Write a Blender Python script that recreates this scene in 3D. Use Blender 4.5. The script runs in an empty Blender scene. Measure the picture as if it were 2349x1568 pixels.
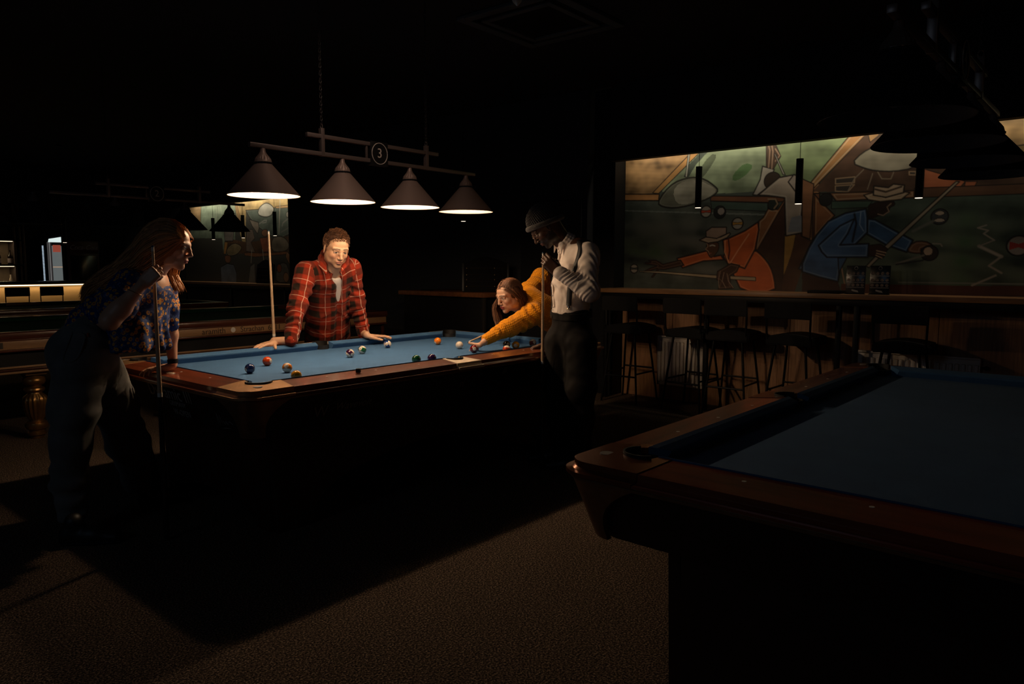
import bpy, bmesh, math, random
import numpy as np
from mathutils import Vector, Matrix

random.seed(7); RNG = np.random.default_rng(7)
S = bpy.context.scene
COL = S.collection
PI = math.pi

# ------------------------------------------------------------------ camera
cam_d = bpy.data.cameras.new('camera'); cam = bpy.data.objects.new('camera', cam_d)
COL.objects.link(cam)
cam_d.sensor_width = 36.0; cam_d.lens = 1678.0 / 2349.0 * 36.0
cam_d.clip_start = 0.05; cam_d.clip_end = 60
_yaw, _pit, _rol = 0.7114, 0.1038, 0.0012
_f = Vector((math.cos(_yaw)*math.cos(_pit), math.sin(_yaw)*math.cos(_pit), -math.sin(_pit)))
_r = Vector((math.sin(_yaw), -math.cos(_yaw), 0)); _u = _r.cross(_f)
_r2 = _r*math.cos(_rol)+_u*math.sin(_rol); _u2 = -_r*math.sin(_rol)+_u*math.cos(_rol)
_m = Matrix((_r2, _u2, -_f)).transposed().to_4x4(); _m.translation = Vector((-3.170, -3.912, 1.376))
cam.matrix_world = _m
S.camera = cam

# ------------------------------------------------------------------ world, exposure
W = bpy.data.worlds.new('world'); S.world = W; W.use_nodes = True
bg = W.node_tree.nodes['Background']
bg.inputs[0].default_value = (0.35, 0.5, 0.75, 1); bg.inputs[1].default_value = 0.0
S.view_settings.view_transform = 'Standard'; S.view_settings.look = 'None'
S.view_settings.gamma = 1.0; S.view_settings.use_curve_mapping = False
S.view_settings.exposure = 0.0
BULB_W = [21.0, 20.0, 17.0, 11.0]
def light(name, kind, loc, energy, color, size=0.05, rot=None, **kw):
    d = bpy.data.lights.new(name, kind); d.energy = energy; d.color = color
    if kind == 'AREA':
        d.shape = 'RECTANGLE'; d.size = size[0]; d.size_y = size[1]
    elif kind in ('POINT', 'SPOT'): d.shadow_soft_size = size
    for k, v in kw.items(): setattr(d, k, v)
    o = bpy.data.objects.new(name, d); COL.objects.link(o); o.location = loc
    if rot is not None: o.rotation_euler = rot
    return o
WARM = (1.0, 0.70, 0.43)
def aim(frm, to):
    return (Vector(to)-Vector(frm)).to_track_quat('-Z', 'Y').to_euler()
# added cool fill for the bluish ambient, no such source seen (outside the frame)
light('cool_fill', 'AREA', (-6.3, -1.5, 2.7), 4.2, (0.50, 0.72, 1.0), (1.6, 1.2), aim((-6.3, -1.5, 2.7), (-1.5, 0, 0.9)))
# unseen warm lamp added behind the camera, assumed from glints on the rails
light('unseen_lamp', 'POINT', (-3.3, -5.3, 2.7), 1.4, (1.0, 0.62, 0.42), 0.05)
# unseen spot assumed above the frame (fixture built below), added to light the shades
light('unseen_spot', 'SPOT', (-0.75, -1.05, 3.10), 24.0, (1.0, 0.74, 0.58), 0.04, aim((-0.75, -1.05, 3.10), (-0.15, 0, 1.90)), spot_size=math.radians(66), spot_blend=0.9)

# ------------------------------------------------------------------ materials
MATS = {}
def mat(name, col=(0.5, 0.5, 0.5), rough=0.6, metal=0.0, noise=None, bump=None, coat=0.0, spec=0.5,
        emis=None, attr=None, sheen=0.0, sss=0.0, stretch=None, col2=None, trans=0.0, alpha=1.0):
    """procedural principled material; noise=(scale, amount) varies the colour, bump=(scale, strength)"""
    if name in MATS: return MATS[name]
    m = bpy.data.materials.new(name); m.use_nodes = True; MATS[name] = m
    nt = m.node_tree; N = nt.nodes; L = nt.links; p = N['Principled BSDF']
    p.inputs['Base Color'].default_value = (*col, 1); p.inputs['Roughness'].default_value = rough
    p.inputs['Metallic'].default_value = metal; p.inputs['Specular IOR Level'].default_value = spec
    p.inputs['Coat Weight'].default_value = coat; p.inputs['Coat Roughness'].default_value = 0.12
    p.inputs['Sheen Weight'].default_value = sheen; p.inputs['Subsurface Weight'].default_value = sss
    if sss: p.inputs['Subsurface Radius'].default_value = (0.012, 0.005, 0.003); p.inputs['Subsurface Scale'].default_value = 0.6
    p.inputs['Transmission Weight'].default_value = trans
    p.inputs['Alpha'].default_value = alpha
    if emis: p.inputs['Emission Color'].default_value = (*emis[0], 1); p.inputs['Emission Strength'].default_value = emis[1]
    src = None
    if attr:
        a = N.new('ShaderNodeAttribute'); a.attribute_name = attr; src = a.outputs['Color']
    tc = N.new('ShaderNodeTexCoord'); vec = tc.outputs['Object']
    if stretch:
        mp = N.new('ShaderNodeMapping'); mp.inputs['Scale'].default_value = stretch
        L.new(vec, mp.inputs['Vector']); vec = mp.outputs['Vector']
    if noise:
        n = N.new('ShaderNodeTexNoise'); n.inputs['Scale'].default_value = noise[0]; n.inputs['Detail'].default_value = 4
        L.new(vec, n.inputs['Vector'])
        mx = N.new('ShaderNodeMix'); mx.data_type = 'RGBA'
        cr = N.new('ShaderNodeValToRGB'); cr.color_ramp.elements[0].position = 0.35; cr.color_ramp.elements[1].position = 0.65
        L.new(n.outputs['Fac'], cr.inputs['Fac']); L.new(cr.outputs['Color'], mx.inputs['Factor'])
        if src: 
            L.new(src, mx.inputs['A'])
            h = N.new('ShaderNodeHueSaturation'); h.inputs['Value'].default_value = 1-noise[1]
            L.new(src, h.inputs['Color']); L.new(h.outputs['Color'], mx.inputs['B'])
        else:
            mx.inputs['A'].default_value = (*col, 1)
            c2 = col2 if col2 else tuple(c*(1-noise[1]) for c in col)
            mx.inputs['B'].default_value = (*c2, 1)
        src = mx.outputs['Result']
    if src: L.new(src, p.inputs['Base Color'])
    if bump:
        n = N.new('ShaderNodeTexNoise'); n.inputs['Scale'].default_value = bump[0]; n.inputs['Detail'].default_value = 3
        L.new(vec, n.inputs['Vector'])
        b = N.new('ShaderNodeBump'); b.inputs['Strength'].default_value = bump[1]; b.inputs['Distance'].default_value = 0.01 if len(bump) < 3 else bump[2]
        L.new(n.outputs['Fac'], b.inputs['Height']); L.new(b.outputs['Normal'], p.inputs['Normal'])
    return m

# ------------------------------------------------------------------ mesh helpers
def link(o, parent=None, loc=None, rot=None):
    COL.objects.link(o)
    if parent is not None: o.parent = parent
    if loc is not None: o.location = loc
    if rot is not None: o.rotation_euler = rot
    return o
def tag(o, label=None, cat=None, group=None, kind=None):
    if label: o['label'] = label
    if cat: o['category'] = cat
    if group: o['group'] = group
    if kind: o['kind'] = kind
    return o
def thing(name, label, cat, loc=(0, 0, 0), rotz=0, group=None, parent=None):
    o = bpy.data.objects.new(name, None); o.empty_display_size = 0.1
    link(o, parent, loc, (0, 0, rotz)); tag(o, label, cat, group); return o
def from_np(name, V, F, m, parent=None, smooth=True, loc=None):
    me = bpy.data.meshes.new(name)
    V = np.asarray(V, dtype=np.float32).reshape(-1, 3)
    if isinstance(F, np.ndarray):
        k = F.shape[1]; F = F.astype(np.int32)
        me.vertices.add(len(V)); me.vertices.foreach_set('co', V.ravel())
        me.loops.add(F.size); me.loops.foreach_set('vertex_index', F.ravel())
        me.polygons.add(len(F)); me.polygons.foreach_set('loop_start', np.arange(0, F.size, k, dtype=np.int32))
        try: me.polygons.foreach_set('loop_total', np.full(len(F), k, dtype=np.int32))
        except Exception: pass
        me.update(calc_edges=True); me.validate()
    else:
        me.from_pydata(V.tolist(), [], F); me.update()
    if smooth: me.polygons.foreach_set('use_smooth', np.ones(len(me.polygons), dtype=bool))
    if m: me.materials.append(m)
    o = bpy.data.objects.new(name, me); link(o, parent, loc); return o
class MB:
    """collects simple solids and builds them as one mesh object"""
    def __init__(s): s.b = bmesh.new()
    def box(s, x0, x1, y0, y1, z0, z1, bev=0.0, seg=2, M=None):
        c = ((x0+x1)/2, (y0+y1)/2, (z0+z1)/2)
        mt = Matrix.Translation(c) @ Matrix.Diagonal((abs(x1-x0), abs(y1-y0), abs(z1-z0), 1))
        if M is not None: mt = M @ mt
        t = bmesh.new(); bmesh.ops.create_cube(t, size=1, matrix=mt)
        if bev: bmesh.ops.bevel(t, geom=t.edges[:], offset=bev, segments=seg, affect='EDGES', profile=0.5)
        s._add(t); return s
    def _add(s, t):
        me = bpy.data.meshes.new('tmp'); t.to_mesh(me); t.free(); s.b.from_mesh(me); bpy.data.meshes.remove(me)
    def cyl(s, a, b, r0, r1=None, n=16, cap=True):
        r1 = r0 if r1 is None else r1
        a = Vector(a); b = Vector(b); d = b-a
        mt = Matrix.Translation((a+b)/2) @ d.to_track_quat('Z', 'Y').to_matrix().to_4x4()
        t = bmesh.new(); bmesh.ops.create_cone(t, cap_ends=cap, segments=n, radius1=r0, radius2=r1, depth=d.length, matrix=mt)
        s._add(t); return s
    def sph(s, c, r, n=12, sc=(1, 1, 1)):
        t = bmesh.new(); bmesh.ops.create_uvsphere(t, u_segments=n*2, v_segments=n, radius=r, matrix=Matrix.Translation(c) @ Matrix.Diagonal((*sc, 1)))
        s._add(t); return s
    def lathe(s, prof, c=(0, 0, 0), n=24, flute=None):
        """prof: list of (r, z); closed top and bottom when r == 0"""
        t = s.b; rings = []
        for (r, z) in prof:
            ring = []
            for k in range(n):
                a = 2*PI*k/n; rr = r
                if flute and flute[0] <= z <= flute[1]: rr = r*(1+flute[3]*math.cos(flute[2]*a))
                ring.append(t.verts.new((c[0]+rr*math.cos(a), c[1]+rr*math.sin(a), c[2]+z)))
            rings.append(ring)
        for i in range(len(rings)-1):
            for k in range(n):
                k2 = (k+1) % n
                t.faces.new((rings[i][k], rings[i][k2], rings[i+1][k2], rings[i+1][k]))
        return s
    def prism(s, pts, z0, z1, axis='z', bev=0.0, bev_top=0.0, bev_sel=None):
        """extrude a 2-D outline; axis z: (x,y); x: (y,z); y: (x,z)"""
        def P(p, h):
            return {'z': (p[0], p[1], h), 'x': (h, p[0], p[1]), 'y': (p[0], h, p[1])}[axis]
        t = bmesh.new()
        lo = [t.verts.new(P(p, z0)) for p in pts]; hi = [t.verts.new(P(p, z1)) for p in pts]
        t.faces.new(lo); ft = t.faces.new(hi)
        n = len(pts)
        for i in range(n): t.faces.new((lo[i], lo[(i+1) % n], hi[(i+1) % n], hi[i]))
        bmesh.ops.recalc_face_normals(t, faces=t.faces[:])
        if bev: bmesh.ops.bevel(t, geom=t.edges[:], offset=bev, segments=2, affect='EDGES')
        if bev_top:
            zt = P(pts[0], z1); k3 = {'z': 2, 'x': 0, 'y': 1}[axis]
            ed = [e for e in t.edges if all(abs(v.co[k3]-z1) < 1e-6 for v in e.verts) and (bev_sel is None or all(bev_sel(v.co) for v in e.verts))]
            bmesh.ops.bevel(t, geom=ed, offset=bev_top, offset_type='OFFSET', segments=5, affect='EDGES', clamp_overlap=False)
        s._add(t); return s
    def tube(s, pts, r, n=8, closed=False):
        pts = [Vector(p) for p in pts]; rings = []; N_ = len(pts)
        for i, p in enumerate(pts):
            if closed: d = pts[(i+1) % N_]-pts[i-1]
            else: d = pts[min(i+1, N_-1)]-pts[max(i-1, 0)]
            q = d.to_track_quat('Z', 'Y'); rr = r[i] if isinstance(r, (list, tuple)) else r
            rings.append([s.b.verts.new(p + q @ Vector((rr*math.cos(2*PI*k/n), rr*math.sin(2*PI*k/n), 0))) for k in range(n)])
        m = N_ if closed else N_-1
        for i in range(m):
            A = rings[i]; B = rings[(i+1) % N_]
            for k in range(n): s.b.faces.new((A[k], A[(k+1) % n], B[(k+1) % n], B[k]))
        if not closed: s.b.faces.new(rings[0][::-1]); s.b.faces.new(rings[-1])
        return s
    def build(s, name, m, parent=None, loc=None, rot=None, smooth=None):
        bmesh.ops.recalc_face_normals(s.b, faces=s.b.faces[:])
        me = bpy.data.meshes.new(name); s.b.to_mesh(me); s.b.free()
        if m: me.materials.append(m)
        if smooth is None: smooth = True
        if smooth:
            me.polygons.foreach_set('use_smooth', np.ones(len(me.polygons), dtype=bool))
            try: me.set_sharp_from_angle(angle=math.radians(40))
            except Exception: pass
        o = bpy.data.objects.new(name, me); link(o, parent, loc, rot); return o
def copy_tree(o, parent=None):
    c = o.copy(); COL.objects.link(c)
    if parent is not None: c.parent = parent
    for ch in list(o.children): copy_tree(ch, c)
    return c
def text(name, body, size, m, M, parent=None, extrude=0.0006, align='CENTER', shear=0.0, sx=1.0):
    cu = bpy.data.curves.new(name, 'FONT'); cu.body = body; cu.size = size; cu.extrude = extrude
    cu.align_x = align; cu.align_y = 'CENTER'; cu.shear = shear; cu.resolution_u = 3
    t = bpy.data.objects.new(name, cu); COL.objects.link(t)
    me = bpy.data.meshes.new_from_object(t); bpy.data.objects.remove(t)
    me.name = name; me.materials.clear(); me.materials.append(m)
    me.transform(M @ Matrix.Diagonal((sx, 1, 1, 1)))
    o = bpy.data.objects.new(name, me); link(o, parent); return o
def frame_m(origin, xdir, ydir):
    x = Vector(xdir).normalized(); y = Vector(ydir).normalized(); z = x.cross(y)
    m = Matrix((x, y, z)).transposed().to_4x4(); m.translation = Vector(origin); return m
def struct(o): o['kind'] = 'structure'; return o

# ------------------------------------------------------------------ implicit surfaces (numpy) -> mesh
def v3(*a): return np.array(a, dtype=np.float64)
def nrm(a): a = np.asarray(a, float); return a/(np.linalg.norm(a)+1e-12)
class SDF:
    """smooth union of tapered limbs and ellipsoids on a grid, meshed by surface nets"""
    def __init__(s, res): s.res = res; s.p = []
    def cone(s, a, b, ra, rb, k=0.02, side=None, fl=1.0, fl2=None, op='u'):
        """tapered limb; fl: width along side / radius at a (fl2 at b)"""
        s.p.append(('c', np.asarray(a, float), np.asarray(b, float), ra, rb, k, None if side is None else nrm(side), fl, fl if fl2 is None else fl2, op)); return s
    def chain(s, pts, rs, k=0.02, side=None, fl=1.0, op='u'):
        fl = fl if isinstance(fl, (list, tuple)) else [fl]*len(pts)
        for i in range(len(pts)-1): s.cone(pts[i], pts[i+1], rs[i], rs[i+1], k, side, fl[i], fl[i+1], op)
        return s
    def ell(s, c, r, R=None, k=0.02, op='u'):
        s.p.append(('e', np.asarray(c, float), np.asarray(r, float), np.eye(3) if R is None else np.asarray(R, float), k, op)); return s
    def mesh(s, pad=0.02, clip=None, disp=None):
        res = s.res; lo = np.full(3, 1e9); hi = -lo
        for q in s.p:
            if q[-1] == 's': continue
            if q[0] == 'c':
                m = max(q[3]*max(1, q[7]), q[4]*max(1, q[8])); pts = np.array([q[1], q[2]])
            else: m = q[2].max(); pts = q[1][None]
            lo = np.minimum(lo, pts.min(0)-m); hi = np.maximum(hi, pts.max(0)+m)
        lo -= pad; hi += pad
        n = np.ceil((hi-lo)/res).astype(int)+1
        D = np.full(n, 0.08, dtype=np.float32)
        ax = [lo[i]+res*np.arange(n[i]) for i in range(3)]
        for q in s.p:
            k = q[5] if q[0] == 'c' else q[4]
            if q[0] == 'c':
                m = max(q[3]*max(1, q[7]), q[4]*max(1, q[8])); pts = np.array([q[1], q[2]])
            else: m = q[2].max(); pts = q[1][None]
            m += k+2.5*res
            i0 = np.maximum(0, np.floor((pts.min(0)-m-lo)/res).astype(int)); i1 = np.minimum(n, np.ceil((pts.max(0)+m-lo)/res).astype(int)+1)
            if (i1 <= i0).any(): continue
            sl = tuple(slice(a, b) for a, b in zip(i0, i1))
            X, Y, Z = np.meshgrid(*[ax[i][sl[i]].astype(np.float32) for i in range(3)], indexing='ij', sparse=True)
            if q[0] == 'c':
                a, b, ra, rb = q[1], q[2], q[3], q[4]; ab = b-a; L2 = max(ab@ab, 1e-12)
                t = np.clip(((X-a[0])*ab[0]+(Y-a[1])*ab[1]+(Z-a[2])*ab[2])/L2, 0, 1).astype(np.float32)
                px = X-(a[0]+t*ab[0]); py = Y-(a[1]+t*ab[1]); pz = Z-(a[2]+t*ab[2])
                d2 = px*px+py*py+pz*pz
                r = ra+(rb-ra)*t
                if q[6] is None: d = np.sqrt(d2)-r
                else:
                    sd = q[6]; w = px*sd[0]+py*sd[1]+pz*sd[2]; f = q[7]+(q[8]-q[7])*t
                    e = np.sqrt(np.maximum(d2-w*w, 0)+(w/f)**2)
                    d = (e-r)*np.minimum(1, f**0.5 if False else 1)
            else:
                c, rr, R = q[1], q[2], q[3]
                dx = X-c[0]; dy = Y-c[1]; dz = Z-c[2]
                u = (dx*R[0, 0]+dy*R[1, 0]+dz*R[2, 0])/rr[0]; v = (dx*R[0, 1]+dy*R[1, 1]+dz*R[2, 1])/rr[1]; w = (dx*R[0, 2]+dy*R[1, 2]+dz*R[2, 2])/rr[2]
                e = np.sqrt(u*u+v*v+w*w); e2 = np.sqrt((u/rr[0])**2+(v/rr[1])**2+(w/rr[2])**2)+1e-9
                d = e*(e-1)/e2
            d = d.astype(np.float32); C = D[sl]
            if q[-1] == 'u':
                if k > 0: h = np.maximum(k-np.abs(C-d), 0)/k; D[sl] = np.minimum(C, d)-h*h*k*0.25
                else: D[sl] = np.minimum(C, d)
            else:
                if k > 0: h = np.maximum(k-np.abs(C+d), 0)/k; D[sl] = np.maximum(C, -d)+h*h*k*0.25
                else: D[sl] = np.maximum(C, -d)
        if clip is not None:
            X, Y, Z = np.meshgrid(*[a.astype(np.float32) for a in ax], indexing='ij', sparse=True)
            for q in clip:   # keep the side the normal points away from (inside radius R of the point only)
                pt, nn = q[0], q[1]; h_ = (X-pt[0])*nn[0]+(Y-pt[1])*nn[1]+(Z-pt[2])*nn[2]
                if len(q) > 2: h_ = np.where((X-pt[0])**2+(Y-pt[1])**2+(Z-pt[2])**2 < q[2]**2, h_, -1.0)
                D = np.maximum(D, h_)
        return surface_nets(D, lo, res)
def surface_nets(D, lo, res):
    S_ = D < 0
    n = np.array(D.shape)
    c = [S_[i:n[0]-1+i, j:n[1]-1+j, k:n[2]-1+k] for i in (0, 1) for j in (0, 1) for k in (0, 1)]
    cnt = sum(x.astype(np.int8) for x in c); act = (cnt > 0) & (cnt < 8)
    idx = np.argwhere(act); vid = np.full(act.shape, -1, dtype=np.int32); vid[act] = np.arange(len(idx))
    P = np.zeros((len(idx), 3)); W_ = np.zeros(len(idx))
    I, J, K = idx.T
    corners = [(i, j, k) for i in (0, 1) for j in (0, 1) for k in (0, 1)]
    val = {q: D[I+q[0], J+q[1], K+q[2]] for q in corners}
    for a in range(3):
        for q in corners:
            if q[a]: continue
            q2 = list(q); q2[a] = 1; q2 = tuple(q2)
            d0, d1 = val[q], val[q2]; x = (d0 < 0) != (d1 < 0)
            t = np.where(x, d0/(np.where(x, d0-d1, 1)), 0)
            for b in range(3): P[:, b] += np.where(x, q[b]+(t if b == a else 0), 0)
            W_ += x
    P = (P/W_[:, None]+idx)*res+lo
    F = []
    for a in range(3):
        b, c_ = (a+1) % 3, (a+2) % 3
        s0 = [slice(None)]*3; s1 = [slice(None)]*3; s0[a] = slice(0, -1); s1[a] = slice(1, None)
        A, B = S_[tuple(s0)], S_[tuple(s1)]; x = A != B
        e = np.argwhere(x); e = e[(e[:, b] > 0) & (e[:, c_] > 0) & (e[:, b] < n[b]-1) & (e[:, c_] < n[c_]-1)]
        if not len(e): continue
        def g(db, dc):
            f = e.copy(); f[:, b] -= db; f[:, c_] -= dc; return vid[f[:, 0], f[:, 1], f[:, 2]]
        q = np.stack([g(1, 1), g(0, 1), g(0, 0), g(1, 0)], 1)
        flip = ~A[e[:, 0], e[:, 1], e[:, 2]]; q[flip] = q[flip][:, ::-1]; F.append(q)
    F = np.concatenate(F); return P, F
def vnormals(V, F):
    a = V[F[:, 2]]-V[F[:, 0]]; b = V[F[:, 3]]-V[F[:, 1]]; n = np.cross(a, b); N = np.zeros_like(V)
    for i in range(4): np.add.at(N, F[:, i], n)
    return N/(np.linalg.norm(N, axis=1)[:, None]+1e-12)
def smooth_v(V, F, it=2, lam=0.5):
    E = np.concatenate([F[:, [0, 1]], F[:, [1, 2]], F[:, [2, 3]], F[:, [3, 0]]])
    deg = np.bincount(E[:, 0], minlength=len(V)).astype(float)[:, None]+1e-9
    for _ in range(it):
        A = np.stack([np.bincount(E[:, 0], V[E[:, 1], i], minlength=len(V)) for i in range(3)], 1)/deg; V = V+(A-V)*lam
    return V
def wav(V, f, seed=0):
    """cheap smooth noise from summed sines"""
    r = np.random.default_rng(seed); o = np.zeros(len(V))
    for i in range(7):
        d = nrm(r.normal(size=3)); o += np.sin(V@d*f*(0.7+0.9*r.random())+r.random()*6.28+1.3*np.sin(V@nrm(r.normal(size=3))*f*0.6+r.random()*6))
    return o/3.5
def setcol(o, C, name='Col'):
    a = o.data.color_attributes.new(name, 'FLOAT_COLOR', 'POINT')
    a.data.foreach_set('color', np.concatenate([C, np.ones((len(C), 1))], 1).astype(np.float32).ravel())
def setvec(o, U, name):
    a = o.data.attributes.new(name, 'FLOAT_VECTOR', 'POINT'); a.data.foreach_set('vector', np.asarray(U, np.float32).ravel())
def fold_rings(V, N, a, b, amp, freq, lo_=0.0, hi_=1.0, seed=0, r=0.12, tw=0.9):
    """wrinkles that run round a limb from a to b"""
    ab = b-a; L = np.linalg.norm(ab); u = ab/L; t = (V-a)@u/L
    p = V-(a+np.outer(t*L, u)); dist = np.linalg.norm(p, axis=1)
    e1 = nrm(np.cross(u, [0.3, 0.2, 1])); e2 = np.cross(u, e1); ang = np.arctan2(p@e2, p@e1)
    w = np.clip(1-np.abs((t-(lo_+hi_)/2)/((hi_-lo_)/2))**4, 0, 1)*(dist < r)
    ph = seed*1.7; s = np.sin(2*PI*freq*(t+0.10*np.sin(ang+ph)*tw+0.05*np.sin(2*ang+2*ph)*tw)+ph)
    s = np.sign(s)*np.abs(s)**0.7*(0.55+0.45*np.sin(ang*1.0+ph*2+t*5))
    return V+N*(amp*w*s)[:, None]
def join_vf(parts):
    Vs, Fs, o = [], [], 0
    for V, F in parts: Vs.append(V); Fs.append(F+o); o += len(V)
    return np.concatenate(Vs), np.concatenate(Fs)
def strands(name, P, R, m, parent=None, sides=3, col=None):
    """P (n, k, 3) polylines, R (k,) radii -> thin tubes in one mesh"""
    n, k, _ = P.shape
    T = np.gradient(P, axis=1); T /= np.linalg.norm(T, axis=2, keepdims=True)+1e-9
    up = np.where(np.abs(T[..., 2:3]) > 0.9, np.array([1., 0, 0]), np.array([0, 0, 1.]))
    A = np.cross(T, up); A /= np.linalg.norm(A, axis=2, keepdims=True)+1e-9; B = np.cross(T, A)
    V = []
    for j in range(sides):
        a = 2*PI*j/sides; V.append(P+(A*math.cos(a)+B*math.sin(a))*R[None, :, None])
    V = np.stack(V, 2); base = (np.arange(n)[:, None]*k+np.arange(k-1)[None])*sides
    F = []
    for j in range(sides):
        j2 = (j+1) % sides; F.append(np.stack([base+j, base+j2, base+sides+j2, base+sides+j], -1).reshape(-1, 4))
    o = from_np(name, V.reshape(-1, 3), np.concatenate(F), m, parent)
    if col is not None: setcol(o, np.repeat(col, k*sides, axis=0))
    return o
def crease(V, f, seed=0): return np.clip(1-np.abs(wav(V, f, seed))*1.6, 0, 1)**2
def neck_ring(s, nb, nd, rad, h, r, th=0.010, a0=0, a1=2*PI):
    """standing band of cloth round the neck axis nd"""
    e1 = nrm(np.cross(nd, [0.3, 0.5, 0.2])); e2 = np.cross(nd, e1)
    for k in range(3):
        R_ = rad*(1-0.05*k); pts = [nb+nd*(h*k/2)+e1*R_*math.cos(a)+e2*R_*math.sin(a) for a in np.linspace(a0, a1, 19)]; s.chain(pts, [r]*19, th)
def skull_path(hd, Bh, sc, phi, th0, n, r=(0.104, 0.086, 0.096)):
    th = np.linspace(th0, math.radians(195), n)
    return np.array([hd+Bh@(v3(-0.022+r[0]*math.cos(t)*math.cos(phi), r[1]*math.sin(phi), 0.038+r[2]*math.sin(t)*math.cos(phi))*sc) for t in th])

# ------------------------------------------------------------------ head, hands
def basis(f, up):
    """columns: forward x, left y, up z"""
    f = nrm(f); l = nrm(np.cross(up, f)); u = np.cross(f, l); return np.stack([f, l, u], 1)
def head_sdf(s, c, B, sc=1.0, female=False, k=0.012, ears=True, smile=0.0):
    def P(x, y, z): return c+B@(v3(x, y, z)*sc)
    def E(p, r, k_=k, op='u', R=None): s.ell(P(*p), v3(*r)*sc, B if R is None else B@R, k_*sc, op)
    fm = 0.93 if female else 1.0
    E((-0.018, 0, 0.035), (0.096, 0.076, 0.086)); E((0.028, 0, 0.042), (0.062, 0.064, 0.058))
    E((0.020, 0, -0.028), (0.066, 0.058*fm, 0.070)); E((0.048, 0, -0.058), (0.040, 0.042*fm, 0.046))
    E((0.070, 0, -0.094), (0.019, 0.021*fm, 0.017), 0.02)
    for y in (-1, 1):
        E((0.012, y*0.050*fm, -0.062), (0.038, 0.013, 0.026), 0.03)
        E((0.058, y*0.038, -0.018), (0.024, 0.020, 0.022), 0.022)
        s.cone(P(0.088, y*0.012, 0.027), P(0.074, y*0.047, 0.029), 0.008*sc, 0.008*sc, 0.014*sc)
    E((0.079, 0, 0.012), (0.018, 0.034, 0.022), 0.02)
    for y in (-1, 1):
        E((0.096, y*0.031, 0.009), (0.0155, 0.0155, 0.0095), 0.012, 's')
        E((0.0745, y*0.031, 0.0085), (0.0125, 0.0125, 0.0125), 0.0015)
        s.cone(P(0.0865, y*0.020, 0.0135), P(0.0795, y*0.0435, 0.0125), 0.0042*sc, 0.0036*sc, 0.004*sc)
        s.cone(P(0.0850, y*0.021, 0.0015), P(0.0785, y*0.0425, 0.0025), 0.0030*sc, 0.0026*sc, 0.004*sc)
    nb = 0.97 if female else 1.0
    s.chain([P(0.089, 0, 0.020), P(0.098, 0, 0.000), P(0.1135*nb+0.01*(1-nb), 0, -0.024)], [0.0075*sc, 0.0085*sc, 0.0100*nb*sc], 0.010*sc)
    for y in (-1, 1):
        E((0.0985, y*0.0115, -0.0295), (0.0105, 0.0075, 0.0070), 0.007)
        E((0.101, y*0.0065, -0.0385), (0.0040, 0.0028, 0.0030), 0.003, 's')
    E((0.0800, 0, -0.052), (0.018, 0.026, 0.018), 0.014)
    E((0.0935, 0, -0.0540), (0.0085, 0.0215, 0.0050), 0.005); E((0.0915, 0, -0.0655), (0.0085, 0.0180, 0.0060), 0.005)
    s.chain([P(0.098, -0.021, -0.0592+smile), P(0.1035, -0.008, -0.0597), P(0.1035, 0.008, -0.0597), P(0.098, 0.021, -0.0592+smile)], [0.0016*sc, 0.0019*sc, 0.0019*sc, 0.0016*sc], 0.004*sc, op='s')
    E((0.0935, 0, -0.0765), (0.0060, 0.014, 0.0045), 0.006, 's')
    if ears:
        for y in (-1, 1):
            R = Matrix.Rotation(y*0.35, 3, 'Z') @ Matrix.Rotation(-0.18, 3, 'Y'); R = np.array(R)
            E((-0.006, y*0.0775, -0.004), (0.0175, 0.0060, 0.0300), 0.006, 'u', R)
            E((0.0005, y*0.0850, 0.000), (0.0100, 0.0050, 0.0185), 0.004, 's', R)
    return P
def head_cols(V, c, B, sc, skin, lips, brow, iris, stubble=None, hairline=None):
    L = (V-c)@B/sc; x, y, z = L.T; C = np.tile(np.array(skin), (len(V), 1)); ay = np.abs(y)
    def mixc(m, col):
        nonlocal C
        m = np.clip(m, 0, 1)[:, None]; C = C*(1-m)+np.array(col)*m
    near = (x > 0.03) & (np.abs(z) < 0.13) & (ay < 0.1)
    mixc(np.exp(-((ay-0.045)**2+(z+0.028)**2)/0.0004)*near*0.35, (skin[0]*1.0, skin[1]*0.62, skin[2]*0.58))
    if stubble is not None:
        g = ((z < -0.030-0.35*np.clip(ay-0.05, 0, 1)+0.25*np.clip(0.055-x, 0, 0.05)) & (x > -0.01)).astype(float)*np.clip((ay+0.0)/0.012+(z < -0.045), 0, 1)
        mixc(g*stubble[1]*near+g*stubble[1]*(x <= 0.03)*(x > -0.01)*(z > -0.12), stubble[0])
    mixc(((np.abs(z+0.0595) < 0.0115-0.30*np.maximum(ay-0.012, 0)) & (ay < 0.023) & (x > 0.089))*1.0, lips)
    mixc(((np.abs(z+0.0592) < 0.0013) & (ay < 0.021) & (x > 0.085))*0.8, (0.05, 0.015, 0.01))
    by = 0.0335-0.25*np.maximum(ay-0.034, 0)-0.10*np.maximum(0.024-ay, 0)
    mixc(((np.abs(z-by) < 0.0042-0.05*np.maximum(ay-0.02, 0)) & (ay > 0.010) & (ay < 0.052) & (x > 0.055))*0.85, brow)
    ey = (ay-0.031); e = (ey/0.0125)**2+((z-0.0072)/0.0048)**2
    mixc((e < 1)*(x > 0.078)*1.0, (0.55, 0.50, 0.46)); mixc(((ey**2+(z-0.0072)**2) < 0.0052**2)*(e < 1)*(x > 0.078), iris)
    mixc((np.abs(z-(0.0125-10*ey**2)) < 0.0014)*(np.abs(ey) < 0.0135)*(x > 0.070)*0.85, (0.03, 0.015, 0.01))
    return C
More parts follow.
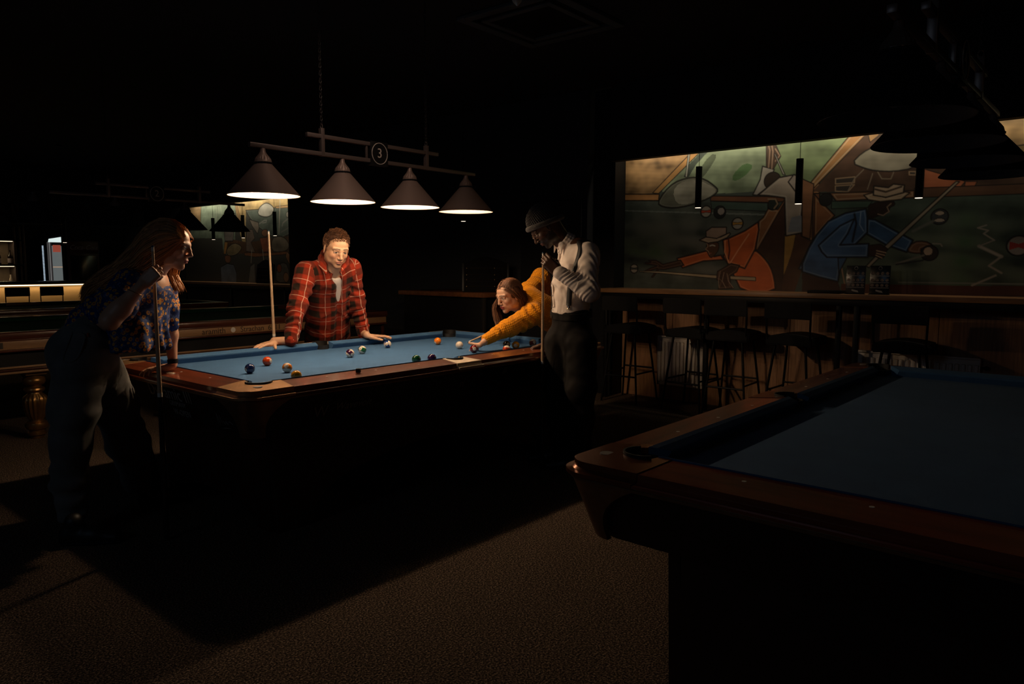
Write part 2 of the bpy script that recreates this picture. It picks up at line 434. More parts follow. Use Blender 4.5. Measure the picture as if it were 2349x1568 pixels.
def hand_sdf(s, wrist, fdir, dors, thumb_side, sc=1.0, curl=(0.3, 0.3, 0.2), spread=0.08, thumb=(0.6, 0.3, 0.3), curls=None, k=0.004, arm=None, fat=1.0):
    """wrist point, direction to knuckles, back-of-hand normal, +1/-1 thumb side; returns finger tip points"""
    f = nrm(fdir); n = nrm(np.asarray(dors, float)-np.dot(dors, f)*f); t = np.cross(f, n)*thumb_side
    w = np.asarray(wrist, float)
    palm = 0.088*sc
    for (o, r) in ((0.026, 0.0135), (0.009, 0.0145), (-0.009, 0.0140), (-0.026, 0.0125)):
        s.cone(w+t*o*0.62*sc, w+f*palm+t*o*sc, r*sc*0.98, r*sc*0.80, 0.012*sc)
    s.ell(w+f*0.035*sc+t*0.024*sc-n*0.006*sc, v3(0.032, 0.015, 0.017)*sc, np.stack([f, t, n], 1), 0.012*sc)
    s.ell(w+f*0.040*sc-t*0.026*sc-n*0.004*sc, v3(0.034, 0.010, 0.013)*sc, np.stack([f, t, n], 1), 0.012*sc)
    tips = []
    fl = ((0.027, 0.043, 0.026, 0.021, 0.0092), (0.009, 0.047, 0.030, 0.022, 0.0094), (-0.009, 0.043, 0.028, 0.022, 0.0088), (-0.026, 0.034, 0.020, 0.019, 0.0078))
    for i, (o, l1, l2, l3, r) in enumerate(fl):
        c = curls[i] if curls else curl; r *= sc*fat
        p = w+f*(palm-0.004*abs(i-1))*sc+t*o*sc; a = 0; sp = spread*(1.5-i)
        d0 = nrm(f+t*sp)
        for j, l in enumerate((l1, l2, l3)):
            a += c[j]; d = d0*math.cos(a)-n*math.sin(a); q = p+d*l*sc
            s.cone(p, q, r*(1.06-0.08*j), r*(0.98-0.10*j), k*sc)
            p = q
        tips.append(p)
    # thumb: leaves the side of the palm near the base
    p = w+f*0.022*sc+t*0.026*sc-n*0.008*sc
    a, b, c = thumb
    d = nrm(f*math.cos(a)+t*math.sin(a)*1.0-n*b)
    q = p+d*0.040*sc; s.cone(p, q, 0.0150*sc, 0.0118*sc, 0.008*sc); p = q
    d = nrm(d+(-t)*c*0.7-n*c*0.4); q = p+d*0.030*sc; s.cone(p, q, 0.0112*sc, 0.0100*sc, k*sc); p = q
    d = nrm(d+(-t)*c*0.6-n*c*0.3); q = p+d*0.024*sc; s.cone(p, q, 0.0102*sc, 0.0082*sc, k*sc); tips.append(q)
    return tips

# ------------------------------------------------------------------ room
m_dark = mat('dark_wall_paint', (0.022, 0.024, 0.030), 0.85, bump=(40, 0.1))
m_ceil = mat('black_ceiling_paint', (0.012, 0.012, 0.014), 0.9)
m_carpet = mat('carpet', (0.20, 0.155, 0.12), 0.98, spec=0.05, noise=(260, 0.8), bump=(330, 1.0, 0.02), sheen=0.0)
nt = m_carpet.node_tree; _n = nt.nodes.new('ShaderNodeTexNoise'); _n.inputs['Scale'].default_value = 130; _n.inputs['Detail'].default_value = 6; _n.inputs['Roughness'].default_value = 0.75
_c = nt.nodes.new('ShaderNodeTexCoord'); nt.links.new(_c.outputs['Object'], _n.inputs['Vector']); _r_ = nt.nodes.new('ShaderNodeValToRGB'); _e = _r_.color_ramp.elements
_e[0].position = 0.42; _e[0].color = (0.025, 0.019, 0.016, 1); _e[1].position = 0.62; _e[1].color = (0.66, 0.47, 0.34, 1); nt.links.new(_n.outputs['Fac'], _r_.inputs['Fac'])
_e2 = _e.new(0.52); _e2.color = (0.155, 0.112, 0.084, 1); nt.links.new(_r_.outputs['Color'], nt.nodes['Principled BSDF'].inputs['Base Color'])
t = thing('unseen_spot', 'small unseen ceiling spot added to light the hanging lamp, out of the picture', 'spotlight', (-0.75, -1.05, 3.2)); MB().cyl((0, 0, -0.10), (0, 0, 0), 0.05, n=16, cap=False).build('housing', mat('spot_housing', (0.02, 0.02, 0.02), 0.5), t)
m_panel = mat('wood_panel', (0.42, 0.21, 0.10), 0.5, noise=(5, 0.35), stretch=(1, 14, 0.7), bump=(9, 0.1))
m_oak = mat('worktop_wood', (0.34, 0.17, 0.075), 0.45, noise=(4, 0.35), stretch=(6, 0.8, 6), spec=0.5)
m_black = mat('black_metal', (0.006, 0.006, 0.007), 0.5, spec=0.2)
m_blackm = mat('black_plastic', (0.007, 0.007, 0.008), 0.6, spec=0.2)
def wall(name, x0, x1, y0, y1, z0, z1, m): return struct(MB().box(x0, x1, y0, y1, z0, z1).build(name, m, smooth=False))
wall('floor', -7, 3.7, -8, 12.3, -0.1, 0, m_carpet)
wall('ceiling', -7, 3.7, -8, 12.3, 3.20, 3.3, m_ceil)
wr = wall('wall_right', 3.6, 3.7, -8, 12.3, 0, 3.2, m_dark)
wall('wall_back', -7, 3.6, 12.2, 12.3, 0, 3.2, m_dark)
wall('wall_left', -7.1, -7, -8, 12.3, 0, 3.2, m_dark)
wall('wall_front', -7, 3.6, -8.1, -8, 0, 3.2, m_dark)
# partition that carries the L-shaped ledge and hides the service room
wp = wall('wall_partition', 3.28, 3.599, 0.60, 6.25, 0, 3.199, m_dark)
struct(MB().box(3.40, 3.599, 0.335, 0.599, 0, 3.199).build('trim_1', m_blackm, smooth=False))
# soffit with the hidden light strip above each mural
def soffit(name, y0, y1):
    o = struct(MB().box(3.30, 3.335, y0, y1, 2.445, 3.199).box(3.335, 3.40, y0, y1, 2.445, 2.475).build(name, m_ceil, smooth=False))
    return o
soffit('trim_2', -7.5, 0.334); soffit('trim_3', 6.251, 11.0)
m_led = mat('led_warm', (1, 0.8, 0.5), 0.5, emis=((1.0, 0.82, 0.52), 1.6))
for nm, y0, y1, lab, e in (('light_strip', -5.2, 0.25, 'warm strip light hidden above the big painted wall over the stools', 9.0), ('light_strip', 6.35, 10.0, 'warm strip light hidden above the far painted wall behind the green table', 9.0)):
    o = MB().box(3.345, 3.375, y0, y1, 2.476, 2.488).build(nm, m_led, smooth=False)
    tag(o, lab, 'light strip', 'hidden strip lights above the murals')
    _z = Vector((-0.62, 0, 0.78)); _mx = Matrix((Vector((0, 1, 0)), _z.cross(Vector((0, 1, 0))), _z)).transposed(); light('strip_glow', 'AREA', (3.43, (y0+y1)/2, 2.545), e, (1.0, 0.86, 0.62), (abs(y1-y0), 0.03), _mx.to_euler())
# wood cladding under the ledge: panels with open joints
y = 0.325; i = 0
while y > -5.0:
    MB().box(3.572, 3.599, y-0.596, y, 0.0, 1.09, 0.002).build('panel', m_panel, wr, smooth=False); y -= 0.60
# wall ledge (long counter)
def ledge(label, y0, y1, x0=3.20, zt=1.145, th=0.042):
    t = thing('wall_counter', label, 'counter', (0, 0, 0))
    MB().box(x0, 3.571 if y1 < 1 else 3.599, y0, y1, zt-th, zt, 0.004).build('counter_top', m_oak, t)
    MB().box(x0+0.03, x0+0.06, y0+0.02, y1-0.02, zt-th-0.055, zt-th, 0.002).build('rail', m_black, t)
    return t
lg = ledge('long brown wooden counter under the big painted wall', -4.8, 0.385)
for yy in (0.33, -0.80, -1.99, -2.13, -3.4):
    MB().box(3.24, 3.28, yy-0.02, yy+0.02, 0.0, 1.10, 0.003).build('leg', m_black, lg)
lg2 = ledge('long narrow counter below the far painted wall behind the green table', 6.3, 11.6, 3.30, 1.075)
for yy in (6.5, 8.2, 9.9): MB().box(3.33, 3.37, yy-0.02, yy+0.02, 0.0, 1.03, 0.003).build('leg', m_black, lg2)
# box-shaped ledge with the scoreboard
t = thing('corner_counter', 'brown corner counter on a dark cabinet behind the far end of the table', 'counter')
MB().box(2.56, 3.279, 1.42, 2.82, 1.035, 1.085, 0.004).build('counter_top', mat('corner_wood', (0.24, 0.085, 0.03), 0.45, noise=(4, 0.4), stretch=(1, 6, 6)), t)
MB().box(2.62, 3.27, 1.48, 2.78, 0.0, 1.034, 0.004).build('cabinet', m_blackm, t)
MB().box(2.58, 2.615, 1.44, 1.475, 0, 1.034, 0.002).build('post', mat('steel_dark', (0.08, 0.07, 0.06), 0.4, metal=0.8), t)
m_brass = mat('brass', (0.45, 0.30, 0.12), 0.25, metal=1.0)
def scoreboard(label, M):
    t = thing('scoreboard', label, 'scoreboard'); t.matrix_world = M
    w, h = 0.50, 0.40
    pts = [(-w/2, 0), (w/2, 0), (w/2, h*0.80), (w*0.36, h*0.86), (w*0.2, h*0.95), (0, h), (-w*0.2, h*0.95), (-w*0.36, h*0.86), (-w/2, h*0.80)]
    MB().prism(pts, -0.012, 0.012, 'y', 0.002).build('back_board', mat('scoreboard_wood', (0.005, 0.004, 0.004), 0.7, spec=0.1), t)
    for s in (-1, 1): MB().box(s*w/2-0.012, s*w/2+0.012, -0.024, -0.012, 0.005, h*0.80, 0.002).build('side_rail', mat('frame_edge', (0.008, 0.008, 0.009), 0.5), t)
    for k, z in enumerate((0.06, 0.135, 0.19, 0.265)):
        MB().cyl((-w/2+0.03, -0.022, z), (w/2-0.03, -0.022, z), 0.0018, n=8).build('brass_rail', mat('brass_dull', (0.10, 0.07, 0.04), 0.35, metal=1.0), t)
        for q in (-0.21, 0.10): MB().box(q-0.006, q+0.006, -0.030, -0.016, z-0.008, z+0.008, 0.002).build('slider', MATS['brass_dull'], t)
    for k in range(4): MB().box(-w/2+0.03, w/2-0.03, -0.0165, -0.012, 0.03+k*0.08-0.002, 0.03+k*0.08+0.014, 0.0).build('score_strip', mat('score_strip', (0.007, 0.006, 0.006), 0.7, spec=0.1), t)
    return t
def place(origin, yaw, pitch=0.0): return Matrix.Translation(origin) @ Matrix.Rotation(yaw, 4, 'Z') @ Matrix.Rotation(pitch, 4, 'X')
scoreboard('black wooden scoreboard with brass rails leaning above the corner counter', place((2.80, 1.62, 1.086), math.radians(-47), math.radians(-12)))
scoreboard('dark scoreboard with brass rails in front of the far painted wall', place((3.42, 7.22, 1.076), math.radians(-90), math.radians(-6)))
# dark door with brass handle beside the long counter
t = struct(MB().box(3.255, 3.279, 0.66, 1.50, 0.003, 2.08, 0.004).build('door_1', mat('door_black', (0.012, 0.013, 0.017), 0.5), smooth=False))
h = MB().cyl((3.254, 0.72, 1.02), (3.20, 0.72, 1.02), 0.010).cyl((3.205, 0.72, 1.02), (3.205, 0.83, 1.02), 0.008).box(3.249, 3.254, 0.695, 0.745, 0.94, 1.08, 0.002).build('door_handle', m_brass, t)
# pendants: slim black tubes
m_glow = mat('pendant_glow', (1, 0.8, 0.6), 0.5, emis=((1.0, 0.80, 0.62), 1.6))
def pendant(x, y, zb, label, L=0.37, top=3.2, r=0.029):
    t = thing('pendant_lamp', label, 'pendant lamp', (x, y, zb), group='slim black tube pendants')
    b = MB().cyl((0, 0, 0), (0, 0, L), r, n=20).build('tube_shade', m_blackm, t)
    MB().cyl((0, 0, -0.0035), (0, 0, 0.001), r*0.9, n=20).build('diffuser', m_glow, t)
    MB().cyl((0, 0, L), (0, 0, top-zb-0.02), 0.0025, n=6).build('cable', m_black, t)
    MB().cyl((0, 0, top-zb-0.02), (0, 0, top-zb), 0.045, n=16).build('ceiling_rose', m_blackm, t)
    return t
for (x, y, z, lab) in ((3.12, -0.75, 1.91, 'slim black pendant hanging above the orange painted player'), (3.12, -1.663, 1.897, 'slim black pendant hanging between the two painted players'), (3.12, -2.568, 1.893, 'slim black pendant hanging beside the hat of the blue painted player')):
    pendant(x, y, z, lab)
light('pendant_spot', 'SPOT', (3.12, -0.75, 1.90), 0.5, WARM, 0.02, (0, 0, 0), spot_size=1.3, spot_blend=0.5)
light('pendant_spot', 'SPOT', (3.12, -1.663, 1.89), 0.5, WARM, 0.02, (0, 0, 0), spot_size=1.3, spot_blend=0.5)
light('pendant_spot', 'SPOT', (3.12, -2.568, 1.885), 0.5, WARM, 0.02, (0, 0, 0), spot_size=1.3, spot_blend=0.5)
for p, lab in (((3.200, 8.472, 1.826), 'slim black pendant before the far painted wall, nearest the fair-haired woman'), ((3.200, 7.472, 1.833), 'slim black pendant before the far painted wall, between its two neighbours'), ((3.200, 6.506, 1.844), 'slim black pendant before the far painted wall, nearest the upright cue'), ((2.900, 2.059, 1.884), 'slim black pendant above the corner counter'), ((0.965, 8.800, 1.725), 'small black pendant in front of the lit fridge at the bar')):
    pendant(*p, lab)
# ceiling: air conditioner, spotlight
m_ac = mat('grey_plastic', (0.055, 0.065, 0.07), 0.7)
t = thing('air_conditioner', 'square four-way air conditioner set in the black ceiling', 'air conditioner', (1.27, -0.37, 3.2))
t.rotation_euler = (0, 0, 0.02)
fr = MB()
for s in (-1, 1): fr.box(s*0.45-0.09, s*0.45+0.09 if s < 0 else 0.45, -0.45, 0.45, -0.03, -0.001, 0.006) if False else None
for a, b, c, d in ((-0.45, 0.45, 0.37, 0.45), (-0.45, 0.45, -0.45, -0.37), (-0.45, -0.37, -0.37, 0.37), (0.37, 0.45, -0.37, 0.37)): fr.box(a, b, c, d, -0.03, -0.001, 0.006)
fr.build('frame', m_ac, t)
for a, b, c, d in ((-0.30, 0.30, 0.335, 0.355), (-0.30, 0.30, -0.355, -0.335), (-0.355, -0.335, -0.30, 0.30), (0.335, 0.355, -0.30, 0.30)):
    MB().box(a, b, c, d, -0.022, -0.004, 0.002).build('louvre', m_blackm, t)
fr = MB()
for a, b, c, d in ((-0.32, 0.32, 0.27, 0.32), (-0.32, 0.32, -0.32, -0.27), (-0.32, -0.27, -0.27, 0.27), (0.27, 0.32, -0.27, 0.27)): fr.box(a, b, c, d, -0.034, -0.004, 0.005)
fr.build('inner_frame', m_ac, t)
MB().box(-0.27, 0.27, -0.27, 0.27, -0.02, -0.004, 0.003).build('intake_grille', m_blackm, t)
p = (0.516, -0.774, 3.020)
t = thing('ceiling_spotlight', 'small unlit glass spotlight at the top edge beside the air conditioner', 'spotlight', (p[0], p[1], 3.2))
MB().lathe([(0.0, 0), (0.045, 0), (0.045, -0.02), (0.03, -0.025), (0.03, -0.05), (0.0, -0.05)], n=20).build('base', m_blackm, t)
MB().lathe([(0.055, -0.05), (0.058, -0.06), (0.05, -0.12), (0.025, -0.165), (0.004, -0.185), (0.0, -0.186)], n=20).build('glass_cup', mat('smoky_glass', (0.25, 0.24, 0.23), 0.15, spec=0.8), t)

# radiators
m_rad = mat('radiator_enamel', (0.85, 0.76, 0.68), 0.4)
def radiator(label, y0, y1, z0, z1, n):
    t = thing('radiator', label, 'radiator', (3.535, (y0+y1)/2, z0))
    w = abs(y1-y0); h = z1-z0
    MB().box(-0.010, 0.030, -w/2, w/2, 0, h, 0.004).build('body', m_rad, t)
    MB().box(-0.030, 0.034, -w/2, w/2, h-0.012, h+0.004, 0.002).build('top_grille', m_rad, t)
    for s in (-1, 1): MB().box(-0.028, 0.034, s*w/2-0.004, s*w/2+0.004, 0, h, 0.002).build('side_cover', m_rad, t)
    p = w/n
    for k in range(n):
        c = -w/2+p*(k+0.5)
        MB().box(-0.030, -0.008, c-p*0.36, c+p*0.36, 0.035, h-0.05, 0.008).build('rib', m_rad, t)
    MB().cyl((-0.01, -w/2-0.03, h-0.07), (-0.01, -w/2-0.004, h-0.07), 0.010, n=10).sph((-0.01, -w/2-0.045, h-0.07), 0.018, 8).build('valve', m_blackm, t)
radiator('tall white radiator behind the second bar stool', -0.655, -0.145, 0.155, 0.66, 12)
radiator('long low white radiator behind the fifth bar stool', -2.98, -2.045, 0.16, 0.655, 21)

# bar stools
m_seat = mat('black_leather', (0.006, 0.006, 0.007), 0.6, spec=0.15)
def make_stool():
    t = thing('bar_stool', 'x', 'bar stool', (0, 0, 0), 0, 'black bar stools')
    # faces +X; seat front at +x
    b = bmesh.new(); MBs = MB()
    n = 8; P = []
    for k in range(n+1):
        yy = -0.20+0.40*k/n; P.append((yy, 0.775-0.022*math.cos(yy/0.2*PI/2)*-1))
    prof = [(yy, 0.735+0.028*math.cos(yy/0.2*PI/2)) for yy in np.linspace(-0.20, 0.20, 9)]
    MB().prism([(-0.20, 0.70)]+[(0.20, 0.70)]+[(yy, zz+0.035) for yy, zz in prof[::-1]], -0.19, 0.19, 'x', 0.010).build('seat', m_seat, t)
    MB().prism([(-0.215, -0.20), (-0.20, -0.10), (-0.195, 0.0), (-0.20, 0.10), (-0.215, 0.20), (-0.235, 0.20), (-0.222, 0.10), (-0.217, 0), (-0.222, -0.10), (-0.235, -0.20)][::-1], 0.93, 1.075, 'z', 0.006).build('backrest', m_seat, t)
    for s in (-1, 1):
        MB().tube([(-0.17, s*0.175, 0.71), (-0.20, s*0.185, 0.80), (-0.215, s*0.19, 1.0)], 0.009, 8).build('back_post', m_black, t)
        for q in (-1, 1):
            MB().cyl((q*0.14, s*0.13, 0.705), (q*0.215, s*0.205, 0.0), 0.0115, 0.0095, 10).build('leg', m_black, t)
    for (za, a, b2) in ((0.27, (-0.186, -0.176), (-0.186, 0.176)), (0.33, (0.180, -0.17), (0.180, 0.17)), (0.30, (-0.184, -0.174), (0.184, -0.174)), (0.30, (-0.184, 0.174), (0.184, 0.174))):
        MB().cyl((a[0], a[1], za), (b2[0], b2[1], za), 0.009, n=8).build('footrest', m_black, t)
    return t
st = make_stool()
spots = [(3.27, 0.04, 'black bar stool at the left end of the long counter, beside the door'), (3.26, -0.665, 'black bar stool in front of the tall white radiator'), (3.27, -1.07, 'black bar stool just right of the tall white radiator'),
         (3.25, -1.65, 'black bar stool below the painted white-shirted figure, left of the double posts'), (3.25, -2.50, 'black bar stool in front of the long low radiator')]
for i, (x, y, lab) in enumerate(spots):
    o = st if i == 0 else copy_tree(st)
    o.location = (x, y, 0); o['label'] = lab; o.rotation_euler = (0, 0, (0.03, -0.04, 0.05, -0.02, 0.03, 0.0)[i])

# menu cards, tray
def menu(y, w, label, back):
    t = thing('menu_board', label, 'menu', (3.30, y, 1.1455), 0, 'menu cards on the long counter')
    t.rotation_euler = (0, math.radians(3), 0)
    MB().box(-0.003, 0.003, -w/2, w/2, 0, 0.235, 0.001).build('card', mat('menu_'+back, (0.03, 0.03, 0.033) if back == 'grey' else (0.008, 0.008, 0.009), 0.25), t)
    MB().box(-0.03, 0.03, -w/2, w/2, 0, 0.004, 0.001).build('foot', m_blackm, t)
    mp = mat('menu_photos', (0.30, 0.22, 0.18), 0.5, noise=(90, 0.7)); mt = mat('menu_print', (0.35, 0.33, 0.32), 0.5)
    for r, z in enumerate((0.172, 0.117, 0.075)):
        for c in range(4):
            yy = -w*0.36+c*w*0.24
            MB().cyl((-0.0045, yy, z), (-0.003, yy, z), 0.0125, n=14).build('dish_picture', mp, t)
        MB().box(-0.0042, -0.003, -w*0.46, w*0.46, z-0.022, z-0.018).build('caption', mt, t)
    MB().tube([(-0.0042, 0.013*math.cos(a), 0.214+0.013*math.sin(a)) for a in np.linspace(0, 2*PI, 17)[:-1]], 0.0016, 4, True).build('round_emblem', mt, t)
    MB().prism([(-0.028, 0.014), (-0.020, 0.030), (0.0, 0.034), (0.026, 0.040), (0.028, 0.028), (0.006, 0.020)], -0.0042, -0.003, 'x').build('footer_logo', mt, t)
menu(-2.095, 0.150, 'dark grey food menu card on the long counter, the left of two', 'grey')
menu(-2.28, 0.152, 'black food menu card on the long counter, the right of two', 'black')
t = thing('serving_tray', 'flat black tray lying on the long counter beside the menu cards', 'tray', (3.33, -1.86, 1.1455))
MB().box(-0.10, 0.10, -0.13, 0.13, 0, 0.008, 0.002).build('base', m_blackm, t)
tr = MB()
for a, b, c, d in ((-0.10, -0.092, -0.13, 0.13), (0.092, 0.10, -0.13, 0.13), (-0.092, 0.092, -0.13, -0.122), (-0.092, 0.092, 0.122, 0.13)): tr.box(a, b, c, d, 0.008, 0.024, 0.001)
tr.build('rim', m_blackm, t)
tag(MB().box(2.72, 2.76, 2.42, 2.60, 1.0855, 1.094, 0.002).build('remote_control', m_blackm), 'small black object lying on the corner counter left of the scoreboard', 'remote control')

# ------------------------------------------------------------------ pool tables
def wood(name, col, col2, rough=0.25, coat=0.3, st=(1, 9, 9), sc=2.5):
    return mat(name, col, rough, coat=coat, noise=(sc, 0.5), stretch=st, col2=col2, spec=0.5)
m_rail = wood('rail_wood', (0.30, 0.075, 0.030), (0.17, 0.040, 0.016), 0.34, coat=1.0)
m_railv = wood('rail_wood_cross', (0.30, 0.065, 0.026), (0.17, 0.036, 0.015), 0.34, coat=1.0, st=(9, 1, 9))
m_cloth = mat('blue_cloth', (0.050, 0.135, 0.285), 0.85, spec=0.2, bump=(500, 0.15, 0.002), sheen=0.03, noise=(7, 0.10))
MATS['blue_cloth'].node_tree.nodes['Principled BSDF'].inputs['Sheen Roughness'].default_value = 0.45
m_body = mat('cabinet_dark', (0.030, 0.012, 0.008), 0.5, noise=(3, 0.3))
m_cast = mat('casting_bronze', (0.70, 0.38, 0.18), 0.36, metal=0.6, coat=0.6, noise=(12, 0.2))
m_plate = mat('casting_light', (0.85, 0.68, 0.50), 0.40, metal=0.2)
m_post = mat('post_bronze', (0.34, 0.18, 0.09), 0.33, metal=0.6, noise=(20, 0.25))
m_pocket = mat('pocket_rubber', (0.006, 0.006, 0.007), 0.6)
m_print = mat('silver_print', (0.30, 0.28, 0.26), 0.5)
BED = 0.760; TOP = 0.802
def arc(c, r, a0, a1, n=10): return [(c[0]+r*math.cos(math.radians(a0+(a1-a0)*i/n)), c[1]+r*math.sin(math.radians(a0+(a1-a0)*i/n))) for i in range(n+1)]
def make_pool_table():
    t = thing('pool_table', 'x', 'pool table', (0, 0, 0))
    # cloth bed with pocket cut-outs
    out = []
    c = (1.300, 0.665); r = 0.062
    q1 = [(1.33, 0.665-0.09)]+[]
    def quad(sx, sy): return [(sx*x, sy*y) for x, y in [(1.332, 0.55)]+arc(c, r, -62, -208, 8)[0:]+[(1.19, 0.694)]]
    A = quad(1, 1); Bq = quad(-1, 1)[::-1]; Cq = quad(-1, -1); Dq = quad(1, -1)[::-1]
    sp = arc((0, 0.70), 0.058, 5, -185, 10); sp = [(x, min(y, 0.694)) for x, y in sp]
    sn = [(-x, -y) for x, y in sp]
    out = A+sp+Bq+Cq+sn+Dq
    MB().prism(out, BED-0.03, BED).build('cloth_bed', m_cloth, t, smooth=False)
    # cushions: lofted between mitred ends
    def cushion(L0, L1, e0, e1, M):
        prof = [(0.0, 0.7965), (0.001, 0.789), (0.016, BED+0.0005), (0.0485, BED+0.0005), (0.0485, 0.8130), (0.03, 0.8080), (0.006, 0.7995)]
        V = []; 
        for (L, e, s) in ((L0, e0, -1), (L1, e1, 1)):
            for d, z in prof: V.append(M @ Vector((L+s*e*d, d, z)))
        n = len(prof); F = [[i, (i+1) % n, n+(i+1) % n, n+i] for i in range(n)]+[list(range(n))[::-1], list(range(n, 2*n))]
        o = from_np('cushion', [tuple(v) for v in V], F, m_cloth, t, smooth=False)
    for s in (-1, 1):
        Ms = Matrix.Translation((0, s*0.635, 0)) @ (Matrix.Diagonal((1, s, 1, 1)))
        cushion(0.068, 1.185, 0.25, 1.15, Ms); cushion(-1.185, -0.068, 1.15, 0.25, Ms)
        Me = Matrix.Translation((s*1.27, 0, 0)) @ Matrix(((0, s, 0, 0), (1, 0, 0, 0), (0, 0, 1, 0), (0, 0, 0, 1)))
        cushion(-0.55, 0.55, 1.15, 1.15, Me)
    XO, YO, J, K = 1.50, 0.862, 1.19, 0.56
    OUT = lambda v: abs(v.y) > YO-0.105 and abs(v.x) < XO+1 and (abs(v.y) > YO-0.002 or abs(v.x) > XO-0.105) or abs(v.x) > XO-0.002
    # wooden rails
    def slope(o):
        for v in o.data.vertices:
            d = max(abs(v.co.y)-0.684, abs(v.co.x)-1.319, 0); v.co.z += 0.006-0.085*d
        return o
    def rail(pts, m): return slope(MB().prism(pts, TOP-0.034, TOP, 'z', bev_top=0.026, bev_sel=OUT).build('rail', m, t))
    for sy in (-1, 1):
        for sx in (-1, 1):
            pts = [(sx*0.082, sy*0.684), (sx*(J-0.003), sy*0.684), (sx*(J+0.027), sy*YO), (sx*0.112, sy*YO)]
            rail(pts, m_rail)
    for sx in (-1, 1): rail([(sx*1.319, -K+0.003), (sx*1.319, K-0.003), (sx*XO, K+0.027), (sx*XO, -K-0.027)], m_railv)
    # corner castings and side plates
    for sx in (-1, 1):
        for sy in (-1, 1):
            pts = [(J, 0.684), (1.236, 0.684)]+arc((1.300, 0.665), 0.066, 163, -72, 16)+[(1.319, K), (XO, K+0.03)]+arc((XO-0.10, YO-0.10), 0.10, 0, 90, 8)+[(J+0.03, YO)]
            o = MB().prism([(sx*x, sy*y) for x, y in pts], TOP-0.036, TOP+0.002, 'z', bev_top=0.026, bev_sel=OUT).build('corner_casting', m_cast, t); slope(o)
            MB().cyl((sx*1.36, sy*0.76, TOP-0.002), (sx*1.36, sy*0.76, TOP+0.0022), 0.022, n=16).build('emblem', m_print, o)
            # flared bronze corner post
            rings = []; b = MB()
            ncol = 22
            for i in range(8):
                z = 0.745-i*(0.745-0.560)/7; u = (0.745-z)/(0.185)
                w = 0.085+0.17*(1-u)**2.6; ins = 0.018+0.052*u; rr = 0.085
                ring = []
                pth = [(XO-ins-rr-w+0.085, YO-ins)]+arc((XO-ins-rr, YO-ins-rr), rr, 90, 0, 10)+[(XO-ins, YO-ins-rr-w+0.085)]
                pth += [(XO-ins-0.02, YO-ins-rr-w+0.085)]+arc((XO-ins-rr, YO-ins-rr), rr-0.02, 0, 90, 8)+[(XO-ins-rr-w+0.085, YO-ins-0.02)]
                rings.append([b.b.verts.new((sx*x, sy*y, z)) for x, y in pth])
            n_ = len(rings[0])
            for i in range(7):
                for k in range(n_): b.b.faces.new((rings[i][k], rings[i][(k+1) % n_], rings[i+1][(k+1) % n_], rings[i+1][k]))
            b.b.faces.new(rings[0]); b.b.faces.new(rings[-1])
            b.build('corner_post', m_post, t)
            MB().lathe([(0.056, 0.700), (0.062, 0.700), (0.062, 0.790), (0.056, 0.790), (0.056, 0.700)], (sx*1.300, sy*0.665, 0), 24).lathe([(0, 0.66), (0.057, 0.66), (0.057, 0.7005), (0, 0.7005)], (sx*1.300, sy*0.665, 0), 24).prism([(sx*x, sy*y) for x, y in arc((1.300, 0.665), 0.064, -50, 140, 16)+arc((1.300, 0.665), 0.057, 140, -50, 16)], 0.70, TOP+0.013, 'z').build('pocket', m_pocket, t)
    for sy in (-1, 1):
        pts = [(-0.078, 0.684)]+[(-x, y) for x, y in arc((0, 0.700), 0.060, -15, 195, 14)]+[(0.078, 0.684), (0.108, YO+0.001), (-0.108, YO+0.001)]
        slope(MB().prism([(x, sy*y) for x, y in pts], TOP-0.036, TOP+0.002, 'z', bev_top=0.022, bev_sel=OUT).build('side_pocket_plate', m_plate, t))
        MB().lathe([(0.054, 0.700), (0.0595, 0.700), (0.0595, 0.791), (0.054, 0.791), (0.054, 0.700)], (0, sy*0.700, 0), 24).lathe([(0, 0.66), (0.0545, 0.66), (0.0545, 0.7005), (0, 0.7005)], (0, sy*0.700, 0), 24).prism([(x, sy*y) for x, y in arc((0, 0.700), 0.0615, 0, 180, 16)+arc((0, 0.700), 0.0545, 180, 0, 16)], 0.70, TOP+0.012, 'z').build('pocket', m_pocket, t)
    # sights
    mo = mat('sight_pearl', (0.8, 0.75, 0.68), 0.3)
    for sy in (-1, 1):
        for k in (-3, -2, -1, 1, 2, 3): MB().cyl((k*0.3175, sy*0.735, TOP-0.004), (k*0.3175, sy*0.735, TOP+0.0022), 0.0065, n=12).build('sight', mo, t)
    for sx in (-1, 1):
        for k in (-1, 0, 1): MB().cyl((sx*1.37, k*0.3175, TOP-0.004), (sx*1.37, k*0.3175, TOP+0.0022), 0.0065, n=12).build('sight', mo, t)
    # cabinet: apron, dark metal band under the rails, base with arches
    MB().prism(rrect(XO-0.012, YO-0.012, 0.09), TOP-0.061, TOP-0.046, 'z', 0.005).build('rail_band', m_post, t)
    b = MB(); R0 = rrect(XO-0.05, YO-0.05, 0.07); R1 = rrect(XO-0.10, YO-0.10, 0.07)
    lo = [b.b.verts.new((x, y, 0.560)) for x, y in R1]; hi = [b.b.verts.new((x, y, 0.7545)) for x, y in R0]; n = len(R0)
    for i in range(n): b.b.faces.new((lo[i], lo[(i+1) % n], hi[(i+1) % n], hi[i]))
    b.b.faces.new(lo); b.b.faces.new(hi); b.build('apron', m_body, t)
    # base: long sides and ends with arches
    def arch(w, zt, h, inset, fl):
        pts = [(-w, zt), (w, zt), (w-fl, 0.0), (w-fl-inset, 0.0)]
        for i in range(17):
            a = i/16*PI; pts.append(((w-fl-inset-0.04)*math.cos(a), 0.02+h*math.sin(a)**0.8))
        pts += [(-(w-fl-inset), 0.0), (-(w-fl), 0.0)]; return pts
    m_base = mat('base_wood', (0.05, 0.018, 0.011), 0.45, noise=(3, 0.3))
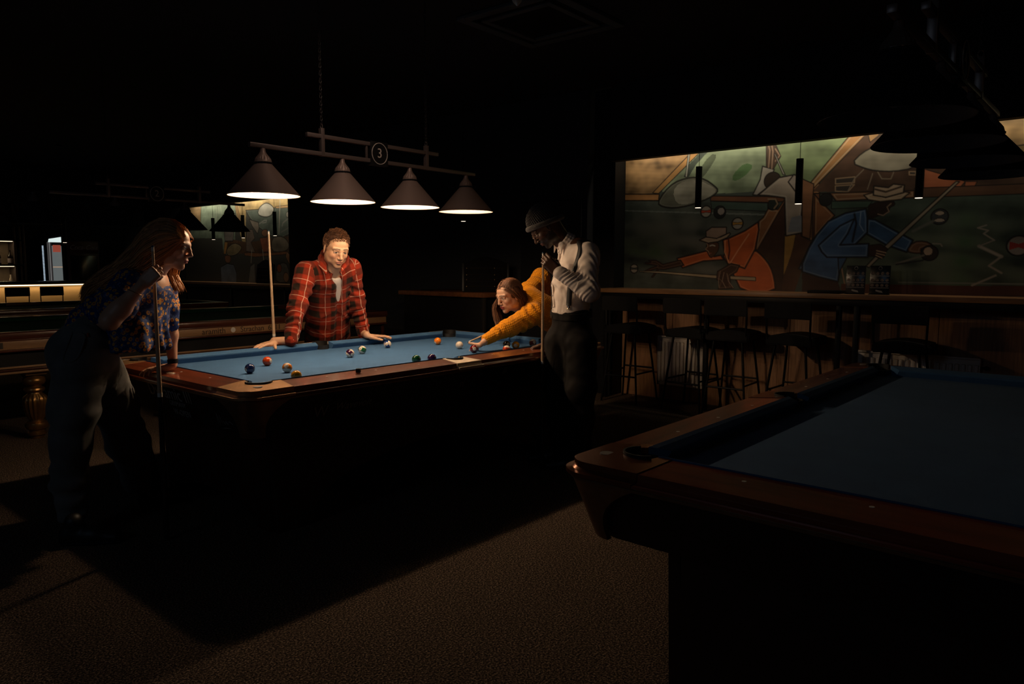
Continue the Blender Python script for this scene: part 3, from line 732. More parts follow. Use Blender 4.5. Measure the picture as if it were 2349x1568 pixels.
    for s in (-1, 1):
        MB().prism(arch(1.22, 0.559, 0.30, 0.17, 0.03), s*0.60-0.02, s*0.60+0.02, 'y').build('side_panel', m_base, t)
        MB().prism(arch(0.579, 0.559, 0.10, 0.12, 0.0), s*1.19-0.02, s*1.19+0.02, 'x').build('end_panel', m_base, t)
        for q in (-1, 1): MB().cyl((s*1.13, q*0.53, 0.0), (s*1.13, q*0.53, 0.04), 0.03, n=16).build('foot', mat('steel_foot', (0.4, 0.35, 0.3), 0.3, metal=1), t)
    MB().box(-1.0, 1.0, -0.57, 0.57, 0.50, 0.559).build('slate_frame', m_blackm, t)
    return t
def rrect(x, y, r, n=6):
    P = []
    for (cx, cy, a) in ((x-r, y-r, 0), (-x+r, y-r, 90), (-x+r, -y+r, 180), (x-r, -y+r, 270)): P += arc((cx, cy), r, a, a+90, n)
    return P
pt = make_pool_table()
pt['label'] = 'blue pool table with red-brown rails, lit by the lamp marked 3, balls in play'
pt2 = copy_tree(pt); pt2.location = (0.05, -3.455, 0); pt2['label'] = 'unlit blue pool table in the right foreground, no balls on it'
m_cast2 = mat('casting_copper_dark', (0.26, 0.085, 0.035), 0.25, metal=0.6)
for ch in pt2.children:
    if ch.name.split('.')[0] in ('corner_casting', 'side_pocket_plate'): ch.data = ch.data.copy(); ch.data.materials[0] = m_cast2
pt['group'] = pt2['group'] = 'blue pool tables'
# lettering on the near end and side of the lit table
def tilt_m(o, xd, n_):   # text plane facing outward normal n_
    x = Vector(xd).normalized(); z = Vector(n_).normalized(); y = z.cross(x); m = Matrix((x, y, z)).transposed().to_4x4(); m.translation = Vector(o); return m
ne = Vector((-1, 0, -0.28)).normalized()
def ex(z): return -(1.45-0.05*(0.727-z)/0.167)-0.001
text('print', 'Dynamic III', 0.105, m_print, tilt_m((ex(0.695), 0.00, 0.695), (0, -1, 0), ne), pt, sx=1.05)
text('print', 'GERMANY', 0.040, m_print, tilt_m((ex(0.640), -0.06, 0.640), (0, -1, 0), ne), pt)
text('print', 'W-OPEN', 0.048, m_print, tilt_m((ex(0.592), -0.08, 0.592), (0, -1, 0), ne), pt)
text('print', 'Competition', 0.026, m_print, tilt_m((ex(0.69), 0.56, 0.69), (0, -1, 0), ne), pt)
sg = [(0.0, 0.03), (0.01, 0.10), (0.02, 0.03), (0.035, 0.09), (0.045, 0.035), (0.06, 0.06), (0.07, 0.035), (0.085, 0.06), (0.10, 0.04), (0.12, 0.065), (0.15, 0.05)]
MB().tube([(ex(0.57+0.8*z)-0.001, -0.47-y_, 0.57+z*0.8) for y_, z in sg], 0.0016, 4).tube([(ex(0.57)-0.001, -0.51-y_, 0.575+0.12*y_) for y_ in (0, 0.05, 0.10)], 0.0016, 4).build('print', m_print, pt)
ns = Vector((0, -1, -0.28)).normalized()
def ey(z): return -(0.812-0.05*(0.727-z)/0.167)-0.001
text('print', 'W', 0.085, m_print, tilt_m((-1.03, ey(0.635), 0.635), (1, 0, 0), ns), pt)
text('print', 'Wavevolt', 0.060, m_print, tilt_m((-0.83, ey(0.648), 0.648), (1, 0, 0), ns), pt, shear=0.3)
text('print', 'III', 0.060, m_print, tilt_m((0.36, ey(0.70), 0.70), (1, 0, 0), ns), pt, shear=0.3)
text('print', 'n', 0.075, m_print, tilt_m((-0.02, ey(0.66), 0.66), (1, 0, 0), ns), pt)
# engraved crown on the end rail
cr = MB()
for k in range(5):
    a = -0.9+0.45*k; cr.tube([(-1.415+0.012*math.cos(a*1.5), 0.045-0.016*k, TOP+0.0004), (-1.43-0.016*math.cos(a*1.3), 0.037-0.016*k, TOP+0.0004), (-1.415+0.012*math.cos((a+.45)*1.5), 0.029-0.016*k, TOP+0.0004)], 0.0012, 4)
cr.tube([(-1.412, 0.055, TOP+0.0004), (-1.406, 0.01, TOP+0.0004), (-1.412, -0.04, TOP+0.0004)], 0.0013, 4).build('print', mat('gilt_print', (0.5, 0.36, 0.24), 0.4), pt)

# ------------------------------------------------------------------ balls
CAMF = np.array(_f); CAMR = np.array(_r2); CAMU = np.array(_u2); CAMP = np.array((-3.170, -3.912, 1.376))
ivory = (0.72, 0.62, 0.50)
def ball(label, pos, col, stripe=False, num=None, off=(0, 0), axis=None, cue=False):
    R_ = 0.0286
    b = bmesh.new(); bmesh.ops.create_icosphere(b, subdivisions=5, radius=R_)
    me = bpy.data.meshes.new('pool_ball'); b.to_mesh(me); b.free()
    V = np.empty(len(me.vertices)*3, np.float32); me.vertices.foreach_get('co', V); V = V.reshape(-1, 3)/R_
    C = np.tile(np.array(ivory if (stripe or cue) else col), (len(V), 1))
    p = np.array((pos[0], pos[1], BED+R_)); to = nrm(CAMP-p); rr = nrm(np.cross(-to, [0, 0, 1])); uu = np.cross(rr, -to)
    nd = nrm(to*math.sqrt(max(0.0, 1-off[0]**2-off[1]**2))+rr*off[0]+uu*off[1])
    if stripe:
        ax_ = nrm(rr*axis[0]+uu*axis[1]+to*axis[2]); ax_ = nrm(ax_-np.dot(ax_, nd)*nd*0.999)
        C[np.abs(V@ax_) < 0.52] = col
    if num is not None:
        for sg_ in (1, -1): C[(V@nd)*sg_ > math.cos(0.46)] = ivory
    m = mat('ball_resin', (1, 1, 1), 0.08, attr='Col', coat=0.6)
    me.materials.append(m); me.polygons.foreach_set('use_smooth', np.ones(len(me.polygons), dtype=bool))
    o = bpy.data.objects.new('cue_ball' if cue else 'pool_ball', me); link(o, None, tuple(p)); setcol(o, C)
    tag(o, label, 'pool ball', 'balls on the lit pool table')
    if num is not None:
        x = nrm(np.cross([0, 0, 1], nd)); y = np.cross(nd, x)
        t_ = text('number', num, 0.018, mat('ball_number', (0.02, 0.02, 0.02), 0.4), Matrix.Identity(4), o, 0.0)
        V2 = np.empty(len(t_.data.vertices)*3, np.float32); t_.data.vertices.foreach_get('co', V2); V2 = V2.reshape(-1, 3)
        Q = V2[:, :1]*x+V2[:, 1:2]*y+nd*R_; Q = Q/np.linalg.norm(Q, axis=1)[:, None]*(R_+0.00025)
        t_.data.vertices.foreach_set('co', Q.astype(np.float32).ravel()); t_.data.update()
ball('dark blue solid ball, nearest the near left corner pocket', (-1.006, -0.064), (0.008, 0.020, 0.09), num='2', off=(-0.86, -0.25))
ball('red-orange solid ball behind the dark blue one', (-0.764, 0.156), (0.62, 0.065, 0.012), num='3', off=(0.82, 0.0))
ball('orange striped ball between the red-orange and the yellow-brown one', (-0.845, -0.193), (0.66, 0.17, 0.010), True, '13', (-0.18, 0.42), (0.1, 0.9, -0.2))
ball('yellow-brown ball half hidden by the near rail', (-0.982, -0.498), (0.62, 0.25, 0.012))
ball('purple striped ball with its white end to the left', (-0.178, 0.106), (0.045, 0.008, 0.035), True, '12', (0.55, -0.35), (0.8, 0.5, 0.1))
ball('green striped ball just right of the purple striped one', (0.004, 0.21), (0.006, 0.085, 0.025), True, '14', (-0.5, 0.35), (0.2, 0.95, 0.1))
ball('blue striped ball near the far long cushion', (0.362, 0.368), (0.010, 0.045, 0.20), True, '10', (-0.25, 0.1), (0.9, 0.3, 0.3))
ball('dark green solid ball half hidden by the near rail', (-0.101, -0.471), (0.004, 0.060, 0.018), num='6', off=(-0.1, -0.85))
ball('dark violet solid ball touching distance from the dark green one', (-0.043+0.045, -0.504), (0.030, 0.005, 0.045), num='4', off=(0.25, -0.86))
ball('bright orange solid ball by the far corner pocket', (0.766, 0.249), (0.80, 0.20, 0.008), num='5', off=(-0.75, -0.5))
ball('plain white cue ball at the cue tip', (0.676, -0.08), ivory, cue=True)
ball('maroon solid ball in front of the bridge hand', (0.56, -0.34), (0.14, 0.004, 0.006), num='7', off=(0.15, 0.05))
ball('black ball behind the red striped one', (0.931, -0.323), (0.006, 0.006, 0.007), num='8', off=(0.45, 0.1))
ball('red striped ball in front of the black one at the near rail', (0.693, -0.532), (0.50, 0.04, 0.010), True, None, (0, 0), (0.2, 0.9, 0.3))
ball('yellow solid ball right of the black one', (0.953, -0.395), (0.70, 0.30, 0.012), num='1', off=(-0.05, -0.15))
ball('maroon striped ball by the dark-skinned hand', (1.157, -0.392), (0.16, 0.004, 0.006), True, '11', (0.55, 0.15), (0.0, 1.0, 0.2))
# chalk
t = thing('chalk_cube', 'black cube of cue chalk on the near wooden rail', 'chalk', (-0.765, -0.752, TOP+0.0035), 0.6)
MB().box(-0.0115, 0.0115, -0.0115, 0.0115, 0, 0.022, 0.001).build('body', mat('chalk_paper', (0.01, 0.012, 0.016), 0.8), t)
MB().cyl((0, 0, 0.0215), (0, 0, 0.0225), 0.009, n=14).build('chalk_face', mat('chalk_blue', (0.02, 0.05, 0.10), 0.95), t)

# ------------------------------------------------------------------ hanging lamps
m_shade = mat('lamp_shade_metal', (0.30, 0.205, 0.165), 0.48, metal=0.3, bump=(60, 0.03))
m_inner = mat('lamp_inner_white', (0.50, 0.46, 0.44), 0.6)
m_barm = mat('lamp_bar_metal', (0.22, 0.165, 0.145), 0.36, metal=0.5)
m_sign = mat('sign_black', (0.006, 0.006, 0.006), 0.5); m_signw = mat('sign_cream', (0.62, 0.52, 0.44), 0.5)
m_bulb = mat('bulb_glow', (1, 1, 1), 0.5, emis=((1.0, 0.74, 0.50), 14.0)); m_bulb0 = mat('bulb_off', (0.3, 0.3, 0.3), 0.3)
def make_lamp(num, lit, label, loc, chain=True, shade_m=None, xs=(-0.84, -0.285, 0.28, 0.835)):
    sm = shade_m or m_shade
    t = thing('billiard_lamp', label, 'hanging lamp', loc, 0, 'four-shade lamps over the tables')
    MB().box(-0.925, 0.925, -0.014, 0.014, 0.272, 0.296, 0.002).build('lower_bar', m_barm, t)
    MB().box(-0.545, 0.545, -0.014, 0.014, 0.378, 0.402, 0.002).build('upper_bar', m_barm, t)
    for x in (-0.435, 0.435):
        MB().box(x-0.012, x+0.012, -0.016, 0.016, 0.270, 0.440, 0.002).build('hanger_post', m_barm, t)
        MB().tube([(x, 0.011*math.cos(a), 0.452+0.013*math.sin(a)) for a in np.linspace(0, 2*PI, 13)[:-1]], 0.003, 6, True).build('hook', m_barm, t)
        ch = MB(); z = 0.474; k = 0; top = 3.2-loc[2]
        while z < top:
            d = (0.0075, 0.0) if k % 2 else (0.0, 0.0075)
            ch.tube([(x+d[0]*math.cos(a), d[1]*math.cos(a), z+0.014*math.sin(a)) for a in np.linspace(0, 2*PI, 9)[:-1]], 0.0022, 5, True); z += 0.0225; k += 1
        ch.build('chain', mat('chain_metal', (0.045, 0.036, 0.032), 0.5, metal=0.3), t)
    for x in (-0.092, 0.068): MB().box(x-0.005, x+0.005, -0.008, 0.008, 0.296, 0.378, 0.001).build('stay', m_barm, t)
    sg = MB().box(-0.072, 0.072, -0.022, 0.022, 0.255, 0.410, 0.003).build('number_plate', m_sign, t)
    MB().tube([(0.064*math.cos(a), -0.0235, 0.333+0.068*math.sin(a)) for a in np.linspace(0, 2*PI, 41)[:-1]], 0.0026, 6, True).build('ring', m_signw, sg)
    text('numeral', num, 0.088, m_signw, frame_m((0, -0.0232, 0.333), (1, 0, 0), (0, 0, 1)), sg)
    for i, x in enumerate(xs):
        sh = MB().lathe([(0.203, 0.0), (0.204, 0.002), (0.046, 0.184), (0.044, 0.184), (0.201, 0.001), (0.203, 0.0)], (x, 0, 0), 64).build('shade', sm, t)
        MB().lathe([(0.2005, 0.0015), (0.0435, 0.1815), (0.0, 0.1815)], (x, 0, 0), 64).build('shade_lining', m_inner, sh)
        cl = MB().lathe([(0.0, 0.183), (0.050, 0.183), (0.050, 0.192), (0.046, 0.196), (0.042, 0.212), (0.022, 0.240), (0.016, 0.252), (0.014, 0.271), (0.0, 0.271)], (x, 0, 0), 40, (0.194, 0.235, 20, 0.05)).build('collar', m_barm if not lit else m_shade, sh)
        MB().lathe([(0.0495, 0.1815), (0.0525, 0.183), (0.0525, 0.190), (0.0495, 0.1915), (0.0495, 0.1815)], (x, 0, 0), 40, (0.18, 0.192, 20, 0.03)).build('vent_ring', m_blackm, sh)
        MB().cyl((x, 0, 0.10), (x, 0, 0.1815), 0.018, n=14).build('socket', m_inner, sh)
        MB().sph((x, 0, 0.068), 0.030, 10, (1, 1, 1.15)).build('bulb', m_bulb if lit else m_bulb0, sh)
        if lit:
            light('bulb_light', 'POINT', (loc[0]+x, loc[1], loc[2]+0.030), BULB_W[i]*1.0, WARM, 0.028)
    return t
make_lamp('3', True, 'lit four-shade lamp marked 3, hanging over the blue pool table', (0, 0, 1.778))
m_sh2 = mat('lamp_shade_unlit', (0.012, 0.013, 0.016), 0.5)  # shaded copy of the shade metal: unlit look put into the colour
_in = m_inner; m_inner = mat('lamp_inner_unlit', (0.10, 0.13, 0.16), 0.5)  # lining of the unlit lamps, shade and bluish reflection put into its colour
make_lamp('4', False, 'unlit dark four-shade lamp at the upper right, over the foreground table', (0, -3.34, 1.79), shade_m=m_sh2)
make_lamp('2', False, 'unlit black four-shade lamp over the green snooker table', (0.05, 3.45, 1.735), shade_m=m_sh2, xs=(-1.05, -0.38, 0.28, 0.75))
m_inner = _in

# ------------------------------------------------------------------ snooker tables
m_green = mat('green_cloth', (0.006, 0.035, 0.017), 0.95, spec=0.1)
m_mahog = wood('mahogany', (0.10, 0.030, 0.016), (0.05, 0.014, 0.008), 0.3)
m_inlay = wood('inlay_wood', (0.36, 0.20, 0.10), (0.25, 0.13, 0.06), 0.4, coat=0.1)
m_gold = mat('gilded_wood', (0.36, 0.19, 0.065), 0.34, metal=0.8, noise=(14, 0.35))
m_ink = mat('ink_print', (0.02, 0.012, 0.01), 0.6)
def make_snooker():
    t = thing('snooker_table', 'x', 'snooker table', (0, 0, 0))
    hx, hy = 1.93, 1.02
    MB().box(-hx+0.17, hx-0.17, -hy+0.17, hy-0.17, 0.79, 0.825).build('cloth_bed', m_green, t, smooth=False)
    for s in (-1, 1):
        MB().box(-hx, hx, s*(hy-0.06)-0.06, s*(hy-0.06)+0.06, 0.81, 0.865, 0.012).build('rail', m_mahog, t)
        MB().box(s*(hx-0.06)-0.06, s*(hx-0.06)+0.06, -hy+0.121, hy-0.121, 0.81, 0.865, 0.012).build('rail', m_mahog, t)
        for q in (-1, 1): MB().prism([(s*(hy-0.121), 0.826), (s*(hy-0.121), 0.862), (s*(hy-0.165), 0.858), (s*(hy-0.150), 0.826)], q*0.97-0.80, q*0.97+0.72 if q < 0 else q*0.97+0.72, 'x').build('cushion', m_green, t, smooth=False)
        MB().prism([(s*(hx-0.121), 0.826), (s*(hx-0.121), 0.862), (s*(hx-0.165), 0.858), (s*(hx-0.150), 0.826)], -0.75, 0.75, 'y').build('cushion', m_green, t, smooth=False)
        # long apron: inlay strip, dark recess, mouldings
        y1 = s*(hy-0.02)
        MB().box(-hx+0.02, hx-0.02, y1-0.012, y1+0.012, 0.735, 0.800, 0.003).build('inlay_strip', m_inlay, t)
        MB().box(-hx+0.01, hx-0.01, y1-0.016, y1+0.016, 0.800, 0.812, 0.003).build('moulding', m_mahog, t)
        MB().box(-hx+0.01, hx-0.01, y1-0.018, y1+0.018, 0.716, 0.734, 0.004).build('moulding', m_mahog, t)
        MB().box(-hx+0.06, hx-0.06, y1-s*0.07, y1-s*0.035, 0.58, 0.716).build('recess_panel', m_blackm, t)
        for k, z in enumerate((0.545, 0.565, 0.585)):
            MB().box(-hx+0.05, hx-0.05, y1-s*0.07, y1-s*0.010-s*0.006*k, z, z+0.016, 0.003).build('moulding', m_inlay if k != 1 else m_mahog, t)
        MB().box(s*(hx-0.03)-0.015, s*(hx-0.03)+0.015, -hy+0.05, hy-0.05, 0.55, 0.80, 0.003).build('end_apron', m_mahog, t)
        for k in range(4):
            x = (-1.56, -0.52, 0.52, 1.56)[k]
            l = thing('leg', None, None, (x, s*(hy-0.16), 0), parent=t)
            MB().box(-0.075, 0.075, -0.075, 0.075, 0.515, 0.716, 0.006).build('block', m_inlay, l)
            MB().box(-0.052, 0.052, s*0.0755-0.004, s*0.0755+0.004, 0.56, 0.70, 0.003).build('red_inset', mat('red_inset', (0.05, 0.008, 0.005), 0.4), l)
            MB().lathe([(0, 0.515), (0.045, 0.515), (0.050, 0.505), (0.072, 0.490), (0.080, 0.470), (0.080, 0.455), (0.070, 0.435), (0.052, 0.425), (0.052, 0.415), (0.070, 0.405), (0.074, 0.392), (0.066, 0.378), (0.050, 0.370), (0.052, 0.360),
                        (0.078, 0.335), (0.084, 0.305), (0.082, 0.260), (0.070, 0.200), (0.055, 0.160), (0.050, 0.150), (0.052, 0.140), (0.076, 0.125), (0.082, 0.100), (0.074, 0.078), (0.056, 0.068), (0.056, 0.055), (0.066, 0.045), (0.066, 0.030), (0.050, 0.020), (0.050, 0.0), (0, 0)], n=64, flute=(0.158, 0.350, 16, 0.055)).build('turned_leg', m_gold, l)
    return t
sn = make_snooker(); sn.location = (0.27, 3.60, 0)
sn['label'] = 'green snooker table with gilded turned legs and a lettered wooden side strip'
for (x, body, sz, fx) in ((-1.06, 'Strachan', 0.075, 1), (-0.27+0.10, '', 0, 1), (0.14, 'aramith', 0.075, 1), (0.62, 'Strachan  6811', 0.072, 1)):
    if body: text('print', body, sz, m_ink, frame_m((x-0.27, -1.0125, 0.768), (1, 0, 0), (0, 0, 1)), sn)
a_ = MB()
for k in range(3): a_.tube([(-0.27-0.22+0.012*k+0.020*math.cos(a), -1.0125, 0.766+0.026*math.sin(a)) for a in np.linspace(1.2+k*0.3, 5.0, 10)], 0.0035, 4)
a_.build('print', m_ink, sn)
MB().cyl((0.06, -1.0130, 0.770), (0.06, -1.0120, 0.770), 0.024, n=20).build('ball_badge', mat('badge_white', (0.7, 0.65, 0.6), 0.4), sn)
MB().box(-1.93+0.02, -1.93+0.14, -1.0135, -1.0120, 0.745, 0.792).build('badge_black', m_ink, sn)
sn2 = copy_tree(make_snooker()) if False else None
sn2 = make_snooker(); sn2.location = (0.1, 6.85, 0); sn2['label'] = 'second snooker table in the dark behind the lettered one, before the bar'
sn['group'] = sn2['group'] = 'snooker tables'

# ------------------------------------------------------------------ bar
m_barw = mat('bar_front_wood', (0.40, 0.26, 0.12), 0.55, noise=(2, 0.2), stretch=(1, 1, 6))
t = thing('bar_counter', 'black-topped bar counter with a warm light strip under its edge', 'bar counter', (0, 0, 0))
BY = 9.45
MB().box(-3.2, 1.62, BY-0.05, BY+0.6, 1.075, 1.12, 0.004).build('counter_top', mat('bar_top', (0.015, 0.014, 0.014), 0.25), t)
MB().box(-3.1, 1.52, BY+0.12, BY+0.5, 0, 1.074).build('front_panel', m_barw, t)
MB().box(-3.1, 1.515, BY+0.02, BY+0.045, 1.050, 1.066).build('light_strip', mat('bar_led', (1, .8, .5), 0.5, emis=((1.0, 0.80, 0.50), 2.2)), t)
MB().box(1.52, 1.60, BY-0.03, BY+0.5, 0, 1.074).build('end_post', m_black, t)
light('bar_glow', 'AREA', (-0.8, BY+0.055, 1.045), 7.0, (1.0, 0.68, 0.32), (4.6, 0.03), (0, 0, 0))
for i, (x, lab) in enumerate((((0.352, 9.030, 1.007)[0], 'black bar stool before the glowing bar front, the left one in view'), ((0.816, 9.030, 1.009)[0], 'black bar stool before the glowing bar front, the right one in view'))):
    o = copy_tree(st); o.location = (x, 9.22, 0.0); o.rotation_euler = (0, 0, PI/2); o['label'] = lab; o['group'] = 'stools at the far bar'; o.scale = (0.82, 0.82, 0.97)
# back bar: shelving with lit shelves
t = thing('back_bar', 'dark shelving unit behind the bar with two warm-lit bottle shelves', 'shelving')
Y = 11.3
MB().box(-1.6, 1.12, Y+0.35, Y+0.37, 0, 2.45).build('back_board', mat('shelf_back', (0.30, 0.22, 0.15), 0.6, noise=(3, 0.5)), t)
for x in (-0.6, 0.2, 0.98, 1.06, 1.12): MB().box(x-0.018, x+0.018, Y, Y+0.349, 0, 2.45, 0.003).build('upright', mat('shelf_upright', (0.10, 0.075, 0.07), 0.4, metal=0.5), t)
for k, z in enumerate((1.36, 1.80, 2.06, 2.27)):
    MB().box(-1.6, 1.10, Y-0.005, Y+0.349, z, z+0.03, 0.002).build('shelf', m_blackm, t)
    if k < 2:
        MB().box(-1.6, 0.95, Y+0.01, Y+0.03, z-0.012, z-0.001).build('light_strip', mat('shelf_led', (1, .8, .5), 0.5, emis=((1.0, 0.80, 0.52), 1.5)), t)
        light('shelf_glow', 'AREA', (-0.3, Y+0.05, z-0.02), 3.0, (1.0, 0.75, 0.42), (2.4, 0.03), (0, 0, 0))
m_btl = mat('bottle_glass', (0.012, 0.008, 0.006), 0.12, coat=0.5); m_lbl = mat('bottle_label', (0.42, 0.34, 0.34), 0.6)
def bottle(x, z, label, r=0.038, h=0.30):
    t = thing('bottle', label, 'bottle', (x, Y+0.12, z), 0, 'bottles on the back bar')
    MB().lathe([(0, 0), (r, 0), (r, 0.55*h), (r*0.85, 0.63*h), (r*0.36, 0.74*h), (r*0.33, 0.93*h), (r*0.40, 0.94*h), (r*0.40, h), (0, h)], n=16).build('body', m_btl, t)
    MB().lathe([(r*1.01, 0.10*h), (r*1.02, 0.10*h), (r*1.02, 0.42*h), (r*1.01, 0.42*h)], n=16).build('label', m_lbl, t)
for x, z, lab in ((0.925, 1.391, 'dark bottle with pale label on the upper lit shelf, right one'), (0.745, 1.391, 'dark bottle with pale label on the upper lit shelf, left one'), (0.55, 1.391, 'dark bottle on the upper lit shelf at the picture edge')): bottle(x, z, lab, 0.042, 0.25)
MB_ = [(0.91, 1.0, 'clear slim bottle on the bar top under the lit shelf'), (0.70, 1.0, 'clear slim bottle at the left edge under the lit shelf')]
for x, z, lab in MB_:
    t_ = thing('bottle', lab, 'bottle', (x, Y+0.10, 1.0), 0, 'bottles on the back bar')
    MB().lathe([(0, 0), (0.03, 0), (0.03, 0.12), (0.014, 0.16), (0.012, 0.21), (0, 0.21)], n=14).build('body', mat('clear_glass', (0.5, 0.42, 0.34), 0.1, metal=0.3), t_)
MB().box(-1.6, 1.12, Y-0.02, Y+0.349, 0, 0.998).build('base_cabinet', m_blackm, t)
# small lamp glow things: lit doorway fridge
t = thing('display_fridge', 'white-lit narrow drinks fridge behind the bar', 'fridge', (1.66, 11.5, 0))
MB().box(-0.17, 0.17, 0.0, 0.45, 0, 1.93, 0.006).build('body', m_blackm, t)
MB().box(-0.045, 0.115, -0.012, -0.001, 0.30, 1.735, 0.002).build('glass_door', mat('fridge_light', (0.3, 0.32, 0.32), 0.3, emis=((0.75, 0.85, 0.85), 0.13)), t)
MB().prism([(-0.10, 1.80), (-0.085, 1.86), (0.115, 1.90), (0.115, 1.80)], -0.02, -0.001, 'y').build('light_box', mat('fridge_box', (1, 1, 1), 0.3, emis=((0.85, 1.0, 0.97), 0.8)), t)
MB().box(-0.03, 0.10, -0.016, -0.012, 1.62, 1.75).build('red_sign', mat('fridge_sign', (0.5, 0.06, 0.04), 0.5, emis=((0.8, 0.16, 0.10), 0.3)), t)
MB().box(-0.045, 0.115, -0.016, -0.012, 1.335, 1.350).build('shelf', mat('fridge_shelf', (0.7, 0.5, 0.35), 0.5, emis=((0.9, 0.6, 0.4), 0.4)), t)
for x, c in ((-0.115, (0.20, 0.19, 0.19)), (-0.085, (0.45, 0.44, 0.44)), (-0.062, (0.06, 0.05, 0.05))): MB().box(x-0.009, x+0.009, -0.03, -0.012, 0.4, 1.80, 0.003).build('frame', mat('fridge_frame%d' % int(-x*1000), c, 0.3, metal=0.6, emis=(c, 0.25)), t)
b = MB()
for k in range(34): b.box(-0.205, -0.180, -0.012, -0.002, 0.86+k*0.026, 0.86+k*0.026+0.013)
b.build('light_beads', mat('bead_light', (0.8, 0.9, 1), 0.3, emis=((0.6, 0.75, 0.9), 0.9)), t)
MB().box(-0.21, -0.171, 0.0, 0.05, 0.0, 1.80).build('bead_post', m_blackm, t)
t = thing('drinks_fridge', 'dark red soft-drink fridge standing unlit behind the bar', 'fridge', (2.15, 11.5, 0))
MB().box(-0.28, 0.28, 0, 0.5, 0, 1.84, 0.01).build('body', mat('fridge_red', (0.045, 0.006, 0.005), 0.4), t)
MB().box(-0.26, 0.26, -0.012, -0.001, 1.60, 1.82, 0.004).build('header', mat('fridge_header', (0.05, 0.006, 0.006), 0.4), t)
text('lettering', 'Coca-Cola', 0.125, mat('faint_white', (0.05, 0.04, 0.04), 0.5, emis=((0.5, 0.35, 0.33), 0.006)), frame_m((0, -0.014, 1.71), (1, 0, 0), (0, 0, 1)), t, shear=0.35, sx=0.9)
MB().box(-0.235, 0.235, -0.012, -0.001, 0.25, 1.56, 0.004).build('glass_door', mat('dark_glass', (0.010, 0.006, 0.006), 0.15), t)

# ------------------------------------------------------------------ painted walls: colour per vertex on the wall surface
def inpoly(X, Y, P):
    r = np.zeros(X.shape, bool); n = len(P)
    for i in range(n):
        x0, y0 = P[i]; x1, y1 = P[(i+1) % n]
        if y0 == y1: continue
        c = ((y0 > Y) != (y1 > Y)) & (X < (x1-x0)*(Y-y0)/(y1-y0)+x0); r ^= c
    return r
def dline(X, Y, P, closed=True):
    d = np.full(X.shape, 9.0); n = len(P)
    for i in range(n if closed else n-1):
        a = np.array(P[i]); b = np.array(P[(i+1) % n]); ab = b-a; L = ab@ab+1e-12
        t = np.clip(((X-a[0])*ab[0]+(Y-a[1])*ab[1])/L, 0, 1)
        d = np.minimum(d, np.hypot(X-a[0]-t*ab[0], Y-a[1]-t*ab[1]))
    return d
def chaikin(P, it=2):
    P = np.array(P, float)
    for _ in range(it):
        Q = np.roll(P, -1, 0); P = np.stack([P*0.75+Q*0.25, P*0.25+Q*0.75], 1).reshape(-1, 2)
    return P.tolist()
class Paint:
    def __init__(s, y0, y1, z0, z1, st, base):
        s.ys = np.arange(y0, y1, st); s.zs = np.arange(z0, z1, st)
        s.Y, s.Z = np.meshgrid(s.ys, s.zs, indexing='ij'); s.C = np.tile(np.array(base), s.Y.shape+(1,)).astype(float)
        r = np.random.default_rng(3); s.n1 = s.noise(5, r, 1.0); s.n2 = s.noise(14, r, 2.2); s.n3 = s.noise(40, r, 3.0)
    def noise(s, f, r, an):
        o = np.zeros(s.Y.shape)
        for i in range(9):
            a = r.random()*6.28; o += np.sin(f*(math.cos(a)*s.Y*1.0+math.sin(a)*s.Z*an)*(0.5+r.random())+r.random()*6+1.2*np.sin(f*0.7*(s.Y*math.sin(a+1)+s.Z*math.cos(a+2))+r.random()*6))
        return o/4
    def sl(s, P, m):
        P = np.array(P); a = np.searchsorted(s.ys, P[:, 0].min()-m); b = np.searchsorted(s.ys, P[:, 0].max()+m)
        c = np.searchsorted(s.zs, P[:, 1].min()-m); d = np.searchsorted(s.zs, P[:, 1].max()+m); return slice(a, b), slice(c, d)
    def fill(s, P, col, tex=0.35, out=0.010, edge=None, rnd=0, oc=(0.012, 0.009, 0.008)):
        if rnd: P = chaikin(P, rnd)
        q = s.sl(P, 0.03); Y, Z = s.Y[q], s.Z[q]
        if Y.size == 0: return
        m = inpoly(Y, Z, P); c = np.array(col)*(1+tex*(0.6*s.n2[q]+0.5*s.n1[q]+0.25*s.n3[q]))[..., None]
        C = s.C[q]; C[m] = np.clip(c, 0.004, 1)[m]
        if out or edge is not None:
            d = dline(Y, Z, P)
            if edge is not None:
                e = np.clip(1-np.abs(d-0.016)/0.006, 0, 1)[..., None]*m[..., None]*0.8; C[:] = C*(1-e)+np.array(edge)*e
            if out:
                w = np.clip(1.3-d/(out*0.75), 0, 1)[..., None]; C[:] = C*(1-w)+np.array(oc)*w
    def line(s, P, col, w=0.008, closed=False):
        q = s.sl(P, 0.03); d = dline(s.Y[q], s.Z[q], P, closed); e = np.clip(1.4-d/w, 0, 1)[..., None]; s.C[q] = s.C[q]*(1-e)+np.array(col)*e
    def blob(s, c, ry, rz, col, a=0.6, th=0.3):
        e = np.exp(-((s.Y-c[0])/ry)**2-((s.Z-c[1])/rz)**2)*np.clip(a+0.5*s.n2+0.3*s.n1, 0, 1); e = e[..., None]; s.C = s.C*(1-e)+np.array(col)*e
    def disc(s, c, r, col, out=0.008, r2=None):
        r2 = r2 or r; s.fill([(c[0]+r*math.cos(a), c[1]+r2*math.sin(a)) for a in np.linspace(0, 2*PI, 24)[:-1]], col, 0.2, out)
    def build(s, name, x, m):
        ny, nz = s.Y.shape; V = np.stack([np.full(s.Y.size, x), s.Y.ravel(), s.Z.ravel()], 1)
        i = np.arange(ny-1)[:, None]*nz+np.arange(nz-1)[None]; F = np.stack([i, i+1, i+nz+1, i+nz], -1).reshape(-1, 4)
        o = from_np(name, V, F, m, None, False); setcol(o, np.clip(s.C, 0, 1).reshape(-1, 3)); return o
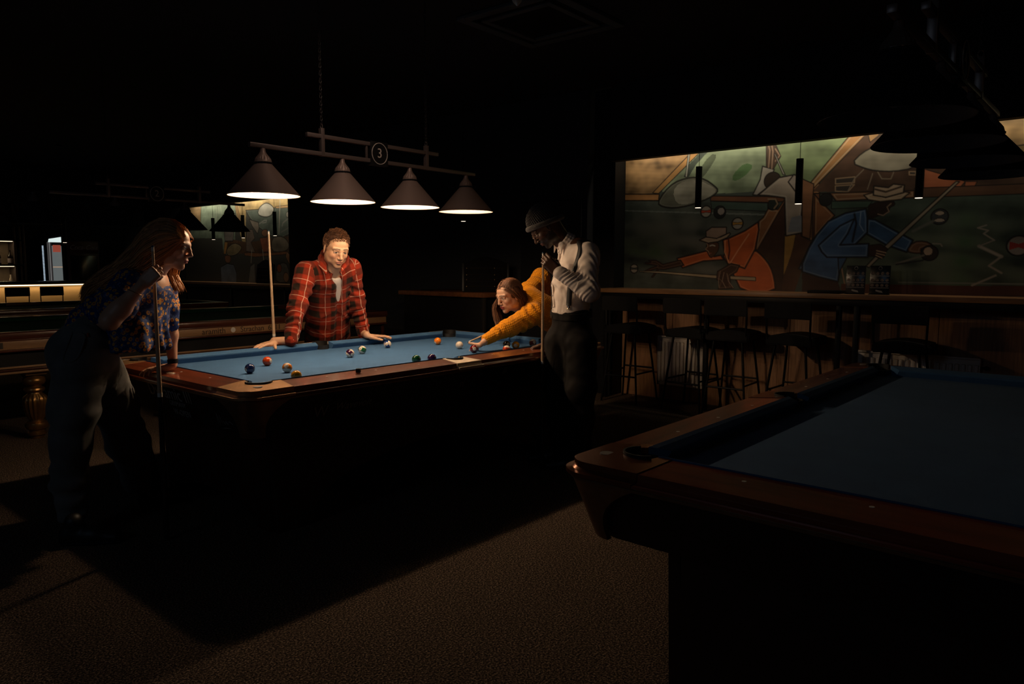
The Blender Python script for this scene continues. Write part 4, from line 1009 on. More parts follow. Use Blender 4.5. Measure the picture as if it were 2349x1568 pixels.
m_mural = mat('mural_paint', (1, 1, 1), 0.55, attr='Col', spec=0.3)
p = Paint(-4.9, 0.334, 1.10, 2.64, 0.0052, (0.060, 0.075, 0.066))
F_ = p.fill
BR = (0.26, 0.12, 0.045); BRD = (0.085, 0.032, 0.016)
F_([(0.390, 2.597), (-0.549, 2.562), (-0.423, 2.397), (-0.018, 2.118), (0.381, 2.134)], (0.30, 0.18, 0.085), 0.75, 0)
F_([(-0.471, 2.570), (-1.205, 2.548), (-1.205, 2.239), (-1.084, 2.069), (-0.743, 2.073), (-0.352, 2.091), (-0.103, 2.131)], (0.20, 0.25, 0.165), 0.5, 0)
F_([(-1.194, 2.550), (-1.706, 2.535), (-1.722, 2.155), (-1.597, 2.122), (-1.511, 2.128), (-1.365, 2.204), (-1.084, 2.069), (-1.205, 2.239)], (0.17, 0.225, 0.12), 0.45, 0)
F_([(-0.629, 2.461), (-0.706, 2.442), (-0.609, 2.299), (-0.534, 2.222), (-0.480, 2.274)], (0.08, 0.10, 0.065), 0.5, 0, rnd=1)
F_([(-0.861, 2.244), (-0.979, 2.348), (-1.075, 2.306), (-0.960, 2.202), (-0.864, 2.175)], (0.09, 0.17, 0.07), 0.5, 0, rnd=1)
F_([(-0.551, 2.515), (-0.446, 2.514), (0.003, 2.125), (-0.068, 2.115)], (0.40, 0.21, 0.075), 0.3, 0.008)
F_([(-0.628, 2.507), (-0.551, 2.503), (-0.397, 2.376), (-0.347, 2.260), (-0.401, 2.256), (-0.477, 2.369)], (0.05, 0.065, 0.055), 0.4, 0)
F_([(-0.393, 2.519), (-0.413, 2.517), (-0.387, 2.257), (-0.363, 2.259)], (0.30, 0.30, 0.26), 0.2, 0.006)
# dark table bed and rails
F_([(0.364, 2.065), (-1.228, 1.953), (-1.186, 1.826), (-1.127, 1.533), (-0.961, 1.127), (0.353, 1.095)], (0.062, 0.078, 0.068), 0.45, 0)
p.blob((-0.127, 1.734), 0.65, 0.22, (0.150, 0.150, 0.120), 0.6); p.blob((-0.654, 1.659), 0.6, 0.14, (0.17, 0.165, 0.145), 0.55); p.blob((0.113, 1.537), 0.3, 0.12, (0.05, 0.10, 0.04), 0.5); p.blob((-0.508, 1.323), 0.5, 0.07, (0.15, 0.155, 0.14), 0.55)
F_([(0.332, 1.966), (-1.208, 1.859), (-1.209, 1.842), (0.331, 1.954)], (0.17, 0.19, 0.17), 0.2, 0)
F_([(0.381, 2.136), (-0.075, 2.108), (-0.070, 2.044), (0.379, 2.069)], (0.42, 0.20, 0.075), 0.3, 0.010)
F_([(-0.642, 2.056), (-1.384, 2.006), (-1.375, 1.962), (-1.216, 1.962), (-0.643, 2.008)], (0.15, 0.060, 0.030), 0.3, 0.008)
F_([(-0.644, 2.005), (-1.216, 1.957), (-1.213, 1.881), (-0.659, 1.931)], (0.055, 0.085, 0.070), 0.3, 0.006)
F_([(-1.385, 1.994), (-1.413, 1.138), (-1.294, 1.135), (-1.236, 1.430), (-1.115, 1.528)], (0.060, 0.026, 0.015), 0.3, 0)
F_([(-1.218, 1.904), (-1.310, 1.894), (-1.379, 1.995), (-1.385, 1.983), (-1.133, 1.527), (-1.113, 1.533), (-1.135, 1.795), (-1.175, 1.827)], (0.27, 0.115, 0.05), 0.3, 0.008, (0.5, 0.38, 0.26))
p.disc((-1.263, 1.940), 0.05, (0.02, 0.025, 0.022)); p.line([(-1.215, 1.993), (-1.284, 1.989), (-1.306, 1.944), (-1.275, 1.906)], (0.30, 0.20, 0.12), 0.007)
# lampshade
F_([(-0.056, 2.016), (-0.131, 2.129), (-0.240, 2.214), (-0.374, 2.248), (-0.480, 2.250), (-0.585, 2.218), (-0.677, 2.153), (-0.723, 2.106), (-0.680, 2.059), (-0.566, 2.013), (-0.409, 1.973), (-0.247, 1.957), (-0.121, 1.976)], (0.105, 0.105, 0.080), 0.4, 0.012, (0.20, 0.20, 0.17), 1)
F_([(-0.228, 2.123), (-0.295, 2.204), (-0.415, 2.231), (-0.534, 2.210), (-0.639, 2.156), (-0.714, 2.104), (-0.617, 2.039), (-0.488, 2.005), (-0.355, 1.988), (-0.273, 2.005)], (0.25, 0.24, 0.195), 0.5, 0, None, 1)
# standing player in white
F_([(-1.381, 1.663), (-1.486, 1.671), (-1.469, 1.551), (-1.441, 1.429), (-1.382, 1.266)], (0.42, 0.235, 0.055), 0.3, 0.008)
F_([(-1.486, 1.671), (-1.637, 1.689), (-1.644, 1.537), (-1.545, 1.318), (-1.492, 1.140), (-1.374, 1.137), (-1.382, 1.266), (-1.469, 1.551)], (0.085, 0.035, 0.018), 0.3, 0)
F_([(-1.547, 2.039), (-1.673, 2.116), (-1.693, 1.644), (-1.619, 1.603), (-1.531, 1.648)], (0.30, 0.135, 0.06), 0.3, 0.008, (0.55, 0.35, 0.22))
F_([(-1.618, 2.013), (-1.677, 2.020), (-1.692, 1.666), (-1.630, 1.613)], (0.16, 0.07, 0.035), 0.3, 0.008)
F_([(-1.067, 2.041), (-1.133, 2.178), (-1.151, 2.297), (-1.262, 2.259), (-1.220, 2.149), (-1.211, 2.105), (-1.109, 2.035)], (0.40, 0.37, 0.33), 0.25, 0.010)
p.disc((-1.249, 2.158), 0.078, (0.035, 0.022, 0.016), 0.008)
F_([(-1.120, 2.035), (-1.222, 2.115), (-1.310, 2.181), (-1.421, 2.194), (-1.525, 2.192), (-1.546, 2.061), (-1.524, 1.812), (-1.576, 1.682), (-1.393, 1.650), (-1.368, 1.995), (-1.214, 2.025)], (0.36, 0.30, 0.25), 0.3, 0.011, (0.45, 0.40, 0.35))
F_([(-1.396, 2.136), (-1.443, 2.198), (-1.509, 2.171), (-1.539, 1.975), (-1.500, 1.999)], (0.33, 0.28, 0.25), 0.25, 0.010)
F_([(-1.436, 1.816), (-1.523, 1.834), (-1.573, 1.685), (-1.408, 1.685)], (0.24, 0.25, 0.28), 0.3, 0)
F_([(-1.178, 2.507), (-1.258, 2.504), (-1.319, 2.372), (-1.256, 2.262), (-1.186, 2.285)], (0.060, 0.035, 0.022), 0.4, 0.006)
for q in ([(-1.196, 2.494), (-1.215, 2.437), (-1.209, 2.283)], [(-1.230, 2.491), (-1.244, 2.423), (-1.239, 2.269)], [(-1.266, 2.443), (-1.308, 2.379), (-1.270, 2.333)]): p.line(q, (0.26, 0.17, 0.12), 0.006)
F_([(-1.256, 2.400), (-1.268, 2.399), (-1.365, 2.204), (-1.343, 2.206)], (0.30, 0.29, 0.26), 0.2, 0.006)
# player in orange
OR = (0.62, 0.135, 0.035); OE = (0.80, 0.30, 0.13); SK = (0.058, 0.024, 0.014)
F_([(-0.787, 1.491), (-1.103, 1.533), (-1.188, 1.466), (-1.262, 1.373), (-1.303, 1.260), (-1.319, 1.135), (-0.992, 1.127), (-0.906, 1.290), (-0.840, 1.396), (-0.807, 1.443)], OR, 0.22, 0.012, OE, 1)
F_([(-0.295, 1.452), (-0.476, 1.493), (-0.633, 1.528), (-0.699, 1.468), (-0.768, 1.481), (-0.801, 1.437), (-0.584, 1.424), (-0.359, 1.357), (-0.316, 1.415)], OR, 0.22, 0.012, OE)
F_([(-0.783, 1.626), (-0.851, 1.645), (-1.001, 1.708), (-1.127, 1.786), (-1.138, 1.715), (-1.109, 1.533), (-1.014, 1.352), (-0.863, 1.401), (-0.840, 1.402), (-0.798, 1.526)], (0.60, 0.125, 0.03), 0.22, 0.012, OE)
p.line([(-0.863, 1.403), (-0.947, 1.536), (-1.044, 1.678)], (0.85, 0.36, 0.18), 0.006); p.line([(-0.838, 1.642), (-0.855, 1.525), (-0.845, 1.443)], (0.10, 0.02, 0.01), 0.009); p.line([(-0.808, 1.620), (-0.805, 1.514), (-0.850, 1.408)], (0.85, 0.34, 0.15), 0.006)
F_([(-0.617, 1.602), (-0.739, 1.615), (-0.748, 1.538), (-0.699, 1.473), (-0.658, 1.453), (-0.627, 1.504), (-0.610, 1.546)], (0.115, 0.050, 0.024), 0.25, 0.006, None, 1)
p.line([(-0.618, 1.597), (-0.631, 1.570), (-0.606, 1.540), (-0.633, 1.522), (-0.649, 1.492)], (0.42, 0.26, 0.16), 0.005); p.line([(-0.651, 1.573), (-0.676, 1.580), (-0.702, 1.572)], (0.6, 0.55, 0.48), 0.006); p.line([(-0.640, 1.504), (-0.666, 1.500)], (0.30, 0.10, 0.06), 0.006)
F_([(-0.536, 1.631), (-0.603, 1.660), (-0.756, 1.656), (-0.849, 1.695), (-0.858, 1.683), (-0.826, 1.649), (-0.733, 1.612), (-0.630, 1.600)], (0.46, 0.32, 0.21), 0.2, 0.009, (0.58, 0.45, 0.33))
F_([(-0.607, 1.660), (-0.605, 1.716), (-0.664, 1.753), (-0.816, 1.748), (-0.816, 1.684), (-0.719, 1.643)], (0.40, 0.27, 0.20), 0.2, 0.009)
F_([(-0.336, 1.439), (-0.379, 1.381), (-0.151, 1.336), (-0.094, 1.340), (-0.025, 1.257), (-0.003, 1.259), (-0.073, 1.346), (0.093, 1.307), (0.096, 1.317), (0.007, 1.356), (-0.065, 1.377), (0.073, 1.396), (0.078, 1.412), (0.008, 1.415), (0.038, 1.435), (-0.056, 1.437), (-0.136, 1.394)], SK, 0.3, 0.006, (0.16, 0.10, 0.07))
F_([(0.141, 1.322), (-0.095, 1.321), (-0.718, 1.286), (-1.122, 1.271), (-1.124, 1.237), (-0.719, 1.255), (-0.095, 1.301), (0.141, 1.314)], (0.46, 0.37, 0.25), 0.2, 0.006)
F_([(-0.871, 1.401), (-0.964, 1.384), (-0.936, 1.320), (-0.869, 1.278), (-0.878, 1.196), (-0.910, 1.161), (-0.748, 1.145), (-0.764, 1.229), (-0.729, 1.241), (-0.735, 1.324)], SK, 0.3, 0.006, (0.20, 0.12, 0.08))
for q in ([(-0.767, 1.325), (-0.751, 1.241), (-0.760, 1.164)], [(-0.805, 1.313), (-0.789, 1.230), (-0.829, 1.165)], [(-0.837, 1.301), (-0.852, 1.231), (-0.904, 1.167)]): p.line(q, (0.30, 0.20, 0.15), 0.004)
def pb(c, r, col, ring=(0.34, 0.30, 0.25)):
    p.disc(c, r, ring, 0.010); p.fill([(c[0]+r*x, c[1]+r*y) for x, y in ((-0.9, -0.25), (0, -0.12), (0.9, -0.25), (0.9, 0.3), (0, 0.16), (-0.9, 0.3))], col, 0.2, 0.004)
pb((0.206, 1.347), 0.047, (0.06, 0.07, 0.07)); pb((-0.599, 1.907), 0.056, (0.42, 0.06, 0.03)); p.disc((-0.742, 1.894), 0.062, (0.018, 0.018, 0.018)); p.disc((-0.755, 1.903), 0.034, (0.28, 0.24, 0.22), 0.0); pb((-0.926, 1.779), 0.056, (0.45, 0.24, 0.05))
F_([(-1.521, 1.351), (-1.620, 1.581), (-1.693, 1.655), (-1.744, 1.654), (-1.761, 1.276), (-1.709, 1.287)], (0.075, 0.13, 0.23), 0.35, 0.010, (0.20, 0.27, 0.36))
# right half
F_([(-1.502, 2.570), (-1.963, 2.560), (-1.956, 2.485), (-1.722, 2.185), (-1.589, 2.125), (-1.520, 2.138)], (0.18, 0.24, 0.125), 0.4, 0)
F_([(-1.963, 2.560), (-2.087, 2.567), (-2.040, 2.484), (-1.604, 2.043), (-1.590, 2.110)], (0.34, 0.175, 0.07), 0.3, 0.008, (0.5, 0.42, 0.3))
F_([(-2.046, 2.572), (-2.975, 2.575), (-3.143, 2.495), (-3.675, 2.480), (-3.716, 1.864), (-2.435, 1.960), (-1.806, 2.021), (-1.610, 2.034), (-2.040, 2.484)], (0.075, 0.040, 0.026), 0.45, 0)
F_([(-2.802, 2.598), (-3.670, 2.552), (-3.701, 2.082), (-3.116, 2.152), (-2.892, 2.473)], (0.30, 0.19, 0.085), 0.6, 0); F_([(-3.043, 2.276), (-3.155, 2.283), (-3.689, 2.264), (-3.703, 2.064), (-3.120, 2.157)], (0.22, 0.15, 0.06), 0.5, 0.008)
F_([(-2.049, 2.507), (-2.152, 2.495), (-2.138, 2.464), (-2.074, 2.417)], (0.34, 0.19, 0.08), 0.3, 0.006)
F_([(-1.935, 2.256), (-2.016, 2.337), (-2.117, 2.381), (-2.416, 2.313), (-2.532, 2.266), (-2.414, 2.172), (-2.268, 2.158), (-2.127, 2.175), (-2.043, 2.203)], (0.29, 0.265, 0.205), 0.35, 0.010, None, 1)
for q in ([(-1.807, 2.134), (-1.967, 2.138), (-1.964, 2.089), (-1.809, 2.089)], [(-1.809, 2.072), (-1.965, 2.072), (-1.915, 2.015), (-1.811, 2.027)], [(-2.386, 2.148), (-2.435, 2.144), (-2.436, 2.118), (-2.388, 2.122)]): F_(q, (0.045, 0.035, 0.03), 0.2, 0.0); p.line(q, (0.32, 0.22, 0.14), 0.005, True)
p.line([(-1.914, 2.020), (-1.963, 2.122), (-2.033, 2.193)], (0.22, 0.17, 0.13), 0.005); p.line([(-2.107, 2.155), (-2.090, 2.091), (-2.072, 2.026)], (0.2, 0.15, 0.11), 0.005); p.line([(-2.148, 2.162), (-2.181, 2.106), (-2.251, 2.100), (-2.269, 2.152)], (0.22, 0.17, 0.12), 0.005)
F_([(-2.495, 2.160), (-2.790, 2.040), (-2.753, 1.994), (-2.499, 2.011)], (0.42, 0.13, 0.06), 0.3, 0.006); F_([(-2.790, 2.040), (-2.870, 2.034), (-2.854, 1.995), (-2.784, 2.000)], (0.36, 0.11, 0.05), 0.3, 0.006)
F_([(-1.821, 1.942), (-3.713, 1.909), (-3.759, 1.219), (-2.356, 1.211), (-1.843, 1.202)], (0.058, 0.082, 0.066), 0.4, 0)
p.blob((-2.757, 1.520), 0.75, 0.26, (0.17, 0.20, 0.145), 0.6); p.blob((-2.648, 1.322), 0.8, 0.09, (0.13, 0.165, 0.12), 0.5); p.blob((-2.821, 1.488), 0.08, 0.3, (0.07, 0.15, 0.07), 0.5)
F_([(-1.628, 2.019), (-2.433, 1.992), (-2.436, 1.934), (-2.050, 1.940), (-1.821, 1.940), (-1.768, 2.010)], (0.21, 0.10, 0.05), 0.35, 0.008, (0.42, 0.30, 0.2)); F_([(-2.432, 2.011), (-3.708, 1.982), (-3.713, 1.909), (-2.436, 1.934)], (0.11, 0.055, 0.032), 0.35, 0.006)
F_([(-1.782, 1.942), (-2.118, 1.925), (-2.080, 1.873), (-1.785, 1.876)], (0.055, 0.095, 0.07), 0.3, 0.006)
F_([(-1.519, 2.155), (-1.624, 2.102), (-1.611, 1.618), (-1.540, 1.643)], (0.24, 0.11, 0.055), 0.3, 0.008); F_([(-1.634, 2.010), (-1.676, 1.961), (-1.815, 1.818), (-1.752, 1.747), (-1.645, 1.618)], (0.24, 0.10, 0.045), 0.3, 0.008, (0.42, 0.26, 0.15)); p.disc((-1.732, 1.958), 0.055, (0.02, 0.02, 0.02))
F_([(-1.554, 1.314), (-1.705, 1.281), (-1.869, 1.239), (-1.901, 1.134), (-1.562, 1.125)], (0.045, 0.02, 0.014), 0.2, 0); p.line([(-1.890, 1.374), (-1.931, 1.192)], (0.35, 0.22, 0.14), 0.006)
F_([(-1.897, 1.220), (-3.759, 1.228), (-3.763, 1.163), (-1.902, 1.111)], (0.085, 0.032, 0.020), 0.3, 0); p.line([(-2.354, 1.242), (-3.219, 1.242)], (0.20, 0.21, 0.18), 0.006)
BL = (0.060, 0.125, 0.26); BE = (0.19, 0.27, 0.40)
F_([(-2.084, 1.779), (-2.146, 1.769), (-2.292, 1.679), (-2.444, 1.589), (-2.401, 1.491), (-2.238, 1.555), (-2.080, 1.652)], (0.045, 0.105, 0.22), 0.3, 0.011, BE)
F_([(-1.551, 1.397), (-1.603, 1.537), (-1.666, 1.652), (-1.762, 1.769), (-1.902, 1.834), (-2.070, 1.864), (-2.084, 1.784), (-2.090, 1.663), (-1.887, 1.442), (-1.869, 1.239), (-1.705, 1.278), (-1.554, 1.324)], BL, 0.35, 0.012, BE)
F_([(-1.859, 1.448), (-1.935, 1.453), (-1.871, 1.317)], (0.05, 0.10, 0.2), 0.2, 0.008)
F_([(-1.687, 1.559), (-1.863, 1.726), (-1.979, 1.783), (-1.931, 1.656), (-1.871, 1.561), (-2.105, 1.568), (-2.103, 1.452), (-1.765, 1.454), (-1.718, 1.501)], (0.070, 0.14, 0.28), 0.3, 0.011, BE)
p.line([(-1.977, 1.822), (-1.997, 1.743), (-1.972, 1.588)], (0.012, 0.012, 0.02), 0.010); p.line([(-2.029, 1.842), (-2.024, 1.731), (-2.058, 1.675)], BE, 0.005)
F_([(-2.098, 1.910), (-2.280, 1.922), (-2.297, 1.883), (-2.253, 1.864), (-2.250, 1.832), (-2.216, 1.801), (-2.185, 1.807), (-2.146, 1.787), (-2.089, 1.779), (-2.081, 1.839)], (0.028, 0.015, 0.010), 0.2, 0.006, None, 1)
p.line([(-2.262, 1.896), (-2.233, 1.870), (-2.250, 1.832), (-2.206, 1.801), (-2.165, 1.814)], (0.26, 0.17, 0.12), 0.005)
F_([(-2.045, 1.979), (-2.120, 1.996), (-2.219, 1.952), (-2.366, 1.986), (-2.400, 1.978), (-2.339, 1.926), (-2.180, 1.916), (-2.082, 1.938)], (0.40, 0.28, 0.18), 0.2, 0.009, (0.52, 0.42, 0.31)); F_([(-2.121, 1.974), (-2.123, 2.050), (-2.235, 2.029), (-2.273, 2.056), (-2.356, 2.040), (-2.351, 1.981), (-2.219, 1.950)], (0.42, 0.31, 0.22), 0.2, 0.010)
p.line([(-2.134, 2.022), (-2.217, 1.995), (-2.334, 2.030)], (0.05, 0.03, 0.02), 0.009)
F_([(-2.093, 1.376), (-2.239, 1.552), (-2.727, 2.046), (-2.750, 2.041), (-2.265, 1.525), (-2.117, 1.363)], (0.33, 0.27, 0.20), 0.2, 0.008)
F_([(-2.105, 1.552), (-2.197, 1.563), (-2.255, 1.522), (-2.228, 1.451), (-2.204, 1.438), (-2.162, 1.457), (-2.110, 1.461)], (0.045, 0.02, 0.013), 0.2, 0.006)
for q in ([(-2.170, 1.507), (-2.242, 1.489)], [(-2.171, 1.485), (-2.233, 1.468)], [(-2.166, 1.468), (-2.213, 1.446)]): p.line(q, (0.45, 0.3, 0.2), 0.005)
F_([(-2.445, 1.578), (-2.531, 1.582), (-2.589, 1.549), (-2.605, 1.512), (-2.582, 1.502), (-2.543, 1.528), (-2.496, 1.513), (-2.532, 1.481), (-2.460, 1.480), (-2.396, 1.498)], (0.16, 0.075, 0.040), 0.3, 0.007, (0.34, 0.22, 0.15), 1)
p.disc((-2.569, 1.483), 0.062, (0.04, 0.028, 0.022)); p.disc((-2.559, 1.497), 0.032, (0.50, 0.36, 0.26), 0.0); p.line([(-2.589, 1.559), (-2.645, 1.555), (-2.655, 1.537)], (0.3, 0.27, 0.22), 0.006)
p.line([(-2.327, 1.396), (-2.528, 1.465)], (0.18, 0.17, 0.14), 0.009); p.line([(-2.327, 1.391), (-2.520, 1.423), (-2.548, 1.438)], (0.02, 0.02, 0.02), 0.007)
c = (-2.626, 1.773); p.disc(c, 0.062, (0.05, 0.055, 0.06)); p.fill([(c[0]+0.055*x, c[1]+0.026+0.022*y) for x, y in ((-0.8, 0), (0, 1.2), (0.8, 0), (0, -0.9))], (0.46, 0.37, 0.29), 0.1, 0.003, None, 1); p.fill([(c[0]+0.055*x, c[1]-0.030+0.022*y) for x, y in ((-0.9, 0), (0, 1.0), (0.9, 0), (0, -0.9))], (0.46, 0.37, 0.29), 0.1, 0.003, None, 1)
p.line([(-2.440, 1.663), (-2.579, 1.738)], (0.15, 0.15, 0.13), 0.012)
c = (-3.166, 1.532); p.disc(c, 0.075, (0.33, 0.28, 0.25), 0.010); p.fill([(c[0]+0.066*x, c[1]+0.066*y) for x, y in ((-0.9, -0.5), (0, -0.2), (0.9, -0.5), (0.9, 0.5), (0, 0.2), (-0.9, 0.5))], (0.40, 0.045, 0.03), 0.2, 0.0)
p.line([(-2.950, 1.694), (-2.894, 1.675), (-2.965, 1.653), (-2.936, 1.629), (-3.008, 1.577)], (0.34, 0.30, 0.25), 0.006); p.line([(-2.911, 1.533), (-3.062, 1.451)], (0.42, 0.37, 0.31), 0.012); p.line([(-3.008, 1.577), (-2.911, 1.533)], (0.30, 0.26, 0.22), 0.005)
p.line([(-3.062, 1.451), (-2.985, 1.380), (-3.070, 1.325)], (0.34, 0.30, 0.25), 0.008); p.line([(-3.033, 1.305), (-2.881, 1.226)], (0.34, 0.30, 0.25), 0.008)
o = p.build('wall_mural', 3.5935, m_mural); tag(o, 'large painted mural of an orange and a blue hatted pool player above the long counter', 'mural')
# far mural
p = Paint(6.27, 10.4, 1.03, 2.60, 0.009, (0.055, 0.055, 0.050)); F_ = p.fill
F_([(10.090, 2.531), (8.404, 2.544), (8.478, 1.552), (8.889, 1.581), (8.919, 1.870), (10.149, 1.899)], (0.19, 0.25, 0.19), 0.4, 0); p.blob((9.589, 1.696), 0.5, 0.3, (0.05, 0.045, 0.04), 0.7)
F_([(10.119, 2.533), (9.659, 2.509), (9.723, 2.107), (10.158, 2.121)], (0.25, 0.17, 0.09), 0.4, 0.01)
for x in (460, 490, 520, 690): p.line([(9.086, 2.440), (9.111, 2.139)] if x == 460 else ([(9.006, 2.436), (9.002, 2.318)] if x == 490 else ([(8.927, 2.432), (8.910, 2.314)] if x == 520 else [(8.488, 2.422), (8.505, 1.861)])), (0.30, 0.33, 0.27), 0.008)
F_([(8.455, 2.535), (6.377, 2.542), (6.389, 2.304), (7.128, 2.323), (8.050, 2.325), (8.125, 1.600), (8.274, 1.931)], (0.38, 0.27, 0.12), 0.5, 0)
F_([(8.411, 2.444), (8.349, 2.440), (8.170, 2.004), (8.244, 2.007)], (0.30, 0.18, 0.08), 0.3, 0.01)
F_([(8.062, 2.332), (7.624, 2.329), (7.127, 2.329), (6.389, 2.304), (6.407, 1.950), (7.092, 1.804), (7.621, 2.012), (7.916, 2.183)], (0.085, 0.11, 0.095), 0.4, 0.010, (0.25, 0.26, 0.22))
F_([(7.126, 2.347), (6.387, 2.355), (6.389, 2.309), (7.084, 2.315)], (0.45, 0.28, 0.13), 0.3, 0.008)
F_([(8.762, 1.867), (8.016, 1.774), (6.411, 1.881), (6.428, 1.535), (7.327, 1.591), (8.784, 1.580)], (0.095, 0.050, 0.028), 0.5, 0)
F_([(7.676, 2.246), (7.622, 2.354), (7.480, 2.413), (7.366, 2.425), (7.235, 2.382), (7.150, 2.318), (7.211, 2.226), (7.336, 2.189), (7.517, 2.197)], (0.40, 0.39, 0.35), 0.3, 0.014, None, 1)
F_([(8.887, 2.274), (8.833, 2.297), (8.575, 2.286), (8.605, 2.223), (8.736, 2.203), (8.839, 2.220)], (0.24, 0.22, 0.20), 0.3, 0.012, None, 1); F_([(8.802, 2.192), (8.608, 2.185), (8.640, 2.103), (8.769, 2.114)], (0.05, 0.03, 0.03), 0.3, 0.008)
F_([(8.849, 2.090), (8.640, 2.103), (8.519, 2.015), (8.500, 1.938), (8.535, 1.810), (8.818, 1.816)], (0.17, 0.15, 0.14), 0.3, 0.014, (0.26, 0.24, 0.22))
F_([(8.832, 1.803), (8.716, 1.794), (8.810, 1.581), (8.889, 1.581)], (0.40, 0.20, 0.06), 0.3, 0.010)
F_([(8.763, 1.685), (8.511, 1.784), (8.264, 1.728), (8.244, 1.664), (8.426, 1.564), (8.657, 1.543), (8.772, 1.574)], (0.22, 0.17, 0.09), 0.4, 0.012, (0.36, 0.30, 0.2), 1)
F_([(7.952, 2.172), (7.661, 2.111), (7.644, 2.013), (7.697, 1.916), (7.854, 2.044)], (0.20, 0.17, 0.14), 0.3, 0.012); F_([(8.049, 2.001), (7.857, 1.995), (7.796, 1.844), (7.920, 1.772), (7.789, 1.596), (8.099, 1.624)], (0.16, 0.12, 0.10), 0.3, 0.010)
p.line([(7.628, 2.085), (7.475, 2.135), (7.395, 2.137), (7.409, 2.102), (7.524, 2.094)], (0.26, 0.27, 0.25), 0.010)
F_([(7.581, 1.913), (7.531, 1.985), (7.371, 1.980), (7.366, 1.883), (7.493, 1.855)], (0.20, 0.09, 0.05), 0.3, 0.010, None, 1); F_([(7.632, 1.840), (7.356, 1.858), (7.372, 1.604), (7.555, 1.606)], (0.26, 0.08, 0.04), 0.4, 0.010)
F_([(7.257, 1.832), (7.023, 1.868), (6.831, 1.822), (6.721, 1.702), (6.800, 1.621), (7.017, 1.594), (7.270, 1.609)], (0.17, 0.14, 0.105), 0.3, 0.014, None, 1)
F_([(8.150, 1.600), (7.328, 1.585), (6.822, 1.609), (6.803, 1.562), (7.794, 1.521), (8.154, 1.549)], (0.24, 0.10, 0.045), 0.4, 0.008)
F_([(6.821, 1.615), (6.557, 1.443), (6.533, 1.303), (6.689, 1.326), (6.848, 1.515)], (0.26, 0.12, 0.06), 0.3, 0.010, (0.4, 0.25, 0.15))
F_([(8.866, 1.542), (8.759, 1.567), (8.619, 1.540), (8.654, 1.423), (8.823, 1.417)], (0.20, 0.09, 0.05), 0.3, 0.010, None, 1)
F_([(9.014, 1.344), (8.771, 1.410), (8.541, 1.384), (8.451, 1.229), (8.463, 1.067), (9.011, 1.058)], (0.13, 0.16, 0.21), 0.3, 0.012, (0.22, 0.25, 0.30))
F_([(7.156, 1.088), (7.170, 1.239), (7.073, 1.384), (6.939, 1.432), (6.791, 1.384), (6.743, 1.094)], (0.15, 0.14, 0.13), 0.3, 0.012, None, 1); p.disc((7.054, 1.330), 0.07, (0.30, 0.10, 0.05)); p.disc((6.856, 1.182), 0.08, (0.35, 0.2, 0.12))
F_([(8.064, 1.073), (7.972, 1.359), (7.824, 1.422), (7.823, 1.077)], (0.15, 0.15, 0.14), 0.3, 0.010); F_([(9.254, 1.055), (8.538, 1.423), (8.439, 1.384), (9.037, 1.058)], (0.06, 0.06, 0.06), 0.3, 0) if False else None
for q in ([(6.968, 2.439), (7.032, 1.898)], [(6.650, 2.432), (6.629, 2.050)], [(6.655, 1.957), (6.635, 1.537)], [(7.552, 1.643), (7.529, 1.470)], [(7.905, 1.635), (7.944, 1.422)]): p.line(q, (0.36, 0.34, 0.28), 0.010)
p.disc((6.757, 2.200), 0.045, (0.28, 0.27, 0.24)); p.line([(6.927, 2.025), (6.903, 2.071), (6.750, 2.136)], (0.22, 0.22, 0.20), 0.012); p.line([(6.976, 1.920), (6.823, 1.963), (6.694, 2.005), (6.572, 1.955)], (0.15, 0.15, 0.14), 0.010)
o = p.build('wall_mural', 3.5935, m_mural); tag(o, 'smaller painted mural of bar figures on the far wall behind the snooker table', 'mural')

# ------------------------------------------------------------------ cues
m_maple = mat('maple_shaft', (0.58, 0.40, 0.25), 0.35, noise=(3, 0.15), stretch=(30, 30, 1), coat=0.3)
m_tip = mat('cue_tip', (0.03, 0.08, 0.14), 0.9); m_ferr = mat('ferrule', (0.75, 0.70, 0.62), 0.3)
m_butt = mat('cue_butt_black', (0.008, 0.008, 0.009), 0.3, coat=0.3); m_buttw = mat('cue_butt_brown', (0.10, 0.05, 0.03), 0.3, coat=0.3)
def make_cue(label, tip, down, L=1.47, joint=0.5, group='pool cues in play', sm=None, bw=1.0):
    tip = np.array(tip, float); d = nrm(down); end = tip+d*L
    t = thing('pool_cue', label, 'cue', tuple(end), 0, group)
    R = lambda s: 0.0062+0.0085*(s/L)**0.85*bw
    def seg(name, s0, s1, m, n=5, par=t):
        ss = np.linspace(s0, s1, n); b = MB().tube([tuple(tip+d*s-end) for s in ss], [R(s) for s in ss], 14); return b.build(name, m, par)
    seg('tip', 0.0, 0.008, m_tip, 2); seg('ferrule', 0.008, 0.028, m_ferr, 2); seg('shaft', 0.028, L*joint, sm or m_maple)
    j = MB().tube([tuple(tip+d*s-end) for s in (L*joint, L*joint+0.02)], [R(L*joint)*1.08]*2, 14).build('joint_collar', m_ferr if sm is None else m_butt, t)
    seg('butt', L*joint+0.02, L-0.012, m_butt); MB().tube([tuple(tip+d*s-end) for s in (L-0.012, L)], [R(L), R(L)*0.9], 14).build('bumper', m_blackm, t)
    return t
